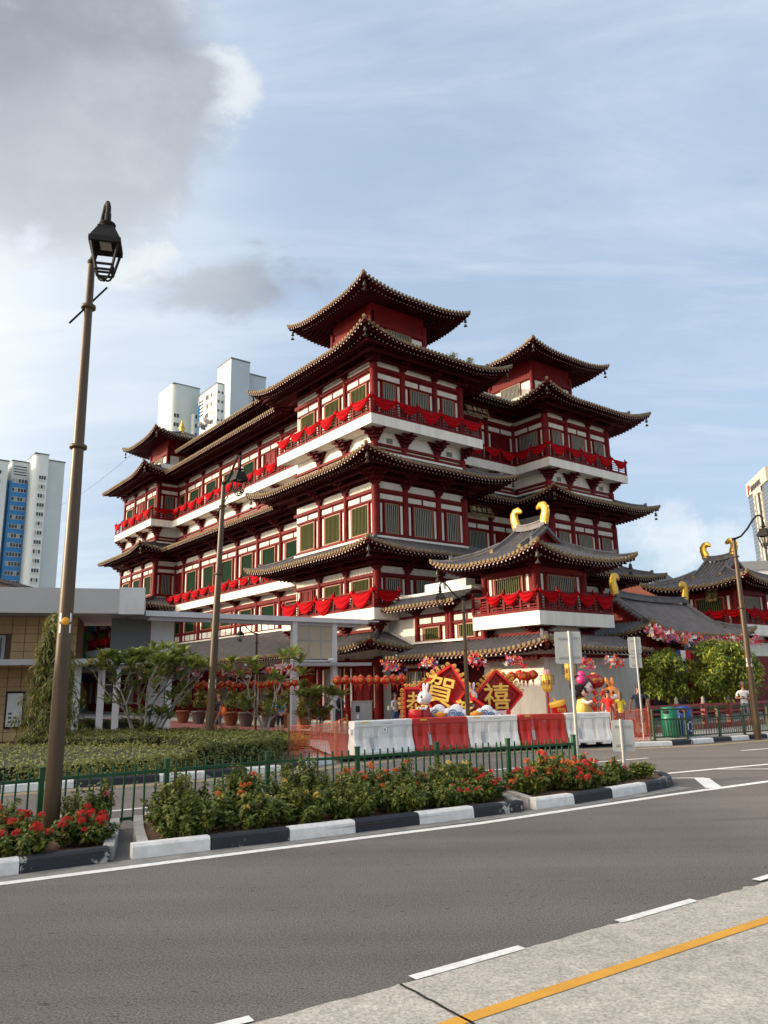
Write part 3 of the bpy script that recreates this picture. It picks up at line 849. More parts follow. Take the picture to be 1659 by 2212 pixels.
# ---------------------------------------------------------------- hip-and-gable roofed pavilions
def UV(u, v, z=0.0):
    return Vector((TEMPLE_O.x + u * math.cos(AZ) - v * math.sin(AZ), TEMPLE_O.y + u * math.sin(AZ) + v * math.cos(AZ), z))
def chiwen(parent, x, y, z, face, s=1.0):
    """gilt ridge-end beast: thick neck rising and hooking inward"""
    b = MB()
    path = [(0, -.10), (-.05, .14), (-.13, .36), (-.12, .58), (0.0, .74), (.17, .77), (.33, .68), (.42, .62)]
    rad = [.27, .265, .25, .235, .215, .185, .13, .05]
    pts = [Vector((0, face * px * s, pz * s)) for px, pz in path]
    b.tube(pts, [r * s for r in rad], 10)
    for i in range(len(path)):               # spine fins
        px, pz = path[i]
        if i < 6: b.ball((0, face * (px - rad[i] * .8) * s, (pz + .02) * s), .075 * s, 7, 0, (.7, 1, 1.3))
    b.ball((0, face * .2 * s, .70 * s), .07 * s, 7, 0, (1.9, 1, .8))
    b.box(-.16 * s, .16 * s, -.18 * s, .18 * s, -.22 * s, -.02 * s)
    o = b.build('ridge_beast', M_GOLD, parent, (x, y, z)); o.scale = (.62, 1, 1); return o
def xieshan(root, wx, wy, e, ze, lift, zr, ry, Ld=2.6, sp=0.25, beasts=1.0, curve=.45):
    hx, hy = wx + e, wy + e; H = zr - ze; tg = (hy - ry) / hx
    def z_(m, q):
        t = m / hx; return ze + H * ((1 - curve) * t + curve * t * t) + lift * max(0, 1 - q / Ld) ** 2 * max(0, 1 - t) ** 1.2
    tips = []
    for side in (0, 1, 2, 3):                # -x, -y, +x, +y faces
        main = side % 2 == 0
        sgn = -1 if side < 2 else 1
        L = hy if main else hx; T = hx; mmax = hx if main else hx * tg
        def P(s, m, dz=0.0):
            q = L - abs(s); z = z_(m, q) + dz
            return Vector((sgn * (hx - m), s, z)) if main else Vector((s, sgn * (hy - m), z))
        def half(m): return max(L - m, ry) if main else L - m
        deck = MB(); nt = 8; ns = 14; rows = []
        for j in range(nt + 1):
            m = mmax * j / nt; hh = half(m); rows.append([P(-hh + 2 * hh * i / ns, m) for i in range(ns + 1)])
        deck.grid(rows)
        deck.grid([[p - Vector((0, 0, .09)) for p in rows[0]], rows[0]], 1, False)
        rf = deck.build('roof', [M_TILED, M_RED], root)
        # soffit and rafters
        sb = MB(); Q = []
        for j in range(4):
            m = e * j / 3; hh = L - m
            row = []
            for i in range(ns + 1):
                s = -hh + 2 * hh * i / ns; p = P(s, m); t = m / hx
                p.z = ze - .09 + .3 * m / e + lift * max(0, 1 - (L - abs(s)) / Ld) ** 2 * max(0, 1 - t) ** 1.2; row.append(p)
            Q.append(row)
        sb.grid(Q)
        nrm = Vector((sgn, 0, 0)) if main else Vector((0, sgn, 0)); tg3 = Vector((0, 1, 0)) if main else Vector((1, 0, 0))
        k = int(2 * L / sp); dr = MB()
        for i in range(k + 1):
            s = -L + (2 * L - k * sp) / 2 + i * sp
            m1 = mmax
            if abs(s) > half(mmax): m1 = min(m1, L - abs(s))
            if m1 > .1:
                rw = MB(); g = []
                for j in range(6):
                    m = -.015 + (m1 + .015) * j / 5; c = P(s, m)
                    g.append([c + tg3 * (.068 * math.cos(q)) + Vector((0, 0, .08 * math.sin(q))) for q in (math.pi, 2.2, 1.57, .94, 0)])
                rw.grid(g); rw.build('tile_row', M_TILE, rf)
            c = P(s, 0) + nrm * .03 + Vector((0, 0, .035))
            link('eave_tile', DISC_ME, rf, c, (0, 0, math.atan2(nrm.y, nrm.x) + R(90)))
            s2 = s + sp / 2
            if s2 < L - .05:
                zz = P(s2, 0)
                arc = [(-.085, .03), (-.055, -.03), (0, -.065), (.055, -.03), (.085, .03)]
                up = [zz + tg3 * x + nrm * .035 + Vector((0, 0, y + .01)) for x, y in arc]; dn = [p - Vector((0, 0, .045)) for p in up]
                dr.grid([dn, up], 0, False); dr.grid([up, [p - nrm * .14 + Vector((0, 0, .03)) for p in up]], 1, False)
            for f0, f1, dz in ((.03, e - .1, -.05), (.5, e, -.14)):
                m0, m2 = f0, min(f1, L - abs(s))
                if m2 - m0 < .1: continue
                def zs(m): return ze - .09 + .3 * m / e + lift * max(0, 1 - (L - abs(s)) / Ld) ** 2 * max(0, 1 - m / hx) ** 1.2 + dz
                A = P(s, m0); A.z = zs(m0); B = P(s, m2); B.z = zs(m2); sb.bar(A, B, .075, .08, 1)
                c = A + nrm * .006; u_ = Vector((0, 0, .036)); t_ = tg3 * .034
                sb.add([c - t_ - u_, c + t_ - u_, c + t_ + u_, c - t_ + u_], [(0, 1, 2, 3)], 2)
        tag(dr.build('drip_tiles', [M_DRIP, M_TILE], rf), kind='stuff')
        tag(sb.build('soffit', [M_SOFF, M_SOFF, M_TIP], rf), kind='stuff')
    # hips, gable ridges, main ridge
    for sx in (-1, 1):
        for sy in (-1, 1):
            mg = hy - ry
            hp = [Vector((sx * (hx - m), sy * (hy - m), z_(m, m))) for m in [mg * k / 7 for k in range(8)]]
            h = MB(); h.tube([p + Vector((0, 0, .06)) for p in hp], .095, 8); h.tube([p + Vector((0, 0, .18)) for p in hp[2:]], .085, 8)
            h.box(-.08, .08, -.08, .08, 0, .2, 0, Matrix.Translation(hp[2] + Vector((0, 0, .14))) @ Matrix.Rotation(R(45), 4, 'Z'))
            dv = Vector((sx, sy, 0)).normalized(); an = math.atan2(dv.y, dv.x) + R(90)
            for pt, rr in ((hp[0], .10), (hp[2] + Vector((0, 0, .1)), .09)):
                h.lathe([(0, .035), (.055, .03), (rr, .03), (rr, -.04)], 12, 1, Matrix.Translation(pt + Vector((0, 0, .075)) + dv * .04) @ Matrix.Rotation(an, 4, 'Z') @ Matrix.Rotation(R(90), 4, 'X'))
            h.bar(hp[0] - dv * .08 + Vector((0, 0, -.16)), hp[0] - dv * 1.5 + Vector((0, 0, -.3)), .15, .17, 2)
            h.build('hip_ridge', [M_TILE, M_DISC, M_SOFF], root)
            tips.append((hp[0], dv))
            gp = [Vector((sx * (hx - m), sy * (ry - .12), z_(m, 9))) for m in [mg * .72 + (hx - mg * .72) * k / 6 for k in range(7)]]
            gr = MB(); gr.tube([p + Vector((0, 0, .08)) for p in gp], .10, 8); gr.tube([p + Vector((0, 0, .2)) for p in gp[0:]], .07, 8)
            gr.lathe([(0, .035), (.06, .03), (.12, .03), (.12, -.04)], 12, 1, Matrix.Translation(gp[0] + Vector((sx * .04, 0, .1))) @ Matrix.Rotation((R(90) if sx > 0 else R(-90)), 4, 'Z') @ Matrix.Rotation(R(90), 4, 'X'))
            gr.build('gable_ridge', [M_TILE, M_DISC], root)
    for sy in (-1, 1):                         # gable panel with verge tiles
        mg = hy - ry; xs = [(hx - m) for m in [mg + (hx - mg) * k / 6 for k in range(7)]]; zs = [z_(hx - x, 9) for x in xs]
        poly = [(-x, z - .10) for x, z in zip(xs, zs)] + [(x, z - .10) for x, z in list(zip(xs, zs))[::-1][1:]]
        y = sy * (ry - .30); gm = MB()
        gm.prism(poly, .08, Matrix.Translation((0, y, 0)) @ Matrix.Rotation(R(90), 4, 'X'))
        gp = gm.build('gable_panel', M_RED, root)
        bb = MB()
        for sx in (-1, 1):
            for k in range(6):
                bb.bar((sx * xs[k], sy * (ry - .02), zs[k] - .1), (sx * xs[k + 1], sy * (ry - .02), zs[k + 1] - .1), .05, .16, 0)
            for k in range(9):
                m = mg + (hx - mg) * (k + .5) / 9
                bb.lathe([(0, .03), (.05, .03), (.075, .025), (.075, -.3)], 8, 1, Matrix.Translation((sx * (hx - m), sy * (ry + .05), z_(m, 9) + .01)) @ Matrix.Rotation(R(90) if sy < 0 else R(-90), 4, 'X'))
        bb.build('bargeboard', [M_RED, M_TILE], gp)
    rd = MB(); n = 10
    for lay, (w, dz, h) in enumerate(((.30, .02, .16), (.24, .18, .10), (.30, .28, .07))):
        for k in range(n):
            y0 = -ry + 2 * ry * k / n; y1 = -ry + 2 * ry * (k + 1) / n
            f = lambda y: .14 * (abs(y) / ry) ** 2.2
            rd.bar((0, y0, zr + dz + h / 2 + f(y0)), (0, y1, zr + dz + h / 2 + f(y1)), w, h)
    rd.build('main_ridge', M_TILE, root)
    if beasts:
        for sy in (-1, 1): chiwen(root, 0, sy * (ry - .12), zr + .40, -sy, beasts)
    return tips

def small_tower(u, v, name, label, with_base, lbl2):
    root = thing(name, label, 'pavilion', UV(u, v), AZ)
    wx, wy = 1.635, 1.535
    P = [(-wx, wy), (-wx, -wy), (wx, -wy), (wx, wy), (-wx, wy)]; G = segs_of(P)
    bx('wall', M_WHT, root, -wx, wx, -wy, wy, 3.3, 7.3)
    for i in (0, 1):
        g = G[i]; L = g['L']
        sbox('timber_panel', M_RED, root, g, .1, L - .1, 0, .03, 4.95, 6.95)
        sbox('timber_panel', M_SOFF, root, g, .1, L - .1, 0, .035, 6.96, 7.28)
        for x in (.32, L - .48): sbox('plaster_panel', M_WHT, root, g, x, x + .14, .03, .05, 5.1, 6.7)
        window(root, g, L / 2, L * .58, 5.1, 6.68, M_BARO if i == 0 else M_BARG, .03)
        sbeam('lintel', M_RED, root, g, 0, .13, 6.78, 7.0)
        for s in (.72, L - .8): sbox('jamb', M_RED, root, g, s, s + .08, .03, .11, 4.95, 6.78)
        for s in ((0, L) if i == 0 else (L,)): column(root, g, s, 4.95, 7.05, .17, 0)
        for s in (0, L):
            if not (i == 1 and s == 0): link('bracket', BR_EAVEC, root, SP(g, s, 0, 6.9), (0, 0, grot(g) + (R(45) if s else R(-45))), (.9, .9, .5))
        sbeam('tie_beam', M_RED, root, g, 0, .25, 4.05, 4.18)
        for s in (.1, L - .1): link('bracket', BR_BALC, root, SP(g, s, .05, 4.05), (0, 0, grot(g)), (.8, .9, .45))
    bl = balcony(root, [(-wx, wy), (-wx, -wy), (wx, -wy), (wx, wy)], .9, 4.38, 4.96, 5.86, pcount={0: 4, 1: 4}, only=(0, 1, 2), posts=1.2)
    tips = xieshan(root, wx, wy, 1.77, 7.2, .48, 9.0, .98, beasts=.95)
    return root, bl, tips
pav, pbl, ptips = small_tower(3.035, -8.035, 'front_pavilion', 'two-storey corner pavilion with gilt ridge beasts and white slab balcony, centre right', True, '')
twin, tbl, ttips = small_tower(19.95, -8.035, 'bell_tower', 'matching tiled pavilion with gilt ridge beasts at the right edge behind trees', False, '')
drapes(pav, pbl[0], .9, 5.84, 'bright red swags on the sunlit left face of the front pavilion balcony', 1.15, skip=(0,))
drapes(pav, pbl[1], .9, 5.84, 'bright red swags on the shaded right face of the front pavilion balcony', 1.15)
drapes(twin, tbl[0], .9, 5.84, 'red swags on the balcony of the far right pavilion', 1.1)
drapes(twin, tbl[1], .9, 5.84, 'red swags on the right-hand face of the far right pavilion balcony', 1.1)
bells(pav, [ptips[1], ptips[0], ptips[2]], ['bronze wind bell under the left eave tip of the front pavilion', 'bronze wind bell at the near eave corner of the front pavilion', 'bronze wind bell under the right eave tip of the front pavilion'])
plaque(twin, -1.70, -.2, 6.95, .42, .8, '鐘樓', R(-90), R(-16), True, M_DARK)
# gate hall
gate = thing('gate_hall', 'single-storey temple gate hall with long tiled roof and gilt ridge beasts', 'gate', UV(11.5, -8.65), AZ - R(90))
gt = xieshan(gate, 1.45, 3.1, 1.5, 4.12, .46, 6.0, 3.25, beasts=1.0, sp=.23)
bx('wall', M_RED, gate, -1.0, 1.0, -3.1, 3.1, 0.0, 4.2)
for x in (1.2,):
    for y in (-3.0, -1.0, 1.0, 3.0):
        link('column', COLUMN_ME, gate, (x, y, 0), None, (.19, .19, 4.0))
    bx('lintel', M_RED, gate, x - .12, x + .12, -3.2, 3.2, 3.35, 3.6)
for y in (-2, 0, 2):
    bx('doorway', M_DARK, gate, 1.0, 1.02, y - .8, y + .8, .2, 3.1)
    for s in (-1, 1): bx('door', M_RED, gate, 1.02, 1.45, y + s * .84 - .03, y + s * .84 + .03, .2, 3.0)
plaque(gate, 1.9, .1, 3.72, 1.5, .62, '佛牙寺', R(90), R(-14), False, mat('plaque_green', (.01, .02, .02), .5))
# flanking low roofs between the pavilions and the gate
roof_tier(temple, [(-1 + 14.6, -8.2), (18.2, -8.2)], 1.6, 3.3, 1.0, 0, din=-.6)
bx('wall', M_RED, temple, 6.0, 8.3, -8.0, -7.6, 0, 3.6); bx('wall', M_RED, temple, 14.6, 26, -8.3, -7.9, 0, 3.6)
bx('wall', M_WHT, temple, 21.0, 27, 8.0, 8.4, 0, 6)
# ---------------------------------------------------------------- ground, roads, kerbs
M_ASPH = mat('asphalt', (0.178, 0.163, 0.152), 0.95, var=0.10, vscale=0.5, bump=0.6, bscale=160, spec=.08)
M_CONC = mat('concrete', (0.56, 0.52, 0.455), 0.9, col2=(0.44, 0.41, 0.355), vscale=5.0, vdetail=9, bump=0.5, bscale=90, spec=.1)
M_PAVE = mat('pavement', (0.40, 0.38, 0.345), 0.9, var=0.2, vscale=1.5, bump=.2, spec=.15)
M_REDP = mat('red_paving', (0.25, 0.075, 0.065), 0.9, var=0.25, vscale=3.0, bump=.2)
M_LINE = mat('road_paint', (0.82, 0.80, 0.76), 0.7, var=0.22, vscale=14, vdetail=8)
M_YEL = mat('yellow_paint', (0.72, 0.36, 0.035), 0.7, col2=(0.62, 0.30, 0.03), vscale=4, vdetail=8, bump=.2, bscale=60)
M_SOIL = mat('soil', (0.16, 0.085, 0.045), 0.95, var=0.5, vscale=9, bump=.8, bscale=30)
M_KW = mat('kerb_white', (0.80, 0.79, 0.76), 0.75, col2=(0.62, 0.60, 0.55), vscale=7, vdetail=9, bump=.3, bscale=30)
M_KB = mat('kerb_black', (0.016, 0.016, 0.020), 0.6, bump=.4, bscale=25)
def chip_kerb():      # black paint flaking off to the concrete beneath
    m = M_KB; nt = m.node_tree; N = nt.nodes; L = nt.links; b = N['Principled BSDF']
    geo = N.new('ShaderNodeNewGeometry')
    n = N.new('ShaderNodeTexNoise'); n.inputs['Scale'].default_value = 9; n.inputs['Detail'].default_value = 10; n.inputs['Roughness'].default_value = .7; L.new(geo.outputs[0], n.inputs[0])
    n2 = N.new('ShaderNodeTexNoise'); n2.inputs['Scale'].default_value = 1.6; n2.inputs['Detail'].default_value = 2; L.new(geo.outputs[0], n2.inputs[0])
    a = N.new('ShaderNodeMath'); a.operation = 'ADD'; L.new(n.outputs[0], a.inputs[0]); L.new(n2.outputs[0], a.inputs[1])
    r = N.new('ShaderNodeMapRange'); r.inputs[1].default_value = 1.17; r.inputs[2].default_value = 1.22; L.new(a.outputs[0], r.inputs[0])
    mx = N.new('ShaderNodeMix'); mx.data_type = 'RGBA'; mx.inputs[6].default_value = (.016, .016, .022, 1); mx.inputs[7].default_value = (.40, .37, .33, 1)
    L.new(r.outputs[0], mx.inputs[0]); L.new(mx.outputs[2], b.inputs['Base Color'])
chip_kerb()
def speckle(m, dark, light, sc):    # aggregate grains
    nt = m.node_tree; N = nt.nodes; L = nt.links; b = N['Principled BSDF']
    geo = N.new('ShaderNodeNewGeometry'); n = N.new('ShaderNodeTexNoise'); n.inputs['Scale'].default_value = sc; n.inputs['Detail'].default_value = 3; L.new(geo.outputs[0], n.inputs[0])
    r = N.new('ShaderNodeMapRange'); r.inputs[1].default_value = .3; r.inputs[2].default_value = .7; r.inputs[3].default_value = dark; r.inputs[4].default_value = light; L.new(n.outputs[0], r.inputs[0])
    # long faint wheel streaks along the carriageway
    mp = N.new('ShaderNodeMapping'); mp.inputs['Rotation'].default_value = (0, 0, -R(33)); mp.inputs['Scale'].default_value = (.05, .9, 1); L.new(geo.outputs[0], mp.inputs[0])
    n3 = N.new('ShaderNodeTexNoise'); n3.inputs['Scale'].default_value = 1.4; n3.inputs['Detail'].default_value = 4; L.new(mp.outputs[0], n3.inputs[0])
    r3 = N.new('ShaderNodeMapRange'); r3.inputs[1].default_value = .3; r3.inputs[2].default_value = .7; r3.inputs[3].default_value = .84; r3.inputs[4].default_value = 1.08; L.new(n3.outputs[0], r3.inputs[0])
    m3 = N.new('ShaderNodeMath'); m3.operation = 'MULTIPLY'; L.new(r.outputs[0], m3.inputs[0]); L.new(r3.outputs[0], m3.inputs[1])
    src = b.inputs['Base Color'].links[0].from_socket
    mx = N.new('ShaderNodeVectorMath'); mx.operation = 'SCALE'; L.new(src, mx.inputs[0]); L.new(m3.outputs[0], mx.inputs['Scale']); L.new(mx.outputs[0], b.inputs['Base Color'])
def flecks(m, sc, lo, hi, amount):   # dark pits and lost stones
    nt = m.node_tree; N = nt.nodes; L = nt.links; b = N['Principled BSDF']; geo = N.new('ShaderNodeNewGeometry')
    mp = N.new('ShaderNodeMapping'); mp.inputs['Rotation'].default_value = (0, 0, -R(33)); mp.inputs['Scale'].default_value = (.6, 1.2, 1); L.new(geo.outputs[0], mp.inputs[0])
    n = N.new('ShaderNodeTexNoise'); n.inputs['Scale'].default_value = sc; n.inputs['Detail'].default_value = 5; n.inputs['Roughness'].default_value = .65; L.new(mp.outputs[0], n.inputs[0])
    r = N.new('ShaderNodeMapRange'); r.inputs[1].default_value = lo; r.inputs[2].default_value = hi; r.inputs[3].default_value = 1; r.inputs[4].default_value = amount; L.new(n.outputs[0], r.inputs[0])
    src = b.inputs['Base Color'].links[0].from_socket; mx = N.new('ShaderNodeVectorMath'); mx.operation = 'SCALE'; L.new(src, mx.inputs[0]); L.new(r.outputs[0], mx.inputs['Scale']); L.new(mx.outputs[0], b.inputs['Base Color'])
speckle(M_ASPH, .55, 1.5, 60); speckle(M_CONC, .7, 1.3, 45); flecks(M_ASPH, 16, .60, .68, .55); flecks(M_CONC, 7, .64, .72, .6); flecks(M_CONC, 1.1, .55, .75, .86)

def sheet(name, poly, z, m, kind='structure', parent=None, th=0.0):
    b = MB(); n = len(poly)
    if th: b.prism(poly, th, Matrix.Translation((0, 0, z - th)))
    else: b.add([Vector((x, y, z)) for x, y in poly], [tuple(range(n))])
    o = b.build(name, m, parent)
    if kind: o['kind'] = kind
    return o
def strip(path, w, z):
    """flat painted band of width w centred on a path"""
    P = [Vector((x, y)) for x, y in path]; L_, R_ = [], []
    for i, p in enumerate(P):
        t = (P[min(i + 1, len(P) - 1)] - P[max(i - 1, 0)]).normalized(); n = Vector((-t.y, t.x)) * w / 2
        L_.append((p + n).to_3d() + Vector((0, 0, z))); R_.append((p - n).to_3d() + Vector((0, 0, z)))
    return [R_, L_]
ground = sheet('ground', [(-900, -300), (900, -300), (900, 1500), (-900, 1500)], -0.02, M_PAVE)
road = sheet('road', [(-60, -60), (60, -60), (60, 80), (13.06, 27.55), (7.6, 24.9), (1, 23.7), (-1.4, 21.5), (-3.34, 18.95), (-7.9, 16.4), (-60, -12)], 0.0, M_ASPH)
# concrete apron where the photographer stands, broken edge
rnd = random.Random(3)
edge = []
E0 = [(-12, -1.6), (-0.76, 5.17), (0.05, 5.69), (1.01, 6.38), (2.78, 7.56), (3.72, 8.2), (30, 26.5)]
for (x0, y0), (x1, y1) in zip(E0, E0[1:]):
    n = max(2, int(math.hypot(x1 - x0, y1 - y0) / (.09 if -2 < x0 < 3.6 and x1 < 6 else 1.0)))
    for k in range(n):
        t = k / n; j = rnd.gauss(0, .011) if n > 3 else 0
        edge.append((x0 + (x1 - x0) * t + j * .6, y0 + (y1 - y0) * t - j))
apron = sheet('apron', edge + [(30, 26.5), (60, -40), (-40, -40)], 0.012, M_CONC)
cr = MB()
def ribbon(b, pts, w, z, mi=0, jit=0.0):
    q = []
    for (x0, y0), (x1, y1) in zip(pts, pts[1:]):
        n = max(1, int(math.hypot(x1 - x0, y1 - y0) / .06))
        q += [(x0 + (x1 - x0) * k / n + rnd.gauss(0, jit), y0 + (y1 - y0) * k / n + rnd.gauss(0, jit)) for k in range(n)]
    q.append(pts[-1]); b.grid(strip(q, w, z), mi, False)
ribbon(cr, [(0.05, 5.69), (0.45, 5.09), (1.2, 3.9), (2.2, 2.4)], .022, .0165, 0, .004)
cr.build('expansion_joint', mat('bitumen', (.012, .012, .012), .8), apron)
yl = MB(); yl.grid(strip([(-8, -1.25), (0.39, 5.1), (3.11, 6.95), (30, 25.2)], .105, .0165)); tag(yl.build('yellow_line', M_YEL), kind='structure')
wl = MB()
for a, b in (((-3.4, 3.55), (-2.3, 4.3)), ((-1.8, 4.62), (-0.86, 5.19)), ((0.13, 5.80), (0.98, 6.385)), ((1.885, 6.975), (2.745, 7.575)), ((3.62, 8.24), (4.5, 8.87)), ((5.4, 9.5), (6.2, 10.1))):
    d = (Vector(b) - Vector(a)).normalized(); n = Vector((-d.y, d.x)) * .045
    wl.add([(a[0] - n.x, a[1] - n.y, .017), (b[0] - n.x, b[1] - n.y, .017), (b[0] + n.x, b[1] + n.y, .017), (a[0] + n.x, a[1] + n.y, .017)], [(0, 1, 2, 3)])
tag(wl.build('dashed_line', M_LINE), kind='structure')
wl = MB()
wl.grid(strip([(-14, 2.2), (-4.13, 8.75), (-1.5, 10.27), (1.3, 11.83), (4.98, 14.34), (7.45, 15.9), (16, 21.2)], .155, .004))
wl.grid(strip([(5.3, 17.2), (8.97, 19.05), (16, 22.4)], .13, .004)); wl.grid(strip([(7.28, 18.2), (8.43, 18.02), (14, 18.6)], .09, .008))
wl.grid(strip([(5.75, 16.7), (6.5, 16.62)], .1, .008)); wl.grid(strip([(6.42, 16.6), (6.05, 15.08)], .3, .008))
wl.grid(strip([(5.1, 20.26), (6.82, 21.12)], .1, .004)); wl.grid(strip([(10.02, 22.78), (11.6, 23.6)], .1, .004)); wl.grid(strip([(1.6, 18.6), (3.2, 19.35)], .1, .004))
wl.grid(strip([(-5.6, 13.1), (-3.9, 14.2), (-2.2, 15.2)], .1, .004)); wl.grid(strip([(-8.6, 11.6), (-6.4, 12.75)], .1, .004))
wl.add([(6.6, 12.9, .004), (9.5, 14.3, .004), (9.5, 14.8, .004)], [(0, 1, 2)])
tag(wl.build('lane_lines', M_LINE), kind='structure')
dy = MB()
for off in (0.28, 0.48):
    base = [(-60, -12.4), (-7.91, 16.41), (-5.09, 17.82), (-2.6, 19.43), (-1.2, 21.2), (1.0, 23.0), (4.2, 24.4), (7.6, 24.55), (9.8, 25.3), (13.1, 27.2), (30, 38)]
    q = []
    for i, p in enumerate(base):
        t = (Vector(base[min(i + 1, len(base) - 1)]) - Vector(base[max(i - 1, 0)])).normalized(); q.append((p[0] + t.y * off, p[1] - t.x * off))
    dy.grid(strip(q, .07, .004))
tag(dy.build('double_yellow_line', mat('pale_yellow_paint', (.62, .47, .22), .8, var=.2, vscale=10)), kind='structure')
# gutter dirt next to the planter
gt_ = MB(); gt_.grid(strip([(-14, 2.9), (-4.13, 9.02), (-1.9, 10.33), (2.2, 12.72), (4.7, 14.6), (5.6, 15.3)], .30, .0035)); tag(gt_.build('gutter', mat('gutter_concrete', (.25, .235, .21), .9, var=.35, vscale=4)), kind='structure')

# kerbed planters on the median
def kerb(parent, pts, colors, h=.165, w=.17, z=0.0, inward=1, name='kerb_stone'):
    for i in range(len(pts) - 1):
        a = Vector((*pts[i], 0)); b = Vector((*pts[i + 1], 0)); d = (b - a).normalized(); n = Vector((-d.y, d.x, 0)) * inward
        g = .006; a2 = a + d * g; b2 = b - d * g; r = .03
        vs = []
        for p in (a2, b2):
            for o, zz in ((0, 0), (.012, h - r), (r + .01, h), (w, h), (w, 0)): vs.append(p + n * o + Vector((0, 0, z + zz)))
        m = MB(); m.add(vs, [(0, 5, 6, 1), (1, 6, 7, 2), (2, 7, 8, 3), (3, 8, 9, 4), (4, 3, 2, 1, 0), (5, 6, 7, 8, 9)])
        m.build(name, M_KW if colors[i] else M_KB, parent)
islA = tag(sheet('planter_bed', [(-14, 3.4), (-4.13, 9.2), (-3.32, 9.72), (-4.05, 11.95), (-14, 5.2)], .09, M_SOIL, None), kind='structure')
kerb(islA, [(-6.7, 7.55), (-5.85, 8.08), (-5.0, 8.62), (-4.13, 9.17), (-3.31, 9.7)], [0, 1, 1, 0]); 
MK = mat('kerb_bare', (.40, .385, .35), .85, var=.25, vscale=5)
def plain_kerb(parent, pts, inward=1):
    for i in range(len(pts) - 1):
        a = Vector((*pts[i], 0)); b = Vector((*pts[i + 1], 0)); m = MB(); m.bar(a + Vector((0, 0, .075)), b + Vector((0, 0, .075)), .13, .165); m.build('kerb_stone', MK, parent)
plain_kerb(islA, [(-3.38, 9.82), (-3.66, 10.8), (-4.02, 11.9)])
islB = tag(sheet('planter_bed', [(-3.09, 9.85), (-1.92, 10.48), (-.47, 11.25), (1.28, 12.32), (2.12, 12.82), (1.65, 15.2), (-.55, 14.2), (-3.8, 12.3)], .10, M_SOIL, None), kind='structure')
kerb(islB, [(-3.09, 9.82), (-2.25, 10.28), (-1.32, 10.77), (-.47, 11.26), (.43, 11.80), (1.28, 12.30), (2.12, 12.80)], [1, 0, 1, 0, 1, 0])
plain_kerb(islB, [(-3.0, 9.95), (-3.42, 11.1), (-3.76, 12.15)]); plain_kerb(islB, [(2.05, 12.9), (1.85, 14.0), (1.66, 15.1)]); plain_kerb(islB, [(-3.72, 12.38), (-.55, 14.3), (1.66, 15.3)])
islC = tag(sheet('planter_bed', [(2.34, 13.0), (3.07, 13.5), (3.88, 14.12), (4.69, 14.76), (5.30, 15.4), (5.55, 16.2), (5.35, 16.95), (4.2, 16.75), (1.9, 15.3)], .10, M_SOIL, None), kind='structure')
kerb(islC, [(2.34, 12.97), (3.07, 13.45), (3.88, 14.08), (4.69, 14.72), (5.2, 15.18)], [1, 0, 1, 0]); kerb(islC, [(5.2, 15.18), (5.48, 15.6), (5.62, 16.1), (5.6, 16.6), (5.42, 17.0)], [0, 0, 0, 1])
plain_kerb(islC, [(2.3, 13.1), (2.08, 14.2), (1.9, 15.2)]); plain_kerb(islC, [(5.4, 17.05), (4.2, 16.85), (1.9, 15.42)])
# far side: lawn kerb, pavement, red path
lawn = tag(sheet('lawn_bed', [(-60, -11.7), (-7.95, 16.5), (-5.1, 17.95), (-2.7, 19.55), (-2.3, 21.4), (-2.9, 27.5), (-6.5, 30.2), (-11, 32), (-60, 34)], .12, M_SOIL, None), kind='structure')
FK = [(-60, -12), (-9.4, 15.55), (-7.91, 16.41), (-6.67, 17.05), (-5.09, 17.85), (-4.2, 18.4), (-3.34, 18.95), (-2.6, 19.43), (-2.1, 20.4), (-1.45, 21.4)]
kerb(lawn, FK[1:], [0, 1, 0, 1, 0, 1, 0, 1], .16, .16)
pave = sheet('pavement', [(-1.3, 21.6), (1.0, 23.8), (7.0, 25.3), (13.06, 27.65), (60, 52), (60, 120), (-60, 120), (-60, 34), (-11, 32), (-6.5, 30.2), (-2.9, 27.5)], .10, M_PAVE)
redp = sheet('red_path', [(-8, 34.5), (-2.2, 29.0), (-1.5, 21.3), (1.0, 23.75), (5.6, 25.0), (7.4, 25.2), (7.4, 25.9), (1.5, 26.0), (-.2, 30), (-9.6, 46.5), (-20, 58), (-26, 53)], .104, M_REDP)
RK = [(7.55, 24.8), (8.9, 25.05), (9.75, 25.55), (10.6, 26.02), (11.4, 26.5), (12.2, 26.98), (13.06, 27.5), (14, 28.05), (15, 28.6), (16, 29.2), (17, 29.8)]
kerb(pave, RK, [1, 0, 1, 0, 1, 0, 1, 0, 1, 0], .14, .2)
# ---------------------------------------------------------------- street furniture
M_POLE = mat('bronze_pole_paint', (0.078, 0.046, 0.018), 0.42, metal=0.1, var=0.3, vscale=2.5, stretch=(3, 3, .4), bump=.06)
M_LAMPB = mat('lamp_black', (0.014, 0.012, 0.011), 0.65, spec=.2)
M_LAMPG = mat('lamp_diffuser', (0.35, 0.33, 0.30), 0.4)
M_GREEN = mat('green_rail_paint', (0.010, 0.072, 0.020), 0.45, var=0.25, vscale=4)
M_GREEN2 = mat('olive_rail_paint', (0.028, 0.060, 0.022), 0.45, var=0.25, vscale=4)
M_STEEL = mat('galvanised_steel', (0.42, 0.42, 0.40), 0.45, metal=0.5, var=0.15, vscale=6)
M_SIGNB = mat('sign_back', (0.50, 0.50, 0.47), 0.55, metal=0.2, var=0.12, vscale=3)
M_NUM = mat('white_numerals', (0.8, 0.8, 0.78), 0.6)
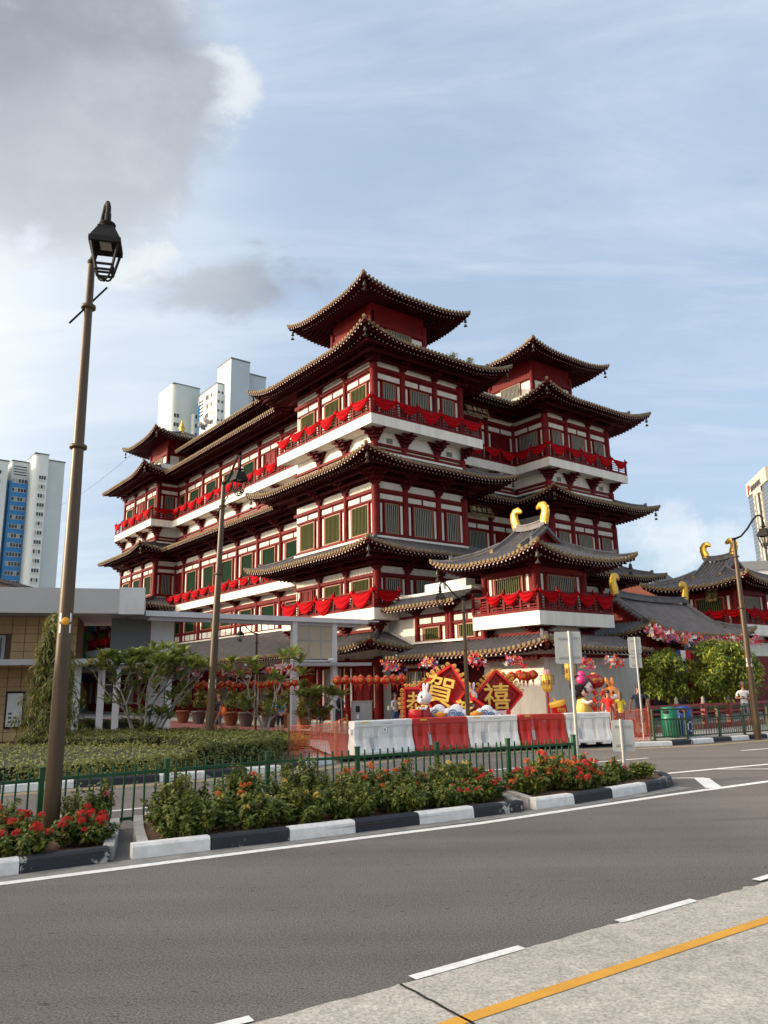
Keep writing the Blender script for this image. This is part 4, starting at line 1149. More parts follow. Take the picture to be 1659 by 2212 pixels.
def street_lamp(label, base, h, arm_dir, r0=.118, r1=.055, reach=.62, rise=.75, ls=1.0, nums=None, spike=True, stay=None):
    root = thing('street_lamp', label, 'street lamp', (base[0], base[1], 0), 0, 'street lamps')
    p = MB(); p.tube([(0, 0, 0), (0, 0, h * .45), (0, 0, h)], [r0, (r0 + r1) / 2 + .012, r1], 16)
    pole = p.build('pole', M_POLE, root)
    for q in (.645, .91):
        rr = r0 + (r1 - r0) * q + .004; rg = MB()
        rg.lathe([(rr, -.03), (rr + .045, -.025), (rr + .045, .025), (rr, .03)], 16, M=Matrix.Translation((0, 0, h * q)))
        if spike and q > .6:
            MB().bar((.26 * arm_dir[1], -.26 * arm_dir[0], h * .91 - .34), (-.26 * arm_dir[1], .26 * arm_dir[0], h * .91 + .42), .028).build('banner_arm', M_LAMPB, pole)
        rg.build('pole_ring', M_POLE, pole)
    ax, ay = arm_dir; pts = []
    prof = [(0, 0), (.05, .03), (.25, .12), (.5, .45), (.68, .78), (.82, .97), (.93, .98), (1.0, .85), (1.0, .62)]
    for t, z in prof: pts.append((ax * t * reach, ay * t * reach, h + z * rise))
    am = MB(); am.tube(pts, [.05 * ls] * 2 + [.04 * ls] * 7, 8); am.ball((0, 0, h), r1 * 1.25, 10)
    am.lathe([(.05, .0), (.05, .12), (.035, .14)], 8, M=Matrix.Translation((ax * reach, ay * reach, h + .52 * rise)))
    am.build('arm', M_LAMPB, root)
    zt = h + .52 * rise; lx, ly = ax * reach, ay * reach; an = math.atan2(ay, ax) - R(24)
    M0 = Matrix.Translation((lx, ly, zt)) @ Matrix.Rotation(an, 4, 'Z') @ Matrix.Scale(ls, 4)
    ln = MB()
    ln.lathe([(.03, .0), (.12, -.05), (.125, -.07), (.06, -.09), (.07, -.14)], 12, 0, M0)
    def fr(w0, z0, w1, z1, mi=0):
        a = [Vector((sx * w0, sy * w0, z0)) for sx, sy in ((-1, -1), (1, -1), (1, 1), (-1, 1))]; b = [Vector((sx * w1, sy * w1, z1)) for sx, sy in ((-1, -1), (1, -1), (1, 1), (-1, 1))]
        ln.grid([[M0 @ q for q in a], [M0 @ q for q in b]], mi, False, True)
    fr(.09, -.14, .125, -.14); fr(.125, -.14, .125, -.17); fr(.125, -.17, .215, -.38); fr(.215, -.38, .225, -.38); fr(.225, -.38, .225, -.46); fr(.225, -.46, .18, -.46); fr(.18, -.46, .17, -.40); fr(.17, -.40, .02, -.39)
    lan = ln.build('lantern_hood', M_LAMPB, root)
    df = MB().box(-.11, .11, -.08, .08, -.43, -.405, 0, M0); df.build('diffuser', M_LAMPG, lan)
    cg = MB()
    for sx, sy in ((-1, -1), (1, -1), (1, 1), (-1, 1)):
        cg.bar(M0 @ Vector((sx * .19, sy * .19, -.45)), M0 @ Vector((sx * .11, sy * .11, -.86)), .03 * ls)
        q = [(.11, -.80), (.10, -.87), (.08, -.93), (.04, -.97), (0, -.96)]
        cg.tube([M0 @ Vector((sx * a, sy * a, z)) for a, z in q], .016 * ls, 5)
    for z, w in ((-.78, .125), (-.86, .11)):
        for (a, b) in (((-1, -1), (1, -1)), ((1, -1), (1, 1)), ((1, 1), (-1, 1)), ((-1, 1), (-1, -1))):
            cg.bar(M0 @ Vector((a[0] * w, a[1] * w, z)), M0 @ Vector((b[0] * w, b[1] * w, z)), .028 * ls)
    cg.ball(M0 @ Vector((0, 0, -.97)), .035 * ls, 8)
    cg.build('lantern_cage', M_LAMPB, root)
    if nums:
        txt, z, size, angs = nums
        for a in angs:
            for k, ch in enumerate(txt):
                me = text_mesh(ch, size, .002, bold=.004); me.materials.append(M_NUM)
                rr = r0 + (r1 - r0) * (z / h) + .006; zz = z - k * size * .98
                link('numeral', me, pole, (rr * math.cos(a), rr * math.sin(a), zz), (R(90), 0, a + R(90)))
    return root
VW = lambda b, da: math.atan2(-b[1], -b[0]) + da
L1 = (-4.50, 10.8); lamp1 = street_lamp('tall bronze lamp post nearest the camera, rising from the red flowers at left', L1, 8.52, (.62, -.78), .110, .054, .66, .72, 1.0, ('11', 2.98, .16, (VW(L1, R(42)), VW(L1, R(-42)))))
st = MB(); st.lathe([(0, .004), (.055, .004), (.055, 0)], 14, 0); a0 = VW(L1, 0)
link('pole_sticker', st.mesh('pole_sticker', mat('orange_sticker', (.8, .35, .02), .5)), lamp1.children[0], (.110 * math.cos(a0), .110 * math.sin(a0), 2.93), (R(90), 0, a0 + R(90)))
L2 = (-5.92, 26.24); lamp2 = street_lamp('bronze lamp post in the hedge in front of the temple left wing', L2, 9.1, (.86, -.5), .15, .075, .72, .95, 1.05, ('11', 2.25, .17, (VW(L2, R(50)), VW(L2, R(-50)))))
lamp2.rotation_euler = (0, R(1.6), 0)      # it leans a little
street_lamp('small dark lamp post among the trees below the left balconies', (-6.2, 37.0), 4.55, (-.9, .35), .07, .045, .95, .5, .62, None, False)
street_lamp('slim bronze lamp post standing in front of the gold character boards', (2.74, 27.1), 4.93, (-.88, -.1), .075, .05, .92, .62, .68, None, False)
L5 = (12.45, 26.9); street_lamp('bronze lamp post behind the railing at the right edge', L5, 6.85, (.9, -.42), .12, .06, 1.0, .8, .85, ('16', 2.62, .17, (VW(L5, R(-35)), VW(L5, R(55)))), False)

# picket fence on the median
fence = thing('picket_fence', 'dark green metal picket fence along the flower planter', 'fence', (-3.42, 12.36, 0))
FP = [(-9.3, 8.15), (-7.85, 9.2), (-6.35, 10.25), (-4.88, 11.3), (-3.42, 12.36), (-2.02, 13.37), (-.55, 14.03), (.89, 14.8), (2.3, 15.4), (3.73, 16.1)]
F0 = Vector((-3.42, 12.36, 0))
PK = MB().box(-.012, .012, -.012, .012, 0, .80).lathe([(.017, .79), (0, .81)], 4).mesh('picket', M_GREEN)
PO = MB().box(-.035, .035, -.035, .035, 0, .93).box(-.042, .042, -.042, .042, .925, .945).mesh('post', M_GREEN)
for i, p in enumerate(FP):
    an = math.atan2(FP[min(i + 1, len(FP) - 1)][1] - FP[max(i - 1, 0)][1], FP[min(i + 1, len(FP) - 1)][0] - FP[max(i - 1, 0)][0])
    link('post', PO, fence, Vector((*p, 0)) - F0, (0, 0, an))
    if i < len(FP) - 1:
        a = Vector((*p, 0)) - F0; b = Vector((*FP[i + 1], 0)) - F0
        for z in (.13, .77):
            MB().bar(a + Vector((0, 0, z)), b + Vector((0, 0, z)), .032, .045).build('rail', M_GREEN, fence)
        for k in range(1, 11):
            q = a + (b - a) * k / 11; link('picket', PK, fence, q + Vector((0, 0, .085)), (random.gauss(0, .012), random.gauss(0, .012), an))

# railing on the far pavement
rail = thing('railing', 'green pedestrian railing along the far pavement at right', 'railing', (8.65, 25.95, .1))
RP = [(8.65, 25.95), (9.95, 26.55), (11.35, 27.28), (12.45, 27.85), (13.6, 28.45), (14.8, 29.05), (16, 29.7)]
R0 = Vector((8.65, 25.95, 0))
RPO = MB().box(-.035, .035, -.03, .03, 0, .98).box(-.08, .08, -.06, .06, 0, .02).mesh('post', M_GREEN2)
RPK = MB().box(-.009, .009, -.009, .009, 0, .55).mesh('picket', M_GREEN2)
for i, p in enumerate(RP):
    q = Vector((*p, 0)) - R0; nx = RP[min(i + 1, len(RP) - 1)]; pv = RP[max(i - 1, 0)]; an = math.atan2(nx[1] - pv[1], nx[0] - pv[0])
    link('post', RPO, rail, q, (0, 0, an))
    if i < len(RP) - 1:
        b = Vector((*RP[i + 1], 0)) - R0
        for z, w in ((.96, .055), (.64, .035), (.09, .035)): MB().bar(q + Vector((0, 0, z)), b + Vector((0, 0, z)), w, .045).build('rail', M_GREEN2, rail)
        for k in range(1, 12): link('picket', RPK, rail, q + (b - q) * k / 12 + Vector((0, 0, .09)), (0, 0, an))

# red timber balustrade of the temple forecourt
M_REDR = mat('red_rail_paint', (0.26, 0.035, 0.028), 0.5, var=.3, vscale=3)
bal = thing('balustrade', 'red timber balustrade in front of the round trees at right', 'fence', (9.7, 29.5, .1))
BP = [Vector((9.7 + 1.46 * i, 29.5 + 1.06 * i, 0)) for i in range(6)]
for i, p in enumerate(BP):
    q = p - BP[0]
    MB().box(-.09, .09, -.09, .09, 0, 1.0).lathe([(.06, 1.0), (.085, 1.06), (.05, 1.12), (.08, 1.18), (0, 1.28)], 10, 1).build('post', [M_REDR, mat('stone_cap', (.3, .27, .22), .8)], bal, q, (0, 0, R(36)))
    if i < 5:
        b = BP[i + 1] - BP[0]
        for z, w, h_ in ((.92, .11, .11), (.66, .07, .07), (.1, .1, .2)): MB().bar(q + Vector((0, 0, z)), b + Vector((0, 0, z)), w, h_).build('rail', M_REDR, bal)
        m = (q + b) / 2; MB().box(-.05, .05, -.05, .05, .2, .92).build('post', M_REDR, bal, m, (0, 0, R(36)))
        for z in (.32, .42, .52): MB().bar(q + Vector((0, 0, z)), b + Vector((0, 0, z)), .03, .04).build('slat', M_GREEN2, bal)

# road signs seen from behind
def sign(label, base, h, panels, r=.03, rz=0, offx=0.0):
    root = thing('road_sign', label, 'sign', (base[0], base[1], .1), rz, 'road signs seen from behind')
    MB().tube([(0, -.045, 0), (0, -.045, h)], r, 10).build('pole', M_STEEL, root)
    for (x0, x1, z0, z1) in panels:
        rr = .045; n = 5; poly = []
        for cx, cz, a in ((x1 - rr, z1 - rr, 0), (x0 + rr, z1 - rr, 90), (x0 + rr, z0 + rr, 180), (x1 - rr, z0 + rr, 270)):
            for k in range(n): t = R(a + 90 * k / (n - 1)); poly.append((cx + rr * math.cos(t), cz + rr * math.sin(t)))
        pn = MB().prism(poly, .012, Matrix.Rotation(R(90), 4, 'X')).build('sign_panel', M_SIGNB, root)
        b = MB()
        for z in (z0 + (z1 - z0) * .2, z0 + (z1 - z0) * .8): b.box(x0 + .06, x1 - .06, -.035, -.0125, z - .018, z + .018)
        b.build('bracket', M_STEEL, pn)
    return root
sign('tall grey sign back on a pole beside the end of the picket fence', (3.95, 16.8), 2.96, [(-.32, .26, 2.27, 2.95)], .038, R(4))
sign('double grey sign back on a slim pole in front of the round trees', (8.47, 26.5), 3.36, [(-.24, .20, 2.80, 3.36), (-.24, .18, 2.33, 2.78)], .032)
sign('low grey sign back on a short pole at the planter tip', (4.79, 16.4), 1.12, [(-.19, .26, .48, 1.10)], .035, R(-3))

# bins
def bin_(label, loc, col, rz):
    m = mat('bin_' + label.split()[0], col, .4, var=.15, vscale=5); root = thing('litter_bin', label, 'bin', loc, rz, 'pavement litter bins')
    b = MB().lathe([(.24, 0), (.27, .62)], 20)
    for k in range(18):
        a = R(20 * k); b.box(-.012, .012, -.012, .03, .06, .6, 0, Matrix.Rotation(a, 4, 'Z') @ Matrix.Translation((0, .25, 0)))
    b.build('body', m, root)
    hd = MB().lathe([(.285, .62), (.285, .70), (.265, .72), (.27, .95), (.255, 1.0), (.0, 1.02)], 20).build('hood', m, root)
    MB().lathe([(0, .006), (.075, .006), (.075, 0)], 12, 0, Matrix.Rotation(R(-25), 4, 'Z') @ Matrix.Translation((0, -.268, .86)) @ Matrix.Rotation(R(90), 4, 'X') @ Matrix.Scale(1.5, 4, (1, 0, 0))).build('opening', M_DARK, hd)
    return root
bin_('green plastic litter bin with ribbed body behind the railing', (9.62, 27.1, .1), (.005, .16, .085), R(-20))
bb_ = bin_('blue recycling bin with white emblem next to the green one', (10.28, 27.6, .1), (.006, .05, .28), R(0))
em = MB()
for k in range(3):
    a = R(120 * k + 15); em.tube([(math.cos(a + R(t)) * .10, 0, math.sin(a + R(t)) * .15) for t in range(0, 95, 15)], .022, 5)
em.build('emblem', M_NUM, bb_, (.10, -.262, .34), (0, 0, R(22)))
MB().ball((0, 0, 0), .05, 10, 0, (2, .5, 1)).build('opening_mark', mat('red_mark', (.3, .03, .03), .5), bb_, (-.05, -.27, .86), (0, 0, R(-8)))

# water-filled barriers
M_BW = mat('barrier_white', (0.80, 0.785, 0.75), 0.55, col2=(.68, .66, .61), vscale=3.0, vdetail=8)
M_BR = mat('barrier_red', (0.55, 0.022, 0.014), 0.5, col2=(.44, .03, .02), vscale=3.0, vdetail=8)
M_LBL = mat('yellow_reflector', (.75, .5, .03), .5)
def barrier(label, a, b, white):
    a = Vector((*a, 0)); b = Vector((*b, 0)); L = (b - a).length; an = math.atan2(b.y - a.y, b.x - a.x); m = M_BW if white else M_BR
    root = thing('water_barrier', label, 'barrier', (a.x, a.y, .1), an, 'water-filled road barriers')
    prof = [(-.27, .06), (-.27, .12), (-.22, .26), (-.145, .46), (-.125, .78), (-.15, .79), (-.15, .93), (-.13, .95), (.13, .95), (.15, .93), (.15, .79), (.125, .78), (.145, .46), (.22, .26), (.27, .12), (.27, .06)]
    B = MB(); n = 24
    rec = lambda x: 1.0 if abs(((x / L * 4.0) % 1) - .5) < .17 and .05 < x / L < .95 else 0.0
    P = []
    for i in range(n * 2 + 1):
        x = .015 + (L - .03) * i / (n * 2); row = []
        for y, z in prof:
            k = rec(x) if .2 < z < .72 else 0
            row.append(Vector((x, y * (1 - .55 * k) if z > .3 else y * (1 - .25 * k), z)))
        P.append(row)
    B.grid(P, 0, False, True)
    for row in (P[0], P[-1]): B.add(row, [tuple(range(len(row)))])
    for x in (L * .15, L * .5, L * .85): B.box(x - .14, x + .14, -.26, .26, 0, .06)
    for x, s in ((0, -1), (L, 1)): B.box(x - .05, x + .05, -.06, .06, .62, .74)
    body = B.build('body', m, root)
    MB().box(L * .12, L * .24, -.1515, -.1505, .885, .925).build('reflector', M_LBL, body)
    w = MB().box(-.045, .045, -.015, .015, -.17, .13).tube([(-.03, 0, .13), (-.03, 0, .18), (0, 0, .21), (.03, 0, .18), (.03, 0, .13)], .007, 5)
    w.build('ballast_tag', M_STEEL, root, (L * .27, -.215, .36), (R(-12), 0, 0))
    MB().tube([(L * .27, -.2, .57), (L * .27, -.155, .9)], .004, 4).build('cord', M_STEEL, root)
    me = text_mesh('HLS' if not white else 'HLS CONTRACTS', .07 if not white else .05, .0008); me.materials.append(mat('faded_print', (.33, .29, .27) if white else (.3, .05, .04), .7))
    link('lettering', me, body, (L * .55, -.152 if white else -.132, .86 if white else .74), (R(90), 0, 0))
    return root
BA = [(-1.02, 21.9), (.66, 23.08), (2.36, 24.02), (3.98, 24.45), (5.52, 24.92), (7.05, 25.35)]
BL = ['white water barrier at the left end beside the orange net', 'red water barrier below the rabbit with the drum', 'white water barrier in the middle of the row', 'red water barrier right of the middle white one', 'white water barrier at the right end of the row']
bars_ = [barrier(BL[i], BA[i], (Vector(BA[i + 1]) - (Vector(BA[i + 1]) - Vector(BA[i])).normalized() * .05), i % 2 == 0) for i in range(5)]
nt_ = MB().box(-.1, .1, -.002, 0, -.09, .09).build('notice', M_NUM, bars_[0], (1.05, -.155, .69), (R(-3), 0, 0))
lg = MB()
for q in ((-.06, 0, -.03, .04), (-.03, .04, 0, 0), (0, 0, -.03, -.04), (-.03, -.04, -.06, 0), (-.04, .01, -.01, -.03)): lg.bar((q[0], -.004, q[1]), (q[2], -.004, q[3]), .008)
for z in (.05, .0, -.05): lg.box(.05, .075, -.005, -.003, z - .015, z + .02)
lg.build('logo', mat('print_purple', (.16, .08, .13), .6), nt_)

# orange safety net with posts
M_NET = mat('orange_net', (0.72, 0.13, 0.055), 0.6)
def net(label, a, b, h0, h1, sag):
    root = thing('safety_net', label, 'net', (a[0], a[1], .1)); b = Vector((b[0] - a[0], b[1] - a[1], 0))
    for p in (Vector((0, 0, 0)), b): MB().tube([p, p + Vector((0, 0, max(h0, h1) + .12))], .025, 8).build('post', mat('rusty_post', (.2, .12, .06), .8, var=.4, vscale=10), root)
    s = MB(); nx = int(b.length / .055); nz = 19; rn = random.Random(9); off = [[rn.gauss(0, .009) for _ in range(nz + 1)] for _ in range(nx + 1)]
    def P(i, k):
        u = i / nx; v = k / nz; h = h0 + (h1 - h0) * u - sag * 4 * u * (1 - u)
        return b * u + Vector((off[i][k], .05 * math.sin(u * 9 + v * 3) + off[i][(k + 3) % nz], .02 + v * h + off[i][k] * .6))
    for i in range(0, nx + 1): s.tube([P(i, k) for k in range(0, nz + 1, 2)], .0045 if i % 3 else .008, 3, 0, False, False)
    for k in range(nz + 1): s.tube([P(i, k) for i in range(0, nx + 1, 2)], .006 if k not in (0, nz) else .012, 3, 0, False, False)
    tag(s.build('net_strands', M_NET, root), kind='stuff'); return root
net('sagging orange safety net left of the white barrier', (-2.86, 22.75), (-1.14, 22.1), .82, 1.02, .10)
net('orange safety net at the kerb corner by the railing', (7.15, 25.4), (8.5, 25.85), .95, .98, .02)

# metro entrance and covered walkway
M_FASC = mat('grey_fascia', (0.40, 0.395, 0.385), 0.55, var=.08, vscale=.6)
M_CANW = mat('canopy_white', (0.56, 0.565, 0.565), 0.5, var=.1, vscale=1.5)
M_CANG = mat('canopy_grey', (0.36, 0.35, 0.35), 0.6, var=.12, vscale=1.0)
M_TAN = mat('tan_tile', (0.46, 0.30, 0.135), 0.6, var=.18, vscale=1.2)
M_GROUT = mat('tile_grout', (0.10, 0.06, 0.035), .8)
M_SCR = mat('frosted_screen', (0.66, 0.60, 0.48), 0.4, var=.08, vscale=1.0, trans=.55)
FD = math.atan2(.292, .956)
mrt = thing('station_entrance', 'tan tiled station entrance with a deep grey roof fascia at left', 'building', (-9.64, 30.6, .1), FD)
bx('fascia', M_FASC, mrt, -16, 0, 0, .25, 4.9, 5.86); bx('fascia', M_FASC, mrt, -.26, .003, .25, 7.0, 4.905, 5.86)
bx('fascia_end', M_CANW, mrt, -.95, .01, -.03, .3, 4.86, 5.92)
for k in range(6): bx('panel_joint', M_CANG, mrt, -2.9 - k * 2.4, -2.885 - k * 2.4, -.004, 0, 4.9, 5.86)
bx('drip_edge', M_CANG, mrt, -16, -.96, -.02, 0, 4.88, 4.92)
bx('soffit', M_CANG, mrt, -16, -.3, .25, 7.0, 4.95, 5.1)
bx('roof', M_CANG, mrt, -15.8, -.3, .26, 6.9, 5.6, 5.75)
bx('wall', M_GROUT, mrt, -13.5, -2.62, 2.3, 5.5, 0, 4.94)
tl_ = MB().box(-.235, .235, -.02, 0, -.165, .165).mesh('wall_tile', M_TAN)
for i in range(20):
    for k in range(14):
        x = -2.87 - i * .495; z = .22 + k * .35
        if z > 4.85: continue
        if -8.7 < x < -6.0 and 2.95 > z: continue           # dark entrance
        if -7.2 < x < -5.3 and 3.2 < z < 4.15: continue      # window
        if x < -9.8: continue
        link('wall_tile', tl_, mrt, (x, 2.3, z))
w = MB(); w.box(-1.0, 1.0, -.05, .02, -.5, .5); wo = w.build('window', M_CANG, mrt, (-6.3, 2.28, 3.68)); bx('pane', mat('office_glass', (.02, .022, .026), .1, spec=.6), wo, -.88, .88, -.056, -.052, -.4, .4)
bx('entrance_void', M_DARK, mrt, -8.9, -5.75, 2.1, 2.32, 0, 2.85)
pn_ = MB().box(-.34, .34, -.05, 0, -.72, .72).build('notice_board', M_DARK, mrt, (-4.75, 2.25, 1.25))
bx('poster', mat('poster_paper', (.62, .63, .6), .5, var=.15, vscale=6), pn_, -.28, .28, -.056, -.052, -.64, .64)
for k in range(5): bx('poster_block', mat('poster_ink', (.05, .05, .06), .5), pn_, -.2 + (k % 2) * .18, -.08 + (k % 2) * .18, -.06, -.0565, -.5 + (k // 2) * .16, -.42 + (k // 2) * .16)
# lower canopy in front of it
bx('lower_canopy', M_CANW, mrt, -13, 2.2, .6, 2.0, 3.0, 3.14); bx('lower_canopy_edge', M_CANG, mrt, -13, 2.2, .5, .6, 2.94, 3.16)
for x, y in ((-2.4, 1.2), (-1.5, 1.3), (-.9, 1.0), (1.1, 1.5)): bx('post', M_CANW, mrt, x - .13, x + .13, y - .13, y + .13, 0, 3.0)
bx('lift_panel', mat('dark_grey_panel', (.115, .115, .115), .45, var=.1, vscale=2), mrt, -1.3, .28, 2.2, 2.4, 3.15, 4.9); bx('lift_column', M_CANW, mrt, .30, 1.25, 2.15, 2.6, 0, 4.9)
walk = thing('covered_walkway', 'pale flat-roofed walkway shelter with glazed screen in front of the temple', 'shelter', (-9.3, 31.0, .1), math.atan2(6.0, 8.4))
bx('roof', M_CANG, walk, -.4, 10.4, 0.08, 2.6, 4.86, 4.98); bx('roof_edge', M_CANW, walk, -.4, 10.35, -.03, .08, 4.82, 5.03); bx('gutter', M_CANG, walk, -.2, 9.9, .12, .4, 4.66, 4.85)
bx('roof_tip', M_CANW, walk, 10.4, 11.0, -.03, 2.4, 4.93, 4.99)
for x in (6.45, 8.55):
    bx('post', M_CANW, walk, x - .12, x + .12, .10, .32, 0, 4.82)
scr = bx('screen_frame', M_CANW, walk, 6.54, 8.46, .16, .20, 3.05, 3.12)
for i in range(3):
    for k in range(2):
        x0 = 6.56 + i * .635; z0 = 3.15 + k * .84
        bx('screen_pane', M_SCR, walk, x0 + .02, x0 + .615, .165, .185, z0 + .02, z0 + .80)
for x in (7.195, 7.83): bx('screen_mullion', M_CANG, walk, x - .018, x + .018, .15, .20, 3.12, 4.82)
bx('screen_transom', M_CANG, walk, 6.54, 8.46, .147, .198, 3.965, 3.995)
bx('lower_canopy', M_CANW, walk, 6.2, 10.4, -.1, 1.6, 2.88, 2.96); bx('lower_canopy_edge', M_CANG, walk, 6.2, 10.4, -.2, -.1, 2.86, 3.0)
bx('spot_lamp', M_NUM, walk, 8.2, 8.4, -.05, .1, 3.1, 3.2); bx('spot_lamp', M_NUM, walk, 6.2, 6.36, -.05, .1, 3.1, 3.2)

# equipment cabinet by the temple
cab = thing('equipment_cabinet', 'grey metal equipment cabinet standing by the red temple doors', 'cabinet', (-1.15, 34.5, .1), R(12))
bx('body', M_STEEL, cab, -.42, .42, -.25, .25, .08, 1.25); bx('top', M_STEEL, cab, -.45, .45, -.28, .28, 1.25, 1.29); bx('door', mat('cabinet_grey', (.36, .36, .35), .5), cab, -.38, .2, -.262, -.25, .15, 1.2); bx('display', M_DARK, cab, -.3, -.12, -.268, -.2625, .82, 1.08); bx('label', M_NUM, cab, -.26, -.17, -.268, -.2625, .55, .72); bx('plinth', M_DARK, cab, -.4, .4, -.23, .23, 0, .08)
# dead lamp-pole stub and bollard
tag(MB().tube([(0, 0, 0), (-.12, 0, 1.95)], .03, 8).build('leaning_pole', M_STEEL, None, (-1.95, 34.3, .1)), 'thin grey pole leaning beside the cabinet', 'pole')
tag(MB().lathe([(.06, 0), (.06, .75), (.065, .76), (.065, .9), (0, .92)], 10).build('bollard', mat('bollard_wood', (.3, .22, .12), .7), None, (-1.5, 22.9, .1)), 'short bollard post at the left end of the barriers', 'bollard')
# ---------------------------------------------------------------- new-year display
M_DR = mat('display_red', (0.60, 0.010, 0.010), 0.35, var=.15, vscale=4)
M_DRD = mat('display_dark_red', (0.30, 0.008, 0.010), 0.4)
M_DG = mat('display_gold', (0.74, 0.52, 0.10), 0.42, var=.15, vscale=8)
M_DGE = mat('display_gold_edge', (0.62, 0.33, 0.045), 0.45)
M_RW = mat('rabbit_white', (0.80, 0.74, 0.74), 0.38, var=.05, vscale=5)
M_PINK = mat('rabbit_pink', (0.72, 0.36, 0.38), 0.45)
M_BLK = mat('gloss_black', (0.012, 0.010, 0.012), 0.18)
M_OR = mat('rabbit_orange', (0.78, 0.25, 0.035), 0.35, var=.15, vscale=5)
M_SKINP = mat('doll_skin', (0.80, 0.62, 0.56), 0.4)
M_MAG = mat('doll_magenta', (0.62, 0.03, 0.16), 0.3)
M_YO = mat('drum_yellow', (0.82, 0.48, 0.05), 0.4)
M_CLW = mat('cloud_white', (.78, .80, .82), .5); M_CLB = mat('cloud_blue', (.03, .16, .42), .45)
def curl(b, c, r, M, mi=0, w=.016, turns=1.6, flip=1, n=16):
    b.tube([M @ Vector((c[0] + flip * r * (1 - .75 * k / n) * math.cos(2 * math.pi * turns * k / n), -.01, c[1] + r * (1 - .75 * k / n) * math.sin(2 * math.pi * turns * k / n))) for k in range(n + 1)], w, 5, mi)
def char_board(label, loc, rz, half, tilt, ch, csize, cpos, crot=0.0, diamond=True, depth=.28, scroll=True, sq=(1, 1)):
    root = thing('character_board', label, 'display board', loc, rz, 'gold character boards')
    c = MB()
    q = [(0, half * sq[1]), (half * sq[0], 0), (0, -half * sq[1]), (-half * sq[0], 0)] if diamond else [(-half * sq[0], half * sq[1]), (half * sq[0], half * sq[1]), (half * sq[0], -half * sq[1]), (-half * sq[0], -half * sq[1])]
    ct, st_ = math.cos(tilt), math.sin(tilt)
    q = [(x * ct - z * st_, x * st_ + z * ct) for x, z in q]
    Mx = Matrix.Rotation(R(90), 4, 'X')
    c.prism(q[::-1], .06, Matrix.Translation((0, depth * .5 + .05, 0)) @ Mx, 1)         # back panel
    fr = MB()
    for i in range(4):
        a = Vector((q[i][0], 0, q[i][1])); b = Vector((q[(i + 1) % 4][0], 0, q[(i + 1) % 4][1]))
        fr.bar(a, b, depth, .09, 0, up=((a + b) / 2).normalized())
        a2, b2 = a * .72, b * .72
        fr.bar(a2 + Vector((0, .06, 0)), b2 + Vector((0, .06, 0)), .1, .03, 0, up=((a + b) / 2).normalized())
    c.build('back_panel', [M_DR, M_DR], root); fr.build('frame', M_DR, root)
    if scroll:
        s = MB()
        for i in (3, 0):
            a = Vector((q[i][0], 0, q[i][1])); b = Vector((q[(i + 1) % 4][0], 0, q[(i + 1) % 4][1])); n = 7; out = ((a + b) / 2).normalized()
            for k in range(n):
                p = a + (b - a) * (k + .5) / n + out * .09
                curl(s, (p.x, p.z), .075, Matrix.Translation((0, -depth * .45, 0)), 0, .018, 1.3, 1 if i else -1)
                if k in (2, 3, 4): curl(s, (p.x + out.x * .1, p.z + out.z * .1), .06, Matrix.Translation((0, -depth * .45, 0)), 0, .016)
        s.build('scrollwork', M_DGE, root)
    for dz, m, off, nm in ((.05, M_DGE, .012, 'character_edge'), (.02, M_DG, .006, 'character')):
        me = text_mesh(ch, csize, dz, bold=off); me.materials.append(m)
        link(nm, me, root, (cpos[0], -depth * .5 - .05 - (.04 if nm == 'character' else 0), cpos[1]), (R(90), -crot, 0))
    return root
char_board('square red board with gold greeting character behind the left white rabbit', (1.2, 29.7, 1.34), R(-8), .56, 0, '恭', .86, (-.06, -.06), 0, False)
char_board('large tilted red diamond board with a gold character behind the lamp post', (2.18, 29.1, 1.70), R(-16), 1.04, R(-14), '賀', 1.14, (-.20, .02), R(-14), True, .40)
char_board('smaller red diamond board with gold character partly hidden by the lamp post', (2.92, 28.8, 1.05), R(-10), .70, R(8), '新', .66, (-.14, .04), R(-8), True, .28, False)
char_board('red diamond board with gold character under the hanging lanterns at right', (4.12, 29.6, 1.56), R(2), .92, R(2), '禧', 1.02, (-.06, -.10), 0, True, .38)

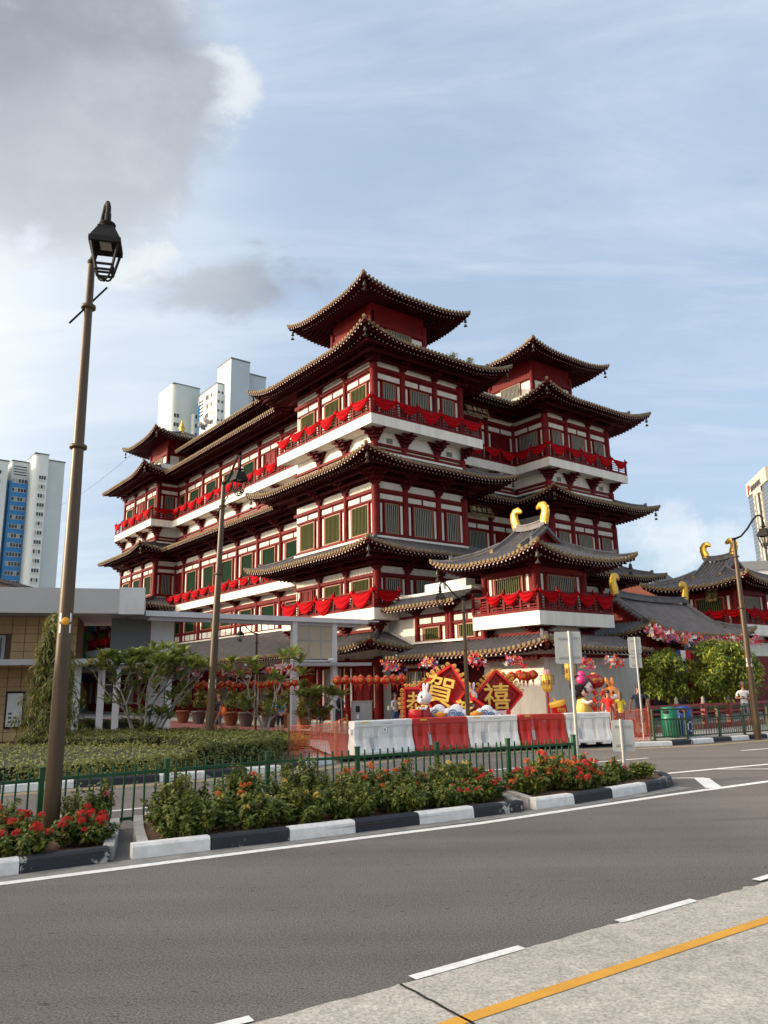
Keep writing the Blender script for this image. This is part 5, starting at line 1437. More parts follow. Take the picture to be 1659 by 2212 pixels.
def rabbit(label, loc, rz, s, body_m, ear_in, dress, drum=False, orange=False):
    root = thing('rabbit_figure', label, 'rabbit figure', loc, rz, 'festival rabbit figures')
    b = MB()                       # head: +x is where it looks
    b.ball((0, 0, 1.27 * s), .40 * s, 20, 0, (1.0, .98, .94)); b.ball((.16 * s, 0, 1.14 * s), .27 * s, 16, 0, (1.05, 1.1, .8))
    b.ball((.36 * s, 0, 1.16 * s), .10 * s, 12, 0, (1, 1.3, .85))
    for sy in (-1, 1):
        b.tube([(-.05 * s, sy * .13 * s, 1.58 * s), (-.07 * s, sy * .17 * s, 1.78 * s), (-.09 * s, sy * .21 * s, 1.98 * s), (-.10 * s, sy * .22 * s, 2.08 * s)], [.07 * s, .095 * s, .085 * s, .03 * s], 10)
        b.ball((.20 * s, sy * .32 * s, .98 * s + .0), .0001, 4)
    head = b.build('head', body_m, root)
    f = MB()
    for sy in (-1, 1):
        f.tube([(.0 * s, sy * .135 * s, 1.62 * s), (-.0 * s, sy * .175 * s, 1.80 * s), (-.03 * s, sy * .21 * s, 1.98 * s)], [.035 * s, .055 * s, .03 * s], 8, 1)
        f.ball((.335 * s, sy * .19 * s, 1.32 * s), .078 * s, 10, 2, (.5, 1, 1.25)); f.ball((.37 * s, sy * .185 * s, 1.345 * s), .022 * s, 6, 0, (.5, 1, 1))
        f.ball((.335 * s, sy * .26 * s, 1.17 * s), .07 * s, 8, 1, (.5, 1, .8)); f.ball((.36 * s, sy * .19 * s, 1.43 * s), .03 * s, 6, 2 if not orange else 0, (.5, 1.8, .5))
    f.ball((.455 * s, 0, 1.20 * s), .03 * s, 8, 2 if not orange else 2, (.7, 1.3, .8)); f.ball((.445 * s, 0, 1.12 * s), .03 * s, 6, 1, (.6, 1.4, .5))
    if orange: f.ball((.20 * s, 0, 1.12 * s), .265 * s, 14, 0, (1.02, 1.12, .74))
    tag(f.build('face_features', [M_RW, ear_in, M_BLK], head), kind='stuff')
    d = MB(); d.lathe([(.34 * s, .02), (.37 * s, .18 * s), (.31 * s, .5 * s), (.22 * s, .86 * s), (.16 * s, .95 * s)], 18); d.build('robe', dress, root)
    d2 = MB(); d2.lathe([(.245 * s, .80 * s), (.25 * s, .84 * s), (.19 * s, .90 * s)], 16, 0); d2.tube([(.30 * s, -.18 * s, .62 * s), (.36 * s, -.05 * s, .45 * s), (.37 * s, -.02, .25 * s)], .018 * s, 5)
    d2.build('robe_trim', M_DG, root)
    a = MB()
    for sy in (-1, 1):
        a.tube([(.02 * s, sy * .22 * s, .80 * s), (.12 * s, sy * .30 * s, .66 * s), (.32 * s, sy * .22 * s, .68 * s)], [.085 * s, .08 * s, .06 * s], 8); a.ball((.36 * s, sy * .2 * s, .69 * s), .075 * s, 8)
        a.ball((.2 * s, sy * .2 * s, .08 * s), .12 * s, 10, 0, (1.5, 1, .8))
    a.build('paws', body_m, root)
    if drum:
        dm = MB().lathe([(.18, 0), (.24, .1), (.26, .22), (.23, .34), (.19, .38)], 18); dm.build('drum', M_DR, root, (.38, 0, .02)); MB().lathe([(0, .39), (.185, .385), (.19, .36)], 18).build('drum_skin', M_YO, root, (.38, 0, .02))
    return root
rabbit('white rabbit figure in red robe with a drum, at the left of the display', (1.32, 28.05, .76), R(205), .63, M_RW, M_PINK, M_DRD, True)
rabbit('white rabbit figure half hidden behind the slim lamp post', (3.06, 29.0, .76), R(215), .63, M_RW, M_PINK, M_DRD)
rabbit('orange rabbit figure with white muzzle behind the two women at right', (8.32, 29.3, .66), R(-60), .72, M_OR, M_OR, M_DR, False, True)

# doll with black hair and magenta hair buns
doll = thing('doll_figure', 'big-headed doll figure with black hair and magenta buns in gold dress', 'doll figure', (7.18, 29.1, .40), R(-25)); doll.scale = (.86, .86, .86)
b = MB(); b.ball((.06, 0, 1.62), .40, 20, 0, (1, .98, .92)); b.build('head', M_SKINP, doll)
b = MB(); b.ball((-.07, 0, 1.72), .46, 22, 0, (.98, 1.02, 1.0)); b.ball((-.16, 0, 1.45), .38, 18, 0, (.8, 1.08, .9))
b.tube([(.2, -.40, 1.62), (.26, -.42, 1.45), (.34, -.40, 1.40), (.37, -.37, 1.46)], [.07, .05, .035, .015], 8); b.tube([(.2, .40, 1.62), (.26, .42, 1.45), (.34, .40, 1.40)], [.07, .05, .03], 8)
b.build('hair', M_BLK, doll)
MB().ball((.08, -.36, 1.95), .20, 16).build('hair_bun', M_MAG, doll); MB().ball((-.02, .30, 2.16), .19, 16).build('hair_bun', M_MAG, doll)
f = MB()
for sy in (-1, 1): f.ball((.43, sy * .14, 1.66), .05, 8, 0, (.5, 1, 1.1)); f.ball((.40, sy * .22, 1.53), .06, 8, 1, (.5, 1, .8))
f.ball((.455, 0, 1.50), .03, 6, 1, (.5, 1.4, .6)); tag(f.build('face_features', [M_BLK, M_PINK], doll), kind='stuff')
b = MB(); b.lathe([(.30, .55), (.36, .62), (.28, .9), (.18, 1.22)], 16); b.build('dress', M_DG, doll); b = MB(); b.lathe([(.31, .5), (.37, .60), (.33, .62)], 16); b.build('dress_hem', M_RW, doll)
b = MB()
for sy in (-1, 1): b.tube([(0, sy * .12, 0), (0, sy * .12, .6)], .12, 10)
b.build('trousers', M_DR, doll)
b = MB()
for sy in (-1, 1): b.tube([(.05, sy * .2, 1.1), (.25, sy * .3, .98), (.45, sy * .2, 1.05)], [.10, .08, .06], 8)
b.build('arm', M_SKINP, doll)
# cord of firecrackers
fc = thing('firecracker_string', 'string of fat red firecrackers between doll and orange rabbit', 'firecrackers', (7.72, 29.0, .1))
rn = random.Random(5)
for k in range(12):
    z = .15 + (k // 2) * .27; x = (.13 if k % 2 else -.13) + rn.uniform(-.05, .05)
    M = Matrix.Rotation(R(35 if k % 2 else -35), 4, 'Y')
    MB().lathe([(.075, -.13), (.075, .13)], 10, 0, M).lathe([(.079, -.12), (.079, -.09)], 10, 1, M).lathe([(.079, .09), (.079, .12)], 10, 1, M).build('firecracker', [M_DR, M_DGE], fc, (x, rn.uniform(-.05, .05), z), (0, 0, rn.uniform(-.4, .4)))
MB().tube([(0, 0, 0), (0, 0, 2.0)], .012, 5).build('cord', M_DRD, fc)
bal_ = thing('balloon_lantern', 'dark red oval balloon lantern with gold curls above the doll', 'lantern', (7.80, 29.6, 2.02))
MB().ball((0, 0, 0), .33, 20, 0, (1.15, 1, .85)).build('body', M_DRD, bal_)
s = MB(); curl(s, (-.05, .02), .10, Matrix.Translation((0, -.30, 0)), 0, .018); curl(s, (.13, .03), .09, Matrix.Translation((.03, -.28, 0)), 0, .018, 1.4, -1); s.build('curl_pattern', M_DGE, bal_); MB().lathe([(.1, .26), (.1, .31), (0, .32)], 12).build('cap', M_DGE, bal_)
MB().tube([(0, 0, -.28), (0, .05, -1.9)], .03, 6).build('stem', M_DR, bal_)
# big drum cup
dr_ = thing('drum_prop', 'red and yellow tilted drum prop with gold scroll', 'drum', (6.62, 29.5, .1))
Mt = Matrix.Rotation(R(-14), 4, 'Y')
MB().lathe([(.20, 0), (.26, .6), (.30, 1.1)], 20, 0, Mt).build('body', M_DR, dr_); MB().lathe([(.315, 1.08), (.325, 1.2), (.30, 1.26), (0, 1.27)], 20, 0, Mt).build('skin', M_YO, dr_)
s = MB(); curl(s, (-.30, .9), .09, Matrix.Translation((.02, -.28, 0)), 0, .018); curl(s, (-.12, .88), .08, Matrix.Translation((0, -.28, 0)), 0, .018, 1.3, -1); s.build('scroll', M_DGE, dr_); MB().tube([Mt @ Vector((0, 0, 1.2)), Mt @ Vector((-.1, 0, 1.42))], .03, 6).build('drumstick', M_YO, dr_)
MB().box(-.5, .5, -.3, .3, 0, .62).build('plinth', M_DR, dr_, (-.1, .25, 0)); MB().box(-.35, .42, -.31, -.30, .05, .6).build('plinth_panel', mat('plinth_pink', (.6, .45, .45), .5), dr_, (0, .24, 0))
# gold lantern on a red pole
def gold_lantern(label, loc, ph):
    root = thing('palace_lantern', label, 'lantern', loc, 0, 'gold palace lanterns')
    if ph: MB().tube([(0, 0, 0), (0, 0, ph)], .045, 10).build('pole', M_DR, root)
    z = ph
    MB().lathe([(.12, 0), (.20, .12), (.22, .45), (.20, .62), (.21, .66)], 6, 0, Matrix.Translation((0, 0, z)), False).build('shade', mat('gold_shade', (.78, .50, .07), .4, var=.25, vscale=6), root)
    p = MB()
    for k in range(10):
        a = R(36 * k); p.ball((math.cos(a) * .10, math.sin(a) * .10, z + .74), .09, 8, 0, (.5, .5, 1.2))
    p.build('lotus_top', M_PINK, root)
    t = MB()
    for k in range(6):
        a = R(60 * k + 30); t.tube([(math.cos(a) * .27, math.sin(a) * .27, z + .62), (math.cos(a) * .27, math.sin(a) * .27, z + .25)], .012, 5); t.bar((math.cos(a) * .2, math.sin(a) * .2, z + .62), (math.cos(a) * .27, math.sin(a) * .27, z + .63), .015)
    t.build('tassel', M_DARK, root)
    for k in (-1, 0):
        me = text_mesh('新', .17, .003, bold=.006); me.materials.append(M_DRD); a = R(-90 + 60 * k + 30); link('character', me, root, (math.cos(a) * .197, math.sin(a) * .197, z + .36), (R(90), 0, a + R(90)))
    return root
gold_lantern('gold palace lantern with lotus top on a tall red pole', (6.10, 30.0, .1), 1.55)
gold_lantern('gold palace lantern hanging behind the tall sign pole', (7.05, 30.2, 2.05), 0)
# clouds and ingots
def cloud(label, loc, rz, s):
    root = thing('cloud_prop', label, 'cloud prop', loc, rz, 'painted cloud props'); b = MB(); rn = random.Random(int(loc[0] * 100))
    for x, z, r in ((-.42, .12, .18), (-.2, .26, .22), (.06, .34, .26), (.3, .22, .2), (.5, .1, .15)): b.ball((x * s, 0, z * s), r * s, 14, 0, (1, .45, 1))
    b.box(-.55 * s, .6 * s, -.06, .06, -.05, .12 * s); b.build('body', M_CLW, root); c = MB()
    for x, z, r in ((-.36, .14, .13), (-.08, .26, .17), (.2, .2, .14), (.42, .1, .11)): curl(c, (x * s, z * s), r * s, Matrix.Translation((0, -.12 * s, 0)), 0, .020 * s, 1.5, random.choice((-1, 1)))
    c.build('curls', M_CLB, root); return root
cloud('white cloud prop with dark blue curls beside the drum rabbit', (1.78, 28.45, .72), R(-10), 1.0); cloud('pale blue curled cloud prop below the large gold character', (2.38, 28.2, .72), R(-5), 1.0); cloud('white and blue cloud prop left of the pink panel', (3.52, 28.5, .72), 0, .9)
def ingot(label, loc):
    root = thing('ingot_prop', label, 'ingot prop', loc, 0, 'gold ingot props'); b = MB(); b.lathe([(.12, -.1), (.2, .0), (.26, .1), (.22, .09), (.0, .03)], 14, 0, Matrix.Scale(.6, 4, (0, 1, 0))); b.build('bowl', mat('ingot_orange', (.75, .26, .03), .35), root); MB().ball((0, 0, .06), .13, 12, 0, (1, .8, .8)).build('crown', M_YO, root)
ingot('small orange ingot prop between the two left clouds', (1.86, 28.1, .92)); ingot('small orange ingot prop right of the lamp post', (3.12, 28.1, .92))
pl = thing('logo_panel', 'pale pink panel with outlined letters under the right diamond board', 'panel', (3.98, 28.6, .1)); bx('panel', mat('panel_pink', (.66, .52, .52), .5), pl, -.3, .3, -.03, .03, 0, .95); bx('panel_back', M_DR, pl, .3, .45, -.03, .3, 0, .97)
s = MB()
for x0, z0, x1, z1 in ((-.17, .84, -.12, .62), (-.12, .62, -.07, .84), (-.07, .84, -.02, .62), (-.02, .62, .03, .84), (.03, .84, .08, .66), (.08, .66, .13, .84), (.13, .84, .17, .62)): s.bar((x0, -.035, z0), (x1, -.035, z1), .02)
s.build('logo', mat('print_maroon', (.22, .03, .05), .6), pl)
# display stage
tag(MB().box(-.2, 8.6, -.2, 2.2, 0, .06).box(0.3, 4.6, -.1, 1.6, .06, .66).box(6.1, 8.2, .4, 2.0, .06, .56).build('display_stage', M_DRD, None, (.6, 27.9, .1)), 'low dark red stage carrying the festival figures', 'stage')

ORD = ('first', 'second', 'third', 'fourth', 'fifth', 'sixth', 'seventh', 'eighth', 'ninth', 'tenth', 'eleventh', 'twelfth', 'thirteenth', 'fourteenth', 'fifteenth', 'sixteenth')
# round lanterns
M_LAN = mat('lantern_red', (0.60, 0.022, 0.012), 0.5, var=.3, vscale=14, trans=.25)
def lantern_parts(r):
    b = MB(); n = 16; rings = 9; P = []
    for i in range(rings + 1):
        a = math.pi * (.1 + .8 * i / rings); row = []
        for j in range(n):
            q = 2 * math.pi * j / n; k = 1 + .03 * math.cos(q * 8); row.append(Vector((r * k * math.sin(a) * math.cos(q), r * k * math.sin(a) * math.sin(q), -r * .88 * math.cos(a))))
        P.append(row)
    b.grid(P, 0, True, True)
    c = MB().lathe([(r * .36, r * .80), (r * .36, r * .95), (0, r * .96)], 10).lathe([(r * .30, -r * .95), (r * .34, -r * .80)], 10).tube([(0, 0, r * .95), (0, 0, r * 1.25)], .006, 4)
    t = MB().lathe([(r * .22, -r * 1.35), (r * .24, -r * .95)], 10); t.tube([(0, 0, -r * 1.35), (0, 0, -r * 2.1)], [.02, .008], 5)
    s = MB()
    for k in range(4): curl(s, (0, 0), r * .42, Matrix.Rotation(R(90 * k + 20), 4, 'Z') @ Matrix.Translation((0, -r * .93, 0)), 0, .010)
    return b.mesh('lantern_body', M_LAN), c.mesh('lantern_cap', M_DGE), t.mesh('tassel', M_DR), s.mesh('gold_pattern', M_DGE)
LP_ = lantern_parts(.165)
def lantern(label, loc, group, s=1.0):
    root = thing('red_lantern', label, 'lantern', loc, random.uniform(0, 6), group)
    for nm, me in zip(('lantern_body', 'lantern_cap', 'tassel', 'gold_pattern'), LP_): link(nm, me, root, None, None, (s, s, s))
LN = [(4.08, 30.5, 2.27, 'leftmost round red lantern over the right diamond board'), (4.46, 30.4, 2.24, 'second round red lantern over the right diamond board'), (4.83, 30.5, 2.26, 'single red lantern right of the diamond board'), (5.19, 30.7, 2.33, 'upper left lantern of the cluster by the gold pole lantern'), (5.27, 30.3, 2.27, 'front lantern of the cluster by the gold pole lantern'), (5.47, 30.6, 2.26, 'middle lantern of the cluster by the gold pole lantern'), (5.65, 30.4, 2.31, 'right lantern of the cluster by the gold pole lantern')]
for x, y, z, l in LN: lantern(l, (x, y, z), 'round red lanterns over the display', 1.2)
for k, (x, z) in enumerate([(-2.0, 2.24), (-1.66, 2.25), (-1.30, 2.22), (-1.06, 2.25), (-.72, 2.23), (-.42, 2.22), (-.06, 2.22), (.24, 2.25), (.40, 2.20), (.60, 2.28)]):
    lantern('%s red lantern in the row under the corner eave, counting from the shelter post' % ORD[k], (x, 31.5 + .15 * (k % 3), z), 'red lanterns under the corner eave', 1.2)
for k in range(16):
    t = k / 15; lantern('%s red lantern from the left in the string behind the slender trees' % ORD[k], (-8.6 + 4.6 * t, 35.4 - 1.6 * t + .12 * (k % 2), 2.18 + .05 * math.sin(k * 1.7)), 'red lanterns strung along the left arcade', 1.0)
# artificial flowers
FC = [mat('flower_red', (.62, .02, .03), .6, trans=.2), mat('flower_pink', (.72, .16, .28), .6, trans=.2), mat('flower_white', (.78, .74, .68), .6, trans=.2), mat('flower_yellow', (.75, .50, .12), .6, trans=.2), mat('flower_blue', (.08, .14, .35), .6, trans=.2), mat('flower_orange', (.75, .22, .06), .6, trans=.2)]
def flower_bunch(label, pts, spread, n, s=.075, cat='flowers'):
    root = thing('flower_garland', label, cat, pts[0], 0, 'artificial flower garlands'); rn = random.Random(len(label) * 7 + n); o = Vector(pts[0])
    b = MB(); st_ = MB()
    for i in range(n):
        t = rn.random() * (len(pts) - 1); k = min(int(t), len(pts) - 2); p = Vector(pts[k]).lerp(Vector(pts[k + 1]), t - k) - o
        p += Vector((rn.gauss(0, spread), rn.gauss(0, spread * .6), rn.gauss(0, spread * .8)))
        mi = rn.choice((0, 0, 0, 1, 1, 1, 2, 2, 3, 4, 5)); ax = Vector((rn.gauss(0, 1), rn.gauss(0, 1) - 1.2, rn.gauss(0, 1))).normalized(); u = ax.orthogonal().normalized(); v = ax.cross(u); z = s * rn.uniform(.7, 1.25)
        for q in range(5):
            a = 2 * math.pi * q / 5 + rn.random(); d = u * math.cos(a) + v * math.sin(a); e = ax.cross(d)
            b.add([p, p + d * z * .6 + e * z * .32 + ax * z * .2, p + d * z + ax * z * .42, p + d * z * .6 - e * z * .32 + ax * z * .2], [(0, 1, 2, 3)], mi)
    tag(b.build('petals', FC, root), kind='stuff')
    MB().tube([Vector(p) - o for p in pts], .012, 5).build('stem_wire', M_DARK, root); return root
for (x, z, l) in ((.17, 2.72, 'bunch of paper flowers left of the square gold character board'), (1.63, 2.75, 'bunch of paper flowers above the drum rabbit'), (3.41, 2.84, 'bunch of paper flowers right of the slim lamp post'), (4.95, 2.82, 'bunch of paper flowers above the round lanterns'), (7.60, 2.70, 'bunch of paper flowers beside the tall sign panel'), (8.72, 2.74, 'bunch of paper flowers left of the double sign')):
    flower_bunch(l, [(x - .22, 30.0, z + .05), (x, 29.95, z + .08), (x + .25, 30, z - .12)], .12, 72, .075)
flower_bunch('long flower garland hung along the gate hall eave above the trees', [(11.2, 32.8, 4.13), (11.75, 33.1, 3.9), (13.2, 34.2, 3.78), (14.8, 35.3, 3.70), (16.4, 36.4, 3.75), (18, 37.6, 3.8)], .15, 620, .09)
flower_bunch('flower garland over the left arcade near the tan building', [(-11.6, 36.4, 2.72), (-10, 35.9, 2.78), (-8.5, 35.3, 2.66)], .13, 150, .085); flower_bunch('flower garland over the left arcade behind the middle slender tree', [(-7.5, 34.6, 2.68), (-6.4, 33.9, 2.76), (-5.6, 33.4, 2.72)], .12, 120, .085); flower_bunch('flower garland over the left arcade beside the glazed screen', [(-5.2, 33.2, 2.74), (-4.4, 32.8, 2.78), (-3.9, 32.6, 2.85)], .12, 90, .085)
# striped banner at the gate
fl = thing('banner', 'blue white and red striped banner behind the round trees', 'banner', (13.15, 34.6, 2.2))
for k, m in enumerate((mat('banner_blue', (.03, .04, .25), .7), mat('banner_white', (.75, .75, .76), .7), mat('banner_red', (.5, .02, .03), .7))): bx('stripe', m, fl, k * .22 - .33, k * .22 - .112, -.01, .01, 0, 1.1)
# ---------------------------------------------------------------- planting
def leaf_mat(name, c1, c2, rough=.45, trans=.3, vs=1.2):
    m = mat(name, c1, rough, col2=c2, vscale=vs, vdetail=3, trans=trans, spec=.35); return m
LM_IX = [leaf_mat('ixora_leaf', (0.140, 0.175, 0.026), (0.059, 0.091, 0.014), vs=5), leaf_mat('ixora_leaf_light', (0.283, 0.273, 0.046), (0.150, 0.164, 0.026), vs=5)]
LM_HG = [leaf_mat('hedge_leaf', (0.294, 0.312, 0.081), (0.155, 0.185, 0.043), vs=3), leaf_mat('hedge_leaf_pale', (0.480, 0.446, 0.150), (0.288, 0.289, 0.085), vs=3)]
LM_HD = [leaf_mat('hedge_dark_leaf', (0.166, 0.191, 0.046), (0.083, 0.103, 0.026), vs=3), leaf_mat('hedge_dark_leaf2', (0.273, 0.263, 0.065), (0.143, 0.158, 0.035), vs=3)]
LM_HB = [leaf_mat('hedge_bright_leaf', (0.218, 0.263, 0.028), (0.115, 0.147, 0.020), vs=3), leaf_mat('hedge_bright_leaf2', (0.371, 0.367, 0.052), (0.205, 0.221, 0.032), vs=3)]
LM_RT = [leaf_mat('round_tree_leaf', (.17, .23, .026), (.07, .105, .014), vs=2), leaf_mat('round_tree_leaf_yellow', (.46, .44, .05), (.24, .26, .03), vs=2)]
LM_MT = [leaf_mat('mast_tree_leaf', (0.147, 0.163, 0.024), (0.065, 0.082, 0.015), vs=2), leaf_mat('mast_tree_leaf_light', (0.307, 0.271, 0.043), (0.169, 0.164, 0.029), vs=2)]
LM_FR = leaf_mat('frangipani_leaf', (0.250, 0.287, 0.068), (0.109, 0.150, 0.031), rough=.35, vs=4)
LM_FRY = leaf_mat('frangipani_leaf_yellow', (0.435, 0.347, 0.064), (0.243, 0.221, 0.032), rough=.4, vs=4)
M_BARK = mat('grey_bark', (.30, .27, .23), .85, var=.35, vscale=6, bump=.5, bscale=25)
M_STEM = mat('brown_stem', (.10, .07, .04), .9, var=.3, vscale=8)
def leaves(name, P, Nrm, size, aspect, mats, parent, rng, fold=.25, jitter=.55, droop=0.0, light=.35, sizevar=.35, kind='stuff'):
    """many small pointed leaves: positions P, facing roughly Nrm"""
    n = len(P); P = np.asarray(P, float); Nn = np.asarray(Nrm, float) + rng.normal(0, jitter, (n, 3)); Nn /= np.linalg.norm(Nn, axis=1)[:, None] + 1e-9
    r = rng.normal(0, 1, (n, 3)); r[:, 2] -= droop * 2.0
    D = r - Nn * (r * Nn).sum(1)[:, None]; D /= np.linalg.norm(D, axis=1)[:, None] + 1e-9
    S = np.cross(Nn, D); s = size * (1 + rng.uniform(-sizevar, sizevar, n)); L = s[:, None]; W = (s * aspect)[:, None]
    v = np.empty((n, 6, 3)); v[:, 0] = P; v[:, 1] = P + D * L * .45 + S * W * .5 + Nn * L * fold * .35; v[:, 2] = P + D * L + Nn * (-L * .12); v[:, 3] = P + D * L * .45 - S * W * .5 + Nn * L * fold * .35
    v[:, 4] = P + D * L * .5 + Nn * L * .05; v[:, 5] = v[:, 4]
    faces = np.empty((n, 2, 4), int); base = np.arange(n)[:, None] * 5
    v5 = v[:, :5].reshape(-1, 3)
    faces[:, 0] = base + np.array([[0, 1, 2, 4]]); faces[:, 1] = base + np.array([[0, 4, 2, 3]])
    me = bpy.data.meshes.new(name); me.vertices.add(n * 5); me.vertices.foreach_set('co', v5.ravel()); nf = n * 2
    me.loops.add(nf * 4); me.loops.foreach_set('vertex_index', faces.reshape(-1)); me.polygons.add(nf)
    me.polygons.foreach_set('loop_start', np.arange(nf) * 4); 
    for m in mats: me.materials.append(m)
    mi = (rng.random(n) < light).astype(np.int32); mi = np.repeat(mi, 2); me.polygons.foreach_set('material_index', mi)
    me.update(); me.validate(); o = link(name, me, parent)
    if kind: o['kind'] = kind
    return o
def flower_head(rn, c, r, col, n=26):
    b = MB()
    for i in range(n):
        a = rn.random() * 2 * math.pi; t = math.acos(1 - rn.random() * 1.05); d = Vector((math.sin(t) * math.cos(a), math.sin(t) * math.sin(a), math.cos(t)))
        p = Vector(c) + d * r; u = d.orthogonal().normalized(); v = d.cross(u); s = r * .42
        for k in range(4):
            q = k * math.pi / 2 + rn.random() * .5; e = u * math.cos(q) + v * math.sin(q); f = d.cross(e)
            b.add([p, p + e * s * .6 + f * s * .28 + d * .004, p + e * s, p + e * s * .6 - f * s * .28 + d * .004], [(0, 1, 2, 3)])
    return b
FX = {'r': mat('ixora_red', (.62, .022, .018), .6, var=.25, vscale=20, trans=.2), 'o': mat('ixora_orange', (.78, .17, .035), .6, var=.25, vscale=20, trans=.2), 'y': mat('ixora_yellow', (.72, .52, .10), .6, trans=.2), 'p': mat('ixora_pink', (.70, .16, .16), .6, trans=.2)}
def shrub(label, x, y, rx, ry, h, nl, fl, seed, z0=.1, leaf=.074, yellow=False):
    root = thing('ixora_shrub', label, 'shrub', (x, y, z0), 0, 'ixora shrubs in the median planter'); rng = np.random.default_rng(seed); rn = random.Random(seed)
    P = []; N = []; st = MB(); tops = []
    ns = int(22 * rx * ry / .12) + 10
    for i in range(ns):                       # shoots fanning up from the ground, leaves in whorls along them
        a = rn.random() * 2 * math.pi; q = math.sqrt(rn.random()); tx, ty = math.cos(a) * q * rx, math.sin(a) * q * ry
        hh = h * (1 - .42 * q * q) * rn.choice((rn.uniform(.7, 1.1), rn.uniform(.7, 1.1), rn.uniform(.9, 1.35))); bx_, by_ = tx * .45, ty * .45
        st.bar((bx_, by_, 0), (tx, ty, hh * .95), .010)
        tops.append((tx, ty, hh)); m = max(6, int(nl / ns / 3.2))
        for k in range(m):
            t = .22 + .78 * (k + rn.random()) / m; px, py, pz = bx_ + (tx - bx_) * t, by_ + (ty - by_) * t, hh * t
            for w in range(4):
                b_ = rn.random() * 6.283; P.append((px + math.cos(b_) * .028, py + math.sin(b_) * .028, pz)); N.append((math.cos(b_) * .35 + tx * .6, math.sin(b_) * .35 + ty * .6, .95))
    tag(st.build('stems', M_STEM, root), kind='stuff')
    leaves('foliage', P, N, leaf, .5, LM_IX, root, rng, jitter=.4, light=.25)
    tops.sort(key=lambda t: -t[2])
    for c, cnt in fl:
        for k in range(cnt):
            t = tops[min(len(tops) - 1, int(rn.random() ** 1.3 * len(tops) * .8))] if rn.random() < .6 else rn.choice([q for q in tops if q[1] < .05] or tops)
            hb = flower_head(rn, (t[0] + rn.gauss(0, .03), t[1] + rn.gauss(0, .03) - .02, t[2] * rn.uniform(.86, 1.03) + .01), rn.uniform(.035, .058), c)
            hb.build('flower_cluster', FX[c], root)
    return root
SH = [ # x, y, rx, ry, h, leaves, flowers, label
 (-6.55, 8.55, .55, .5, .62, 2200, [('r', 9), ('o', 6)], 'flowering shrub at the left frame edge'),
 (-5.75, 9.25, .5, .5, .66, 2200, [('o', 14), ('r', 10)], 'shrub with orange and red flowers at the far left'),
 (-5.15, 8.95, .45, .4, .52, 1800, [('r', 10)], 'shrub with red flowers in front of the lamp post, left side'),
 (-4.85, 10.1, .4, .4, .66, 1700, [('r', 9), ('o', 7)], 'shrub with red flowers behind the lamp post'),
 (-4.35, 9.65, .36, .36, .50, 1600, [('r', 16)], 'shrub covered in red flowers just right of the lamp post'),
 (-3.85, 10.25, .36, .36, .52, 1500, [('r', 22)], 'shrub with dense red flowers at the right end of the first planter'),
 (-4.15, 11.15, .34, .34, .86, 1200, [('p', 1)], 'taller sparse shrub behind the red flowers'),
 (-2.72, 10.75, .42, .4, .66, 2400, [('y', 1)], 'leafy shrub at the left end of the second planter'),
 (-3.0, 11.55, .42, .4, .80, 2000, [], 'leafy shrub against the fence at the left end of the second planter'),
 (-2.05, 11.2, .46, .42, .66, 2500, [('y', 3)], 'leafy shrub with a yellow bloom low in front'),
 (-2.25, 12.1, .44, .4, .84, 2100, [('o', 5)], 'shrub with an upright orange bloom by the fence'),
 (-1.35, 11.55, .46, .42, .66, 2500, [('y', 2)], 'leafy shrub with small yellow flowers near the second black kerb'),
 (-1.4, 12.6, .46, .42, .86, 2100, [('y', 1)], 'tall leafy shrub against the fence, third post'),
 (-.6, 12.0, .46, .42, .66, 2500, [], 'plain green shrub in the middle front of the planter'),
 (-.55, 13.1, .48, .42, .86, 2200, [('o', 14), ('p', 4)], 'shrub topped with orange flowers by the middle fence post'),
 (.15, 12.4, .46, .42, .66, 2500, [], 'plain green shrub in front of the orange flowering one'),
 (.2, 13.4, .46, .42, .86, 2200, [('o', 8)], 'shrub with scattered orange flowers behind the middle'),
 (.85, 12.85, .46, .42, .66, 2500, [('r', 3)], 'green shrub with a few red flowers'),
 (1.0, 13.85, .44, .4, .86, 2000, [('y', 2)], 'shrub with pale new leaves near the fence'),
 (1.5, 13.35, .40, .38, .62, 2100, [('r', 14)], 'shrub dotted with red flowers at the right end of the second planter'),
 (1.45, 14.4, .36, .36, .72, 1500, [('r', 4)], 'small shrub behind the red dotted one'),
 (2.45, 14.15, .42, .42, .66, 2200, [('r', 6), ('o', 3)], 'shrub with red flowers at the left of the end planter'),
 (2.95, 14.65, .48, .46, .86, 2600, [('o', 24), ('r', 6)], 'bushy shrub crowned with orange flowers in the end planter'),
 (3.45, 14.55, .36, .36, .60, 1700, [('r', 18)], 'shrub with bright red flowers in the end planter'),
 (3.72, 15.35, .26, .26, .78, 900, [('r', 3), ('p', 3)], 'slim shrub under the tall sign'),
 (4.05, 15.05, .30, .28, .46, 1000, [], 'low dark shrub near the low sign'),
 (4.35, 15.55, .24, .24, .58, 800, [('p', 2)], 'upright dark shrub left of the low sign pole'),
 (4.62, 15.85, .16, .16, .28, 300, [], 'tiny plant at the foot of the low sign'),
 (4.98, 15.9, .24, .22, .46, 700, [], 'last small shrub at the planter tip')]
for i, (x, y, rx, ry, h, nl, fl, lb) in enumerate(SH):
    k = 1.15
    shrub(lb, x, y, rx * k, ry * k, h * ((.70 if i % 2 else .78) if i < 14 else (.58 if i % 2 else .64)), nl * 1.5, [(c, int(q * 1.25 + .5)) for c, q in fl], 100 + i)

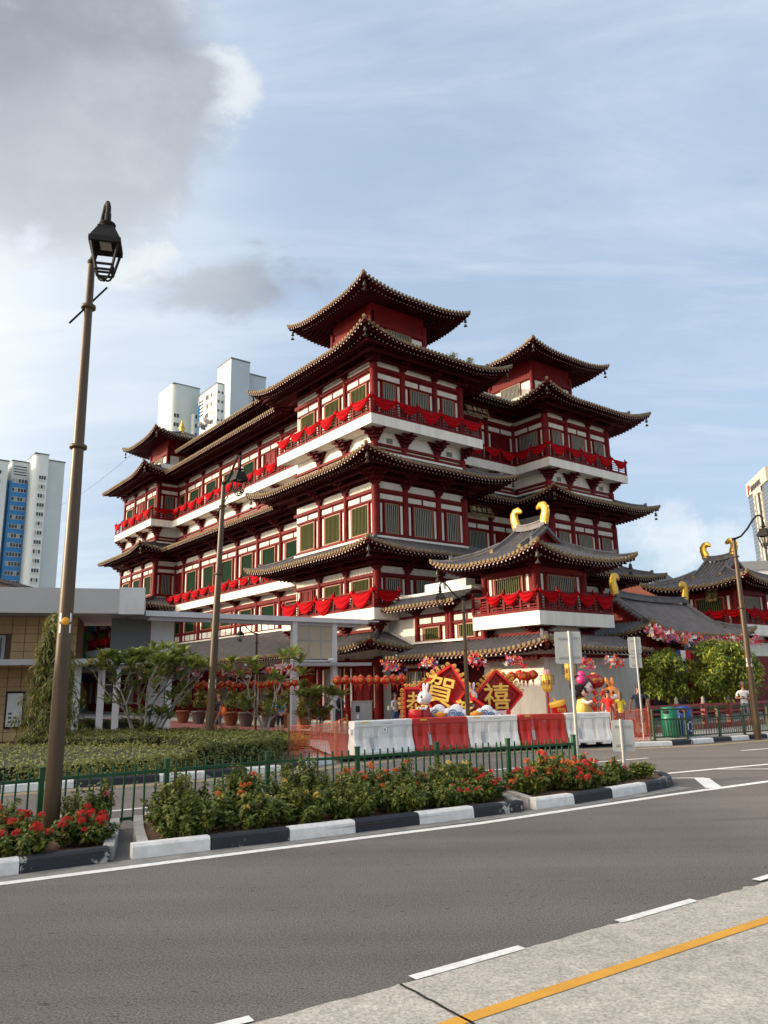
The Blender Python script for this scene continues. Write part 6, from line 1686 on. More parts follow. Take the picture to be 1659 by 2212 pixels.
def hedge(label, poly, h, n, mats, seed, leaf=.06, light=.4, top=0.0, name='hedge'):
    """clipped planting filling a polygon"""
    root = thing(name, label, 'hedge', (poly[0][0], poly[0][1], .12)); rng = np.random.default_rng(seed)
    pts = np.array(poly) - np.array(poly[0]); mn = pts.min(0); mx = pts.max(0); P = []; N = []
    def inside(x, y):
        c = False; j = len(pts) - 1
        for i in range(len(pts)):
            if (pts[i][1] > y) != (pts[j][1] > y) and x < (pts[j][0] - pts[i][0]) * (y - pts[i][1]) / (pts[j][1] - pts[i][1]) + pts[i][0]: c = not c
            j = i
        return c
    def hz(x, y): return h * (.86 + .16 * noise.noise(Vector((x * 1.3 + seed, y * 1.3, 0))) + .10 * noise.noise(Vector((x * 4, y * 4, seed))))
    n = int(n * 1.5)
    while len(P) < n * .6:
        x, y = rng.uniform(mn, mx)
        if inside(x, y):
            z = hz(x, y) * (1 - abs(rng.normal(0, .09))); P.append((x, y, z)); N.append((0, 0, 1))
    k = 0; m = len(pts)
    while k < n * .4:
        i = rng.integers(m); a = pts[i]; b = pts[(i + 1) % m]; t = rng.random(); p = a + (b - a) * t; d = (b - a); nn = np.array([d[1], -d[0]]) / (np.linalg.norm(d) + 1e-9)
        z = rng.random() ** .8 * hz(p[0], p[1]); q = p + nn * (.04 * math.sin(p[0] * 5) - abs(rng.normal(0, .05))); P.append((q[0], q[1], z)); N.append((nn[0], nn[1], .5)); k += 1
    leaves('foliage', P, N, leaf, .5, mats, root, rng, jitter=.5, light=light)
    # dark twiggy core so that no ground shows through
    core = MB(); c = pts.mean(0); ring = [Vector((*(c + (p - c) * .95), 0)) for p in pts]
    core.add(ring + [Vector((p.x, p.y, h * .72)) for p in ring], [tuple(range(m, 2 * m))] + [(i, (i + 1) % m, m + (i + 1) % m, m + i) for i in range(m)])
    core.build('twigs', mat('hedge_core', (.02, .026, .01), .95), root); return root
hedge('pale clipped ground-cover hedge along the left road edge', [(-16, 12.6), (-7.9, 17.0), (-5.5, 18.3), (-4.6, 19.4), (-5.0, 21.5), (-8, 23.3), (-14, 24.5), (-22, 20)], .44, 15000, LM_HG, 1, .075, .45)
hedge('taller green hedge in front of the second lamp post', [(-4.6, 18.9), (-3.1, 20.0), (-2.9, 21.9), (-3.5, 24.0), (-5.6, 24.2), (-6.6, 23.2), (-4.9, 21.2)], .70, 9000, LM_HD, 2, .08, .4)
hedge('bright green bush left of the orange net', [(-3.0, 24.0), (-2.5, 25.2), (-3.1, 26.8), (-4.3, 27.2), (-4.5, 25.4), (-3.9, 24.2)], .40, 4200, LM_HB, 3, .075, .5)
hedge('grey green hedge behind the pale ground cover', [(-11.5, 24.6), (-8.0, 23.6), (-5.8, 24.6), (-5.0, 26.5), (-7, 28.0), (-12, 28.0)], .66, 8500, LM_HD, 4, .075, .45)
hedge('low dark planting behind the walking figures', [(-9.5, 32.6), (-5.5, 30.6), (-3.2, 29.4), (-2.9, 30.0), (-5.2, 31.8), (-9, 33.8)], .28, 3600, LM_HD, 5, .08, .25)
hedge('low dark planting under the shelter posts', [(-13.2, 33.2), (-9.9, 33.6), (-9.8, 34.6), (-13, 34.4)], .8, 3000, LM_HD, 6, .08, .2)

def crown_tree(label, loc, rx, ry, z0, z1, n, mats, seed, leaf, aspect, droop, light, trunk_r=.09, clumps=46, name='round_tree'):
    root = thing(name, label, 'tree', loc, 0); rng = np.random.default_rng(seed); rn = random.Random(seed); cz = (z0 + z1) / 2; rz = (z1 - z0) / 2
    t = MB(); t.tube([(0, 0, 0), (.03, 0, cz * .5), (.0, .02, cz), (0.02, 0, z1 - rz * .5)], [trunk_r, trunk_r * .85, trunk_r * .6, trunk_r * .25], 9); P = []; N = []
    per = n // clumps
    for c in range(clumps):
        d = Vector((rn.gauss(0, 1), rn.gauss(0, 1), rn.gauss(.25, 1))).normalized(); q = rn.uniform(.62, 1.0); cc = Vector((d.x * rx * q, d.y * ry * q, cz + d.z * rz * q)); cr = rn.uniform(.16, .30) * rx
        if c % 3 == 0: t.tube([(0, 0, cz * .75), cc * .55 + Vector((0, 0, cz * .42)), cc], [trunk_r * .4, trunk_r * .25, .012], 5)
        for k in range(per):
            e = Vector((rn.gauss(0, 1), rn.gauss(0, 1), rn.gauss(.3, 1))).normalized(); P.append(tuple(cc + e * cr * rn.random() ** .4)); N.append((e.x * .7 + d.x * .4, e.y * .7 + d.y * .4, e.z * .5 + .7))
    for k in range(n // 5):                  # inner fill
        d = Vector((rn.gauss(0, 1), rn.gauss(0, 1), rn.gauss(0, 1))).normalized() * rn.uniform(.3, .8); P.append((d.x * rx, d.y * ry, cz + d.z * rz)); N.append((d.x, d.y, .6))
    t.build('trunk', M_STEM, root); leaves('crown', P, N, leaf, aspect, mats, root, rng, jitter=.5, droop=droop, light=light); return root
crown_tree('round yellow-green tree behind the bins, left of the pair', (11.75, 33.0, .1), 1.08, 1.0, .75, 3.25, 5200, LM_RT, 21, .17, .42, .7, .22)
crown_tree('larger round yellow-green tree behind the man in white', (14.25, 33.1, .1), 1.5, 1.3, .7, 3.45, 9000, LM_RT, 22, .17, .42, .7, .30, .11, 70)

# drooping mast tree at left
mast = thing('drooping_tree', 'narrow drooping tree beside the tan station wall', 'tree', (-10.75, 25.2, .1)); rng = np.random.default_rng(31); rn = random.Random(31); P = []; N = []; tb = MB()
tb.tube([(0, 0, 0), (.05, 0, 2), (.02, 0, 4.0), (-.05, 0, 4.35)], [.07, .055, .03, .01], 8)
for k in range(300):
    z = .5 + 3.9 * rn.random() ** .85; w = (.28 + .95 * (1 - z / 4.6) ** .8) * rn.uniform(.55, 1.1) * (1.15 if z < 2.4 else 1); a = rn.random() * 6.283; ex, ey = math.cos(a) * w, math.sin(a) * w * .8
    if k % 2 == 0: tb.tube([(0, 0, z), (ex * .6, ey * .6, z + .05), (ex, ey, z - .35)], [.016, .012, .005], 4)
    for q in range(22):
        t = .25 + .8 * rn.random(); P.append((ex * t + rn.gauss(0, .05), ey * t + rn.gauss(0, .05), z + .08 * math.sin(t * 3) - .42 * t * t + rn.gauss(0, .05))); N.append((math.cos(a) * .8, math.sin(a) * .8, .5))
tb.build('trunk', M_STEM, mast); leaves('crown', P, N, .23, .17, LM_MT, mast, rng, jitter=.35, droop=1.3, light=.32, fold=.1)

# frangipani: bare forking limbs with rosettes of long leaves
def frangi_leaf(m, nm):
    b = MB(); P = []
    for t, w, z in ((0, .015, 0), (.25, .055, .03), (.55, .085, .04), (.82, .065, .015), (1.0, .004, -.05)):
        P.append([Vector((-w * .5 * 1.0, t * .30, z * .3 + w * .18)), Vector((0, t * .30, z * .3)), Vector((w * .5, t * .30, z * .3 + w * .18))])
    b.grid(P); return b.mesh(nm, m)
FL1 = frangi_leaf(LM_FR, 'leaf'); FL2 = frangi_leaf(LM_FRY, 'leaf_pale')
def frangipani(label, loc, limbs, seed, scale=1.0, per=10, yellow=.12, flowers=0):
    root = thing('frangipani_tree', label, 'tree', loc, 0, 'frangipani trees'); rn = random.Random(seed); b = MB(); tips = []; cnt = 0
    for path, r0 in limbs:
        n = len(path); b.tube(path, [r0 * (1 - .55 * k / (n - 1)) for k in range(n)], 8); tips.append(Vector(path[-1]))
    b.build('trunk', M_BARK, root)
    extra = MB(); rn.shuffle(tips)
    for t in tips:
        m = per + rn.randint(-2, 3)
        for k in range(m):
            a = 6.283 * k / m + rn.random() * .5; up = rn.uniform(.25, 1.5); d = Vector((math.cos(a), math.sin(a), up - .25)).normalized(); s = scale * rn.uniform(.75, 1.2)
            q = d.to_track_quat('Y', 'Z'); cnt += 1
            if cnt > 290:
                M_ = Matrix.Translation(t + Vector((0, 0, rn.uniform(-.06, .03)))) @ q.to_matrix().to_4x4() @ Matrix.Scale(s, 4); extra.add([M_ @ v_.co for v_ in FL1.vertices], [tuple(p_.vertices) for p_ in FL1.polygons], 0, True); continue
            link('leaf', FL2 if rn.random() < yellow else FL1, root, t + Vector((0, 0, rn.uniform(-.06, .03))), q.to_euler(), (s * rn.uniform(.9, 1.2), s, s))
    if extra.v: tag(extra.build('foliage', LM_FR, root), kind='stuff')
    if flowers:
        for t in rn.sample(tips, min(flowers, len(tips))):
            flower_head(rn, t + Vector((0, 0, .08)), .08, 'p', 14).build('flower_cluster', FX['p'], root)
    return root
def grow(rn, p, d, L, depth, r, out, spread=.7, lift=.5, pre=None):
    path = [p]; q = Vector(p); dd = Vector(d)
    for k in range(3):
        dd = (dd + Vector((rn.gauss(0, .12), rn.gauss(0, .12), .04))).normalized(); q = q + dd * L / 3; path.append(q.copy())
    out.append(((list(map(tuple, path))), r, depth == 0))
    if depth > 0:
        for k in range(rn.choice((2, 2, 3))):
            a = rn.random() * 6.283; nd = (dd * .75 + Vector((math.cos(a) * spread, math.sin(a) * spread, lift * .5))).normalized(); grow(rn, q, nd, L * rn.uniform(.6, .82), depth - 1, r * .62, out, spread, lift)
def auto_limbs(seed, stems, L, depth, r, spread=.7):
    rn = random.Random(seed); out = []
    for x, y, d in stems: grow(rn, Vector((x, y, 0)), Vector(d).normalized(), L, depth, r, out, spread)
    return out
def frangi_auto(label, loc, seed, stems, L, depth, r, scale, per, yellow, spread=.7, flowers=0):
    o = auto_limbs(seed, stems, L, depth, r, spread)
    rr = random.Random(seed + 9); lim = [(p, r_) for p, r_, tip in o if tip]
    for p, r_, tip in o:                     # side shoots lower down
        for q in range(2 if not tip else 1):
            b0 = Vector(p[2 if tip else rr.choice((1, 2, 3))]); e = b0 + Vector((rr.gauss(0, .28), rr.gauss(0, .22), rr.uniform(.05, .3))); lim.append(([tuple(b0), tuple((b0 + e) / 2 + Vector((0, 0, .04))), tuple(e)], .018))
    root = frangipani(label, loc, lim, seed, scale, per, yellow, flowers)
    b = MB()
    for p, r_, tip in o:
        if not tip: b.tube(p, [r_, r_ * .9, r_ * .8, r_ * .7], 8)
    b.build('limb', M_BARK, root); return root
frangi_auto('dense frangipani with many grey stems left of the second lamp post', (-8.35, 27.2, .1), 41, [(0, 0, (-.2, 0, 1)), (.15, .1, (.25, -.1, 1)), (-.15, .1, (-.45, .1, 1)), (.1, -.1, (.35, .1, .9)), (0, .15, (.05, .2, 1)), (.2, .2, (.35, .1, .95)), (-.2, 0, (-.4, 0, .95)), (.05, -.2, (-.1, -.2, 1))], 1.5, 2, .045, 1.3, 11, .14, .42, 2)
frangipani('slender forked frangipani in front of the woman in blue', (-4.45, 28.8, .1), [
 ([(0, 0, 0), (-.10, 0, .5), (-.25, 0, .85), (-.42, .0, 1.2), (-.62, 0, 1.35)], .06), ([(-.42, 0, 1.2), (-.62, .0, 1.6), (-.68, 0, 2.05), (-.95, 0, 2.35)], .045), ([(-.68, 0, 2.05), (-.55, .05, 2.4), (-.6, .1, 2.75)], .035), ([(-.66, 0, 2.0), (-1.1, .05, 2.25), (-1.45, .1, 2.5)], .03), ([(-.3, 0, .9), (-.35, .1, 1.5), (-.45, .1, 1.9), (-.40, .1, 2.45)], .04),
 ([(.05, 0, 0), (.10, 0, .6), (.22, 0, 1.1), (.38, 0, 1.7), (.55, 0, 2.1)], .06), ([(.38, 0, 1.7), (.62, .0, 2.2), (.95, 0, 2.55), (1.25, 0, 2.8)], .045), ([(.5, 0, 2.0), (.55, .05, 2.5), (.62, .05, 2.95)], .04), ([(.62, 0, 2.2), (.9, -.05, 2.2), (1.3, -.1, 2.35)], .035), ([(.30, 0, 1.4), (.32, .1, 1.8), (.25, .1, 2.2)], .03), ([(.62, .05, 2.6), (.85, .1, 2.9), (.95, .1, 3.15)], .03), ([(-.95, 0, 2.35), (-1.2, 0, 2.6), (-1.3, 0, 2.85)], .03), ([(.12, 0, .7), (.4, -.05, 1.0), (.55, -.1, 1.15)], .03), ([(-.1, 0, .55), (.05, -.1, .8), (.1, -.15, .95)], .025), ([(.95, 0, 2.55), (1.0, -.1, 2.7), (1.05, -.2, 2.95)], .03), ([(-.25, 0, .85), (-.5, -.1, 1.0), (-.75, -.15, 1.15)], .03)], 42, 1.65, 14, .08)
frangi_auto('frangipani with pink blooms beside the glazed screen post', (-2.95, 32.6, .1), 43, [(0, 0, (-.15, 0, 1)), (.12, .05, (.3, 0, 1)), (-.1, .05, (-.35, .1, .9)), (.2, 0, (.1, .2, 1))], 1.0, 1, .04, 1.65, 15, .1, .65, 4)
# pots along the arcade
M_POT = mat('terracotta', (.26, .10, .045), .75, var=.3, vscale=4); M_POTG = mat('grey_pot', (.16, .13, .12), .75, var=.25, vscale=4)
PT = [(-12.3, 47.5, 1, 'terracotta pot with bushy plant at the far left of the arcade'), (-10.9, 45.6, 0, 'grey pot with bushy plant next to the leftmost terracotta one'), (-9.7, 44.0, 1, 'terracotta pot left of the man with the orange bag'), (-8.4, 42.4, 1, 'tall terracotta pot with tiered topiary beside the orange bag'), (-7.4, 41.3, 0, 'wide grey pot with bushy plant right of the topiary'), (-6.0, 40.0, 0, 'dark pot with plant behind the forked tree'), (-4.9, 38.9, 1, 'terracotta pot behind the woman in blue'), (-4.0, 37.6, 1, 'terracotta pot right of the woman in blue')]
for i, (x, y, t, lb) in enumerate(PT):
    root = thing('potted_plant', lb, 'potted plant', (x, y, .1), 0, 'potted plants along the arcade'); rng = np.random.default_rng(60 + i); rn = random.Random(i)
    MB().lathe([(.26, 0), (.36, .3), (.40, .62), (.44, .64), (.44, .72), (.38, .72), (.0, .66)], 16).build('pot', M_POT if t else M_POTG, root)
    P = []; N = []; tr = MB(); tr.tube([(0, 0, .65), (.05, 0, 1.3), (0, 0, 2.1)], [.04, .03, .015], 6)
    blobs = [(0, 0, 1.15, .42), (.05, .05, 1.65, .34), (-.03, 0, 2.1, .28)] if i % 2 else [(0, 0, 1.2, .5), (.1, 0, 1.6, .45), (-.15, .1, 1.5, .4)]
    for bx0, by0, bz0, br in blobs:
        for k in range(330):
            d = Vector((rn.gauss(0, 1), rn.gauss(0, 1), rn.gauss(0, 1))).normalized(); q = br * rn.uniform(.6, 1); P.append((bx0 + d.x * q, by0 + d.y * q, bz0 + d.z * q * .7)); N.append((d.x, d.y, d.z + .4))
    tr.build('stem', M_STEM, root); leaves('foliage', P, N, .12, .5, LM_MT, root, rng, light=.3)
# weeds on the upper tower roof
for (u, v, lb) in ((5.0, -1.2, 'small weed tuft growing on the top main eave'), (6.3, -1.3, 'second weed tuft on the top main eave, nearer its right tip')):
    p = UV(u, v, 20.75); root = thing('weed_tuft', lb, 'plant', p); rn = random.Random(int(u * 10)); rng = np.random.default_rng(5); P = [(rn.gauss(0, .12), rn.gauss(0, .12), abs(rn.gauss(.12, .1))) for _ in range(90)]; leaves('foliage', P, [(0, -.5, .6)] * 90, .26, .14, LM_MT, root, rng, light=.2, droop=-1.2, kind=None)
# leaf litter and stones on the bare soil
rn = random.Random(77); b = MB()
for k in range(240):
    x = rn.uniform(3.6, 5.35); y = 14.4 + (x - 3.6) * .85 + rn.uniform(.15, 1.3); s = rn.uniform(.01, .035); a = rn.random() * 6.28; d = Vector((math.cos(a), math.sin(a), 0)) * s; e = Vector((-d.y, d.x, rn.uniform(0, .02))); c = Vector((x, y, .112))
    b.add([c - d, c + e * .5, c + d, c - e * .5], [(0, 1, 2, 3)], rn.randint(0, 1))
for k in range(420):
    t = rn.random(); x = -3.0 + 4.6 * t; y = 10.1 + 2.6 * t + rn.uniform(.1, .75); s = rn.uniform(.01, .03); a = rn.random() * 6.28; d = Vector((math.cos(a), math.sin(a), 0)) * s; e = Vector((-d.y, d.x, rn.uniform(0, .02))); c = Vector((x, y, .112))
    b.add([c - d, c + e * .5, c + d, c - e * .5], [(0, 1, 2, 3)], rn.randint(0, 1))
tag(b.build('leaf_litter', [mat('dry_leaf', (.24, .14, .06), .8), mat('pale_leaf', (.34, .25, .13), .8)]), 'dry leaves and chips scattered on the planter soil', 'litter', kind='stuff')
# ---------------------------------------------------------------- people
SKIN = mat('skin', (.42, .22, .145), .5, var=.08, vscale=10); SKIN2 = mat('skin_tan', (.36, .17, .10), .5, var=.08, vscale=10)
def cl(name, c): return mat('cloth_' + name, c, .8, var=.22, vscale=9, bump=.3, bscale=30)
def person(label, loc, rz, h, C, arms, legs, lean=0.0, head_turn=0.0, female=False, long_sleeve=False, trousers=False, hair=None, hairlen=0, bald=False, skirt=None, extras=None):
    """figure facing local -y; joints laid out, surface grown by a skin modifier, then coloured limb by limb"""
    root = thing('person', label, 'person', (loc[0], loc[1], loc[2]), rz, 'people around the temple forecourt'); s = h / 1.75
    V = []; E = []; RR = []; T = []
    def nv(p, r): V.append(Vector(p) * s); RR.append((r if isinstance(r, tuple) else (r, r))); return len(V) - 1
    def ed(a, b, t): E.append((a, b)); T.append(t)
    sh = .155 if female else .185; hp = .085
    ln = lambda z: -lean * max(0, z - .95)
    pel = nv((0, 0, .95), (.145, .11) if not female else (.15, .11)); wa = nv((0, ln(1.1), 1.10), (.125, .095) if not female else (.115, .085)); ch = nv((0, ln(1.3), 1.30), (.155, .11) if not female else (.135, .10)); nb = nv((0, ln(1.46), 1.46), (.07, .065)); nk = nv((0, ln(1.52) - .01, 1.53), (.05, .052))
    h1 = nv((0, ln(1.58) - .02, 1.60), (.066, .080)); h2 = nv((0, ln(1.66) - .02, 1.68), (.074, .092)); h3 = nv((0, ln(1.72) - .01, 1.735), (.05, .06))
    for a, b, t in ((pel, wa, 'torso'), (wa, ch, 'torso'), (ch, nb, 'torso'), (nb, nk, 'skin'), (nk, h1, 'skin'), (h1, h2, 'skin'), (h2, h3, 'skin')): ed(a, b, t)
    for i, sd in enumerate((-1, 1)):
        el, wr = arms[i]; S = nv((sd * sh, ln(1.40), 1.40), .062); ed(ch, S, 'torso')
        e1 = nv(el, .045); w1 = nv(wr, .031); ed(S, e1, 'uarm'); ed(e1, w1, 'farm')
        d = (Vector(wr) - Vector(el)).normalized(); side = d.cross(Vector((0, 0, 1))); side = side.normalized() if side.length > .2 else Vector((1, 0, 0)); bend = side.cross(d)
        pm = nv(Vector(wr) + d * .065, (.036, .022)); ed(w1, pm, 'hand')
        for k, (o, L) in enumerate(((-.028, .060), (-.010, .074), (.009, .068), (.027, .052))):
            m1 = nv(Vector(wr) + d * (.085 + L * .5) + side * o * 1.1 + bend * .012, .0088); m2 = nv(Vector(wr) + d * (.085 + L) + side * o * 1.15 + bend * .03, .0075); ed(pm, m1, 'hand'); ed(m1, m2, 'hand')
        t1 = nv(Vector(wr) + d * .06 + side * -.05, .0105); t2 = nv(Vector(wr) + d * .10 + side * -.055 + bend * .01, .0085); ed(w1, t1, 'hand'); ed(t1, t2, 'hand')
        kn, an = legs[i]; hj = nv((sd * hp, 0, .90), .098 if female else .092); ed(pel, hj, 'pelvis'); k1 = nv(kn, .062); md = nv((Vector(kn) + Vector(an)) / 2 + Vector((0, .02, .05)), .054); a1 = nv(an, .036); ed(hj, k1, 'thigh'); ed(k1, md, 'calf'); ed(md, a1, 'calf')
        f1 = nv(Vector(an) + Vector((0, .03, -.05)), .036); f2 = nv(Vector(an) + Vector((sd * .02, -.15, -.058)), (.040, .026)); ed(a1, f1, 'shoe'); ed(f1, f2, 'shoe')
    me = bpy.data.meshes.new('figure'); me.from_pydata([tuple(v) for v in V], E, []); o = bpy.data.objects.new('figure', me); COL.objects.link(o)
    md_ = o.modifiers.new('skin', 'SKIN'); md_.use_smooth_shade = True
    for i, sv in enumerate(me.skin_vertices[0].data): sv.radius = (RR[i][0] * s, RR[i][1] * s); sv.use_root = (i == 0)
    o.modifiers.new('sub', 'SUBSURF').levels = 1
    PENDING.append((o, root, V, E, T, C, long_sleeve, trousers, s)); 
    # hair
    if hair is not None:
        hb = MB(); c = Vector((0, ln(1.66) + .012, 1.69)) * s; n = 14; P = []
        for i in range(8):
            a = math.pi * .62 * i / 7; row = []
            for j in range(n):
                q = 2 * math.pi * j / n; fr = .5 + .5 * math.cos(q + math.pi / 2); cut = 1 - .42 * (fr ** 2) * (i / 7); aa = a * cut
                row.append(c + Vector((.088 * math.sin(aa) * math.cos(q), .106 * math.sin(aa) * math.sin(q), .098 * math.cos(aa))) * s)
            P.append(row)
        hb.grid(P, 0, True, True)
        if hairlen: hb.tube([c + Vector((0, .05, .02)) * s, c + Vector((0, .09, -.10)) * s, c + Vector((0, .10, -.10 - hairlen)) * s], [.085 * s, .095 * s, .05 * s], 10)
        hb.build('hair', hair, root)
    f = MB()
    for sd in (-1, 1): f.ball(Vector((sd * .03, ln(1.66) - .108, 1.665)) * s, .011 * s, 6, 0); f.ball(Vector((sd * .078, ln(1.65) - .01, 1.645)) * s, .022 * s, 6, 1, (.5, .8, 1.3))
    f.ball(Vector((0, ln(1.65) - .112, 1.635)) * s, .015 * s, 6, 1, (.8, 1, 1.4)); f.ball(Vector((0, ln(1.6) - .098, 1.595)) * s, .02 * s, 6, 2, (1.3, .5, .4))
    tag(f.build('face_features', [M_BLK, C['skin'], mat('lips', (.35, .10, .08), .5)], root), kind='stuff')
    if skirt: MB().lathe([(.33 * s, .34 * s), (.24 * s, .7 * s), (.15 * s, 1.0 * s)], 16).build('skirt', skirt, root)
    if extras: extras(root, s)
    return root
PENDING = []
def finish_people():
    dg = bpy.context.evaluated_depsgraph_get(); dg.update()
    for o, root, V, E, T, C, ls, tr, s in PENDING:
        me = bpy.data.meshes.new_from_object(o.evaluated_get(dg)); me.name = 'body'
        mats = [C['skin'], C['top'], C['bottom'], C['shoe']]; me.materials.clear()
        for m in mats: me.materials.append(m)
        A = np.array([V[a] for a, b in E]); B = np.array([V[b] for a, b in E]); D = B - A; L2 = (D * D).sum(1) + 1e-9
        for p in me.polygons:
            c = np.array(p.center); t = np.clip(((c - A) * D).sum(1) / L2, 0, 1); d = ((A + D * t[:, None] - c) ** 2).sum(1); k = int(d.argmin()); tg = T[k]; tt = t[k]; m = 0
            z = c[2] / s
            if tg == 'torso': m = 1 if z > .93 else 2
            elif tg == 'uarm': m = 1 if (ls or tt < .62) else 0
            elif tg == 'farm': m = 1 if ls and tt < .9 else 0
            elif tg in ('pelvis',): m = 2
            elif tg == 'thigh': m = 2 if (tr or tt < .93 or True) else 0
            elif tg == 'calf': m = 2 if tr else (2 if z > .52 else 0)
            elif tg == 'shoe': m = 3
            p.material_index = m; p.use_smooth = True
        bpy.data.objects.remove(o); link('body', me, root)
HB = mat('hair_black', (.012, .010, .010), .45); HBR = mat('hair_brown', (.16, .085, .04), .5); HG = mat('hair_grey', (.12, .11, .10), .5)
SHOE = mat('shoe_dark', (.03, .03, .03), .6); SHOEW = mat('shoe_white', (.6, .58, .55), .6)
stand = (((-.10, 0, .50), (-.11, .03, .09)), ((.10, 0, .50), (.11, .03, .09)))
walk_ = (((-.10, -.16, .52), (-.11, -.12, .09)), ((.10, .02, .50), (.11, .30, .14)))
hang = (((-.25, .03, 1.14), (-.26, -.05, .90)), ((.25, .03, 1.14), (.26, -.05, .90)))
def bag_orange(root, s):
    MB().lathe([(.10, 0), (.17, .05), (.19, .18), (.13, .32), (.05, .36)], 12, 0, Matrix.Scale(.6, 4, (0, 1, 0))).build('shoulder_bag', cl('orange', (.85, .16, .02)), root, (.20, .13, .84), (0, 0, R(20)))
    MB().tube([(.20, .12, 1.18), (.16, .04, 1.36), (.12, -.06, 1.44)], .014, 5).build('bag_strap', cl('orange', (.85, .16, .02)), root); 
    MB().ball((.0, -.05, 1.2), .01, 4)
person('man with bald crown walking with an orange shoulder bag and grey shorts', (-6.87, 32.27, .1), R(-75), 1.72, dict(skin=SKIN2, top=cl('navy', (.02, .025, .06)), bottom=cl('greybrown', (.17, .13, .12)), shoe=SHOE), hang, walk_, .06, extras=bag_orange)
def strap(root, s): MB().tube([(-.12, -.11, 1.40), (0, -.02, 1.47), (.06, .10, 1.38), (.16, .10, 1.1)], .012, 5).build('bag_strap', HB, root)
person('woman in bright blue shirt and black floral shorts with hands behind her back', (-4.29, 31.53, .1), R(-160), 1.60, dict(skin=SKIN, top=cl('blue', (.03, .30, .62)), bottom=cl('black', (.015, .012, .018)), shoe=SHOEW), (((-.24, .10, 1.14), (-.05, .17, .98)), ((.24, .10, 1.14), (.06, .18, 1.0))), stand, 0, 0, True, hair=HB, hairlen=.06, extras=strap)
def pack(root, s): MB().ball((0, .17, 1.22), .2, 12, 0, (.85, .6, 1.25)).build('backpack', cl('black', (.015, .012, .018)), root)
person('man with dark backpack raising a hand near the temple doors', (-2.15, 34.6, .1), R(200), 1.72, dict(skin=SKIN, top=cl('paleblue', (.50, .55, .64)), bottom=cl('darkblue', (.03, .035, .05)), shoe=SHOE), (((-.26, -.06, 1.16), (-.22, -.25, 1.22)), ((.29, -.05, 1.42), (.30, -.10, 1.66))), stand, 0, 0, False, trousers=True, hair=HB, extras=pack)
def bagw(root, s): MB().box(-.12, .12, -.05, .05, 0, .18).build('handbag', cl('white', (.62, .60, .58)), root, (-.12, .16, .92))
person('woman in cream long-sleeved top and blue jeans by the temple steps', (.30, 32.6, .1), R(40), 1.60, dict(skin=SKIN, top=cl('cream', (.60, .56, .50)), bottom=cl('denim', (.05, .12, .25)), shoe=SHOEW), (((-.22, -.04, 1.16), (-.16, -.2, 1.06)), ((.22, -.04, 1.16), (.16, -.2, 1.06))), stand, 0, 0, True, True, True, hair=HB, hairlen=.34, extras=bagw)
def bagb(root, s): MB().ball((.05, -.17, .98), .13, 10, 0, (1, .6, 1)).build('handbag', cl('darkbag', (.02, .04, .10)), root)
person('woman in red top and patterned skirt beside the woman in jeans', (.66, 32.4, .1), R(20), 1.62, dict(skin=SKIN, top=cl('red', (.45, .015, .02)), bottom=cl('maroon', (.10, .015, .03)), shoe=SHOE), (((-.22, -.06, 1.16), (-.06, -.2, 1.12)), ((.24, -.08, 1.18), (.16, -.22, 1.36))), stand, 0, 0, True, hair=HB, hairlen=.26, skirt=mat('cloth_pattern', (.14, .02, .04), .8, col2=(.25, .14, .14), vscale=22), extras=bagb)
person('woman in black standing behind the drum rabbit', (1.05, 32.9, .1), R(-30), 1.6, dict(skin=SKIN, top=cl('black', (.015, .012, .018)), bottom=cl('black', (.015, .012, .018)), shoe=SHOE), hang, stand, 0, 0, True, True, True, hair=HB, hairlen=.3)
person('woman in sleeveless red top with black hair tied up, facing the figures', (7.62, 27.3, .1), R(160), 1.60, dict(skin=SKIN, top=cl('brightred', (.62, .015, .012)), bottom=cl('whiteskirt', (.5, .48, .46)), shoe=SHOEW), (((-.22, -.02, 1.14), (-.24, -.12, .92)), ((.22, .02, 1.14), (.24, -.08, .92))), stand, 0, 0, True, hair=HB, extras=lambda r, s: MB().ball((0, .12, 1.76), .06, 8).build('hair_bun', HB, r))
person('girl in yellow shirt with long wavy brown hair', (8.02, 27.3, .1), R(175), 1.56, dict(skin=SKIN, top=cl('yellow', (.72, .56, .05)), bottom=cl('darkshorts', (.05, .05, .07)), shoe=SHOEW), (((-.24, -.04, 1.14), (-.20, -.2, 1.0)), ((.24, -.04, 1.14), (.22, -.18, .98))), stand, 0, 0, True, hair=HBR, hairlen=.20)
person('broad man in dark shirt and brown shorts seen from behind at the net', (8.72, 27.4, .1), R(172), 1.76, dict(skin=SKIN2, top=cl('charcoal', (.025, .03, .045)), bottom=cl('brown', (.18, .08, .06)), shoe=SHOE), (((-.30, .0, 1.14), (-.30, -.1, .92)), ((.30, .0, 1.14), (.30, -.1, .92))), stand, 0, 0, False, hair=HB)
def phone(root, s):
    MB().box(-.035, .035, -.006, .006, -.07, .07).build('phone', M_BLK, root, (-.06, -.33, 1.20), (R(-40), 0, 0)); MB().box(-.075, .075, -.125, -.10, 1.655, 1.69).build('sunglasses', M_BLK, root); MB().lathe([(.036, -.015), (.036, .015)], 10, 0, Matrix.Translation((.10, -.22, 1.12))).build('wristwatch', M_BLK, root)
person('man in white polo shirt and grey shorts looking at his phone', (13.85, 30.7, .1), R(-18), 1.78, dict(skin=SKIN2, top=cl('white', (.80, .80, .80)), bottom=cl('grey', (.13, .13, .14)), shoe=SHOEW), (((-.27, -.02, 1.15), (-.10, -.26, 1.17)), ((.28, -.02, 1.14), (.06, -.25, 1.14))), walk_, .03, 0, False, hair=HG, extras=phone)
finish_people()
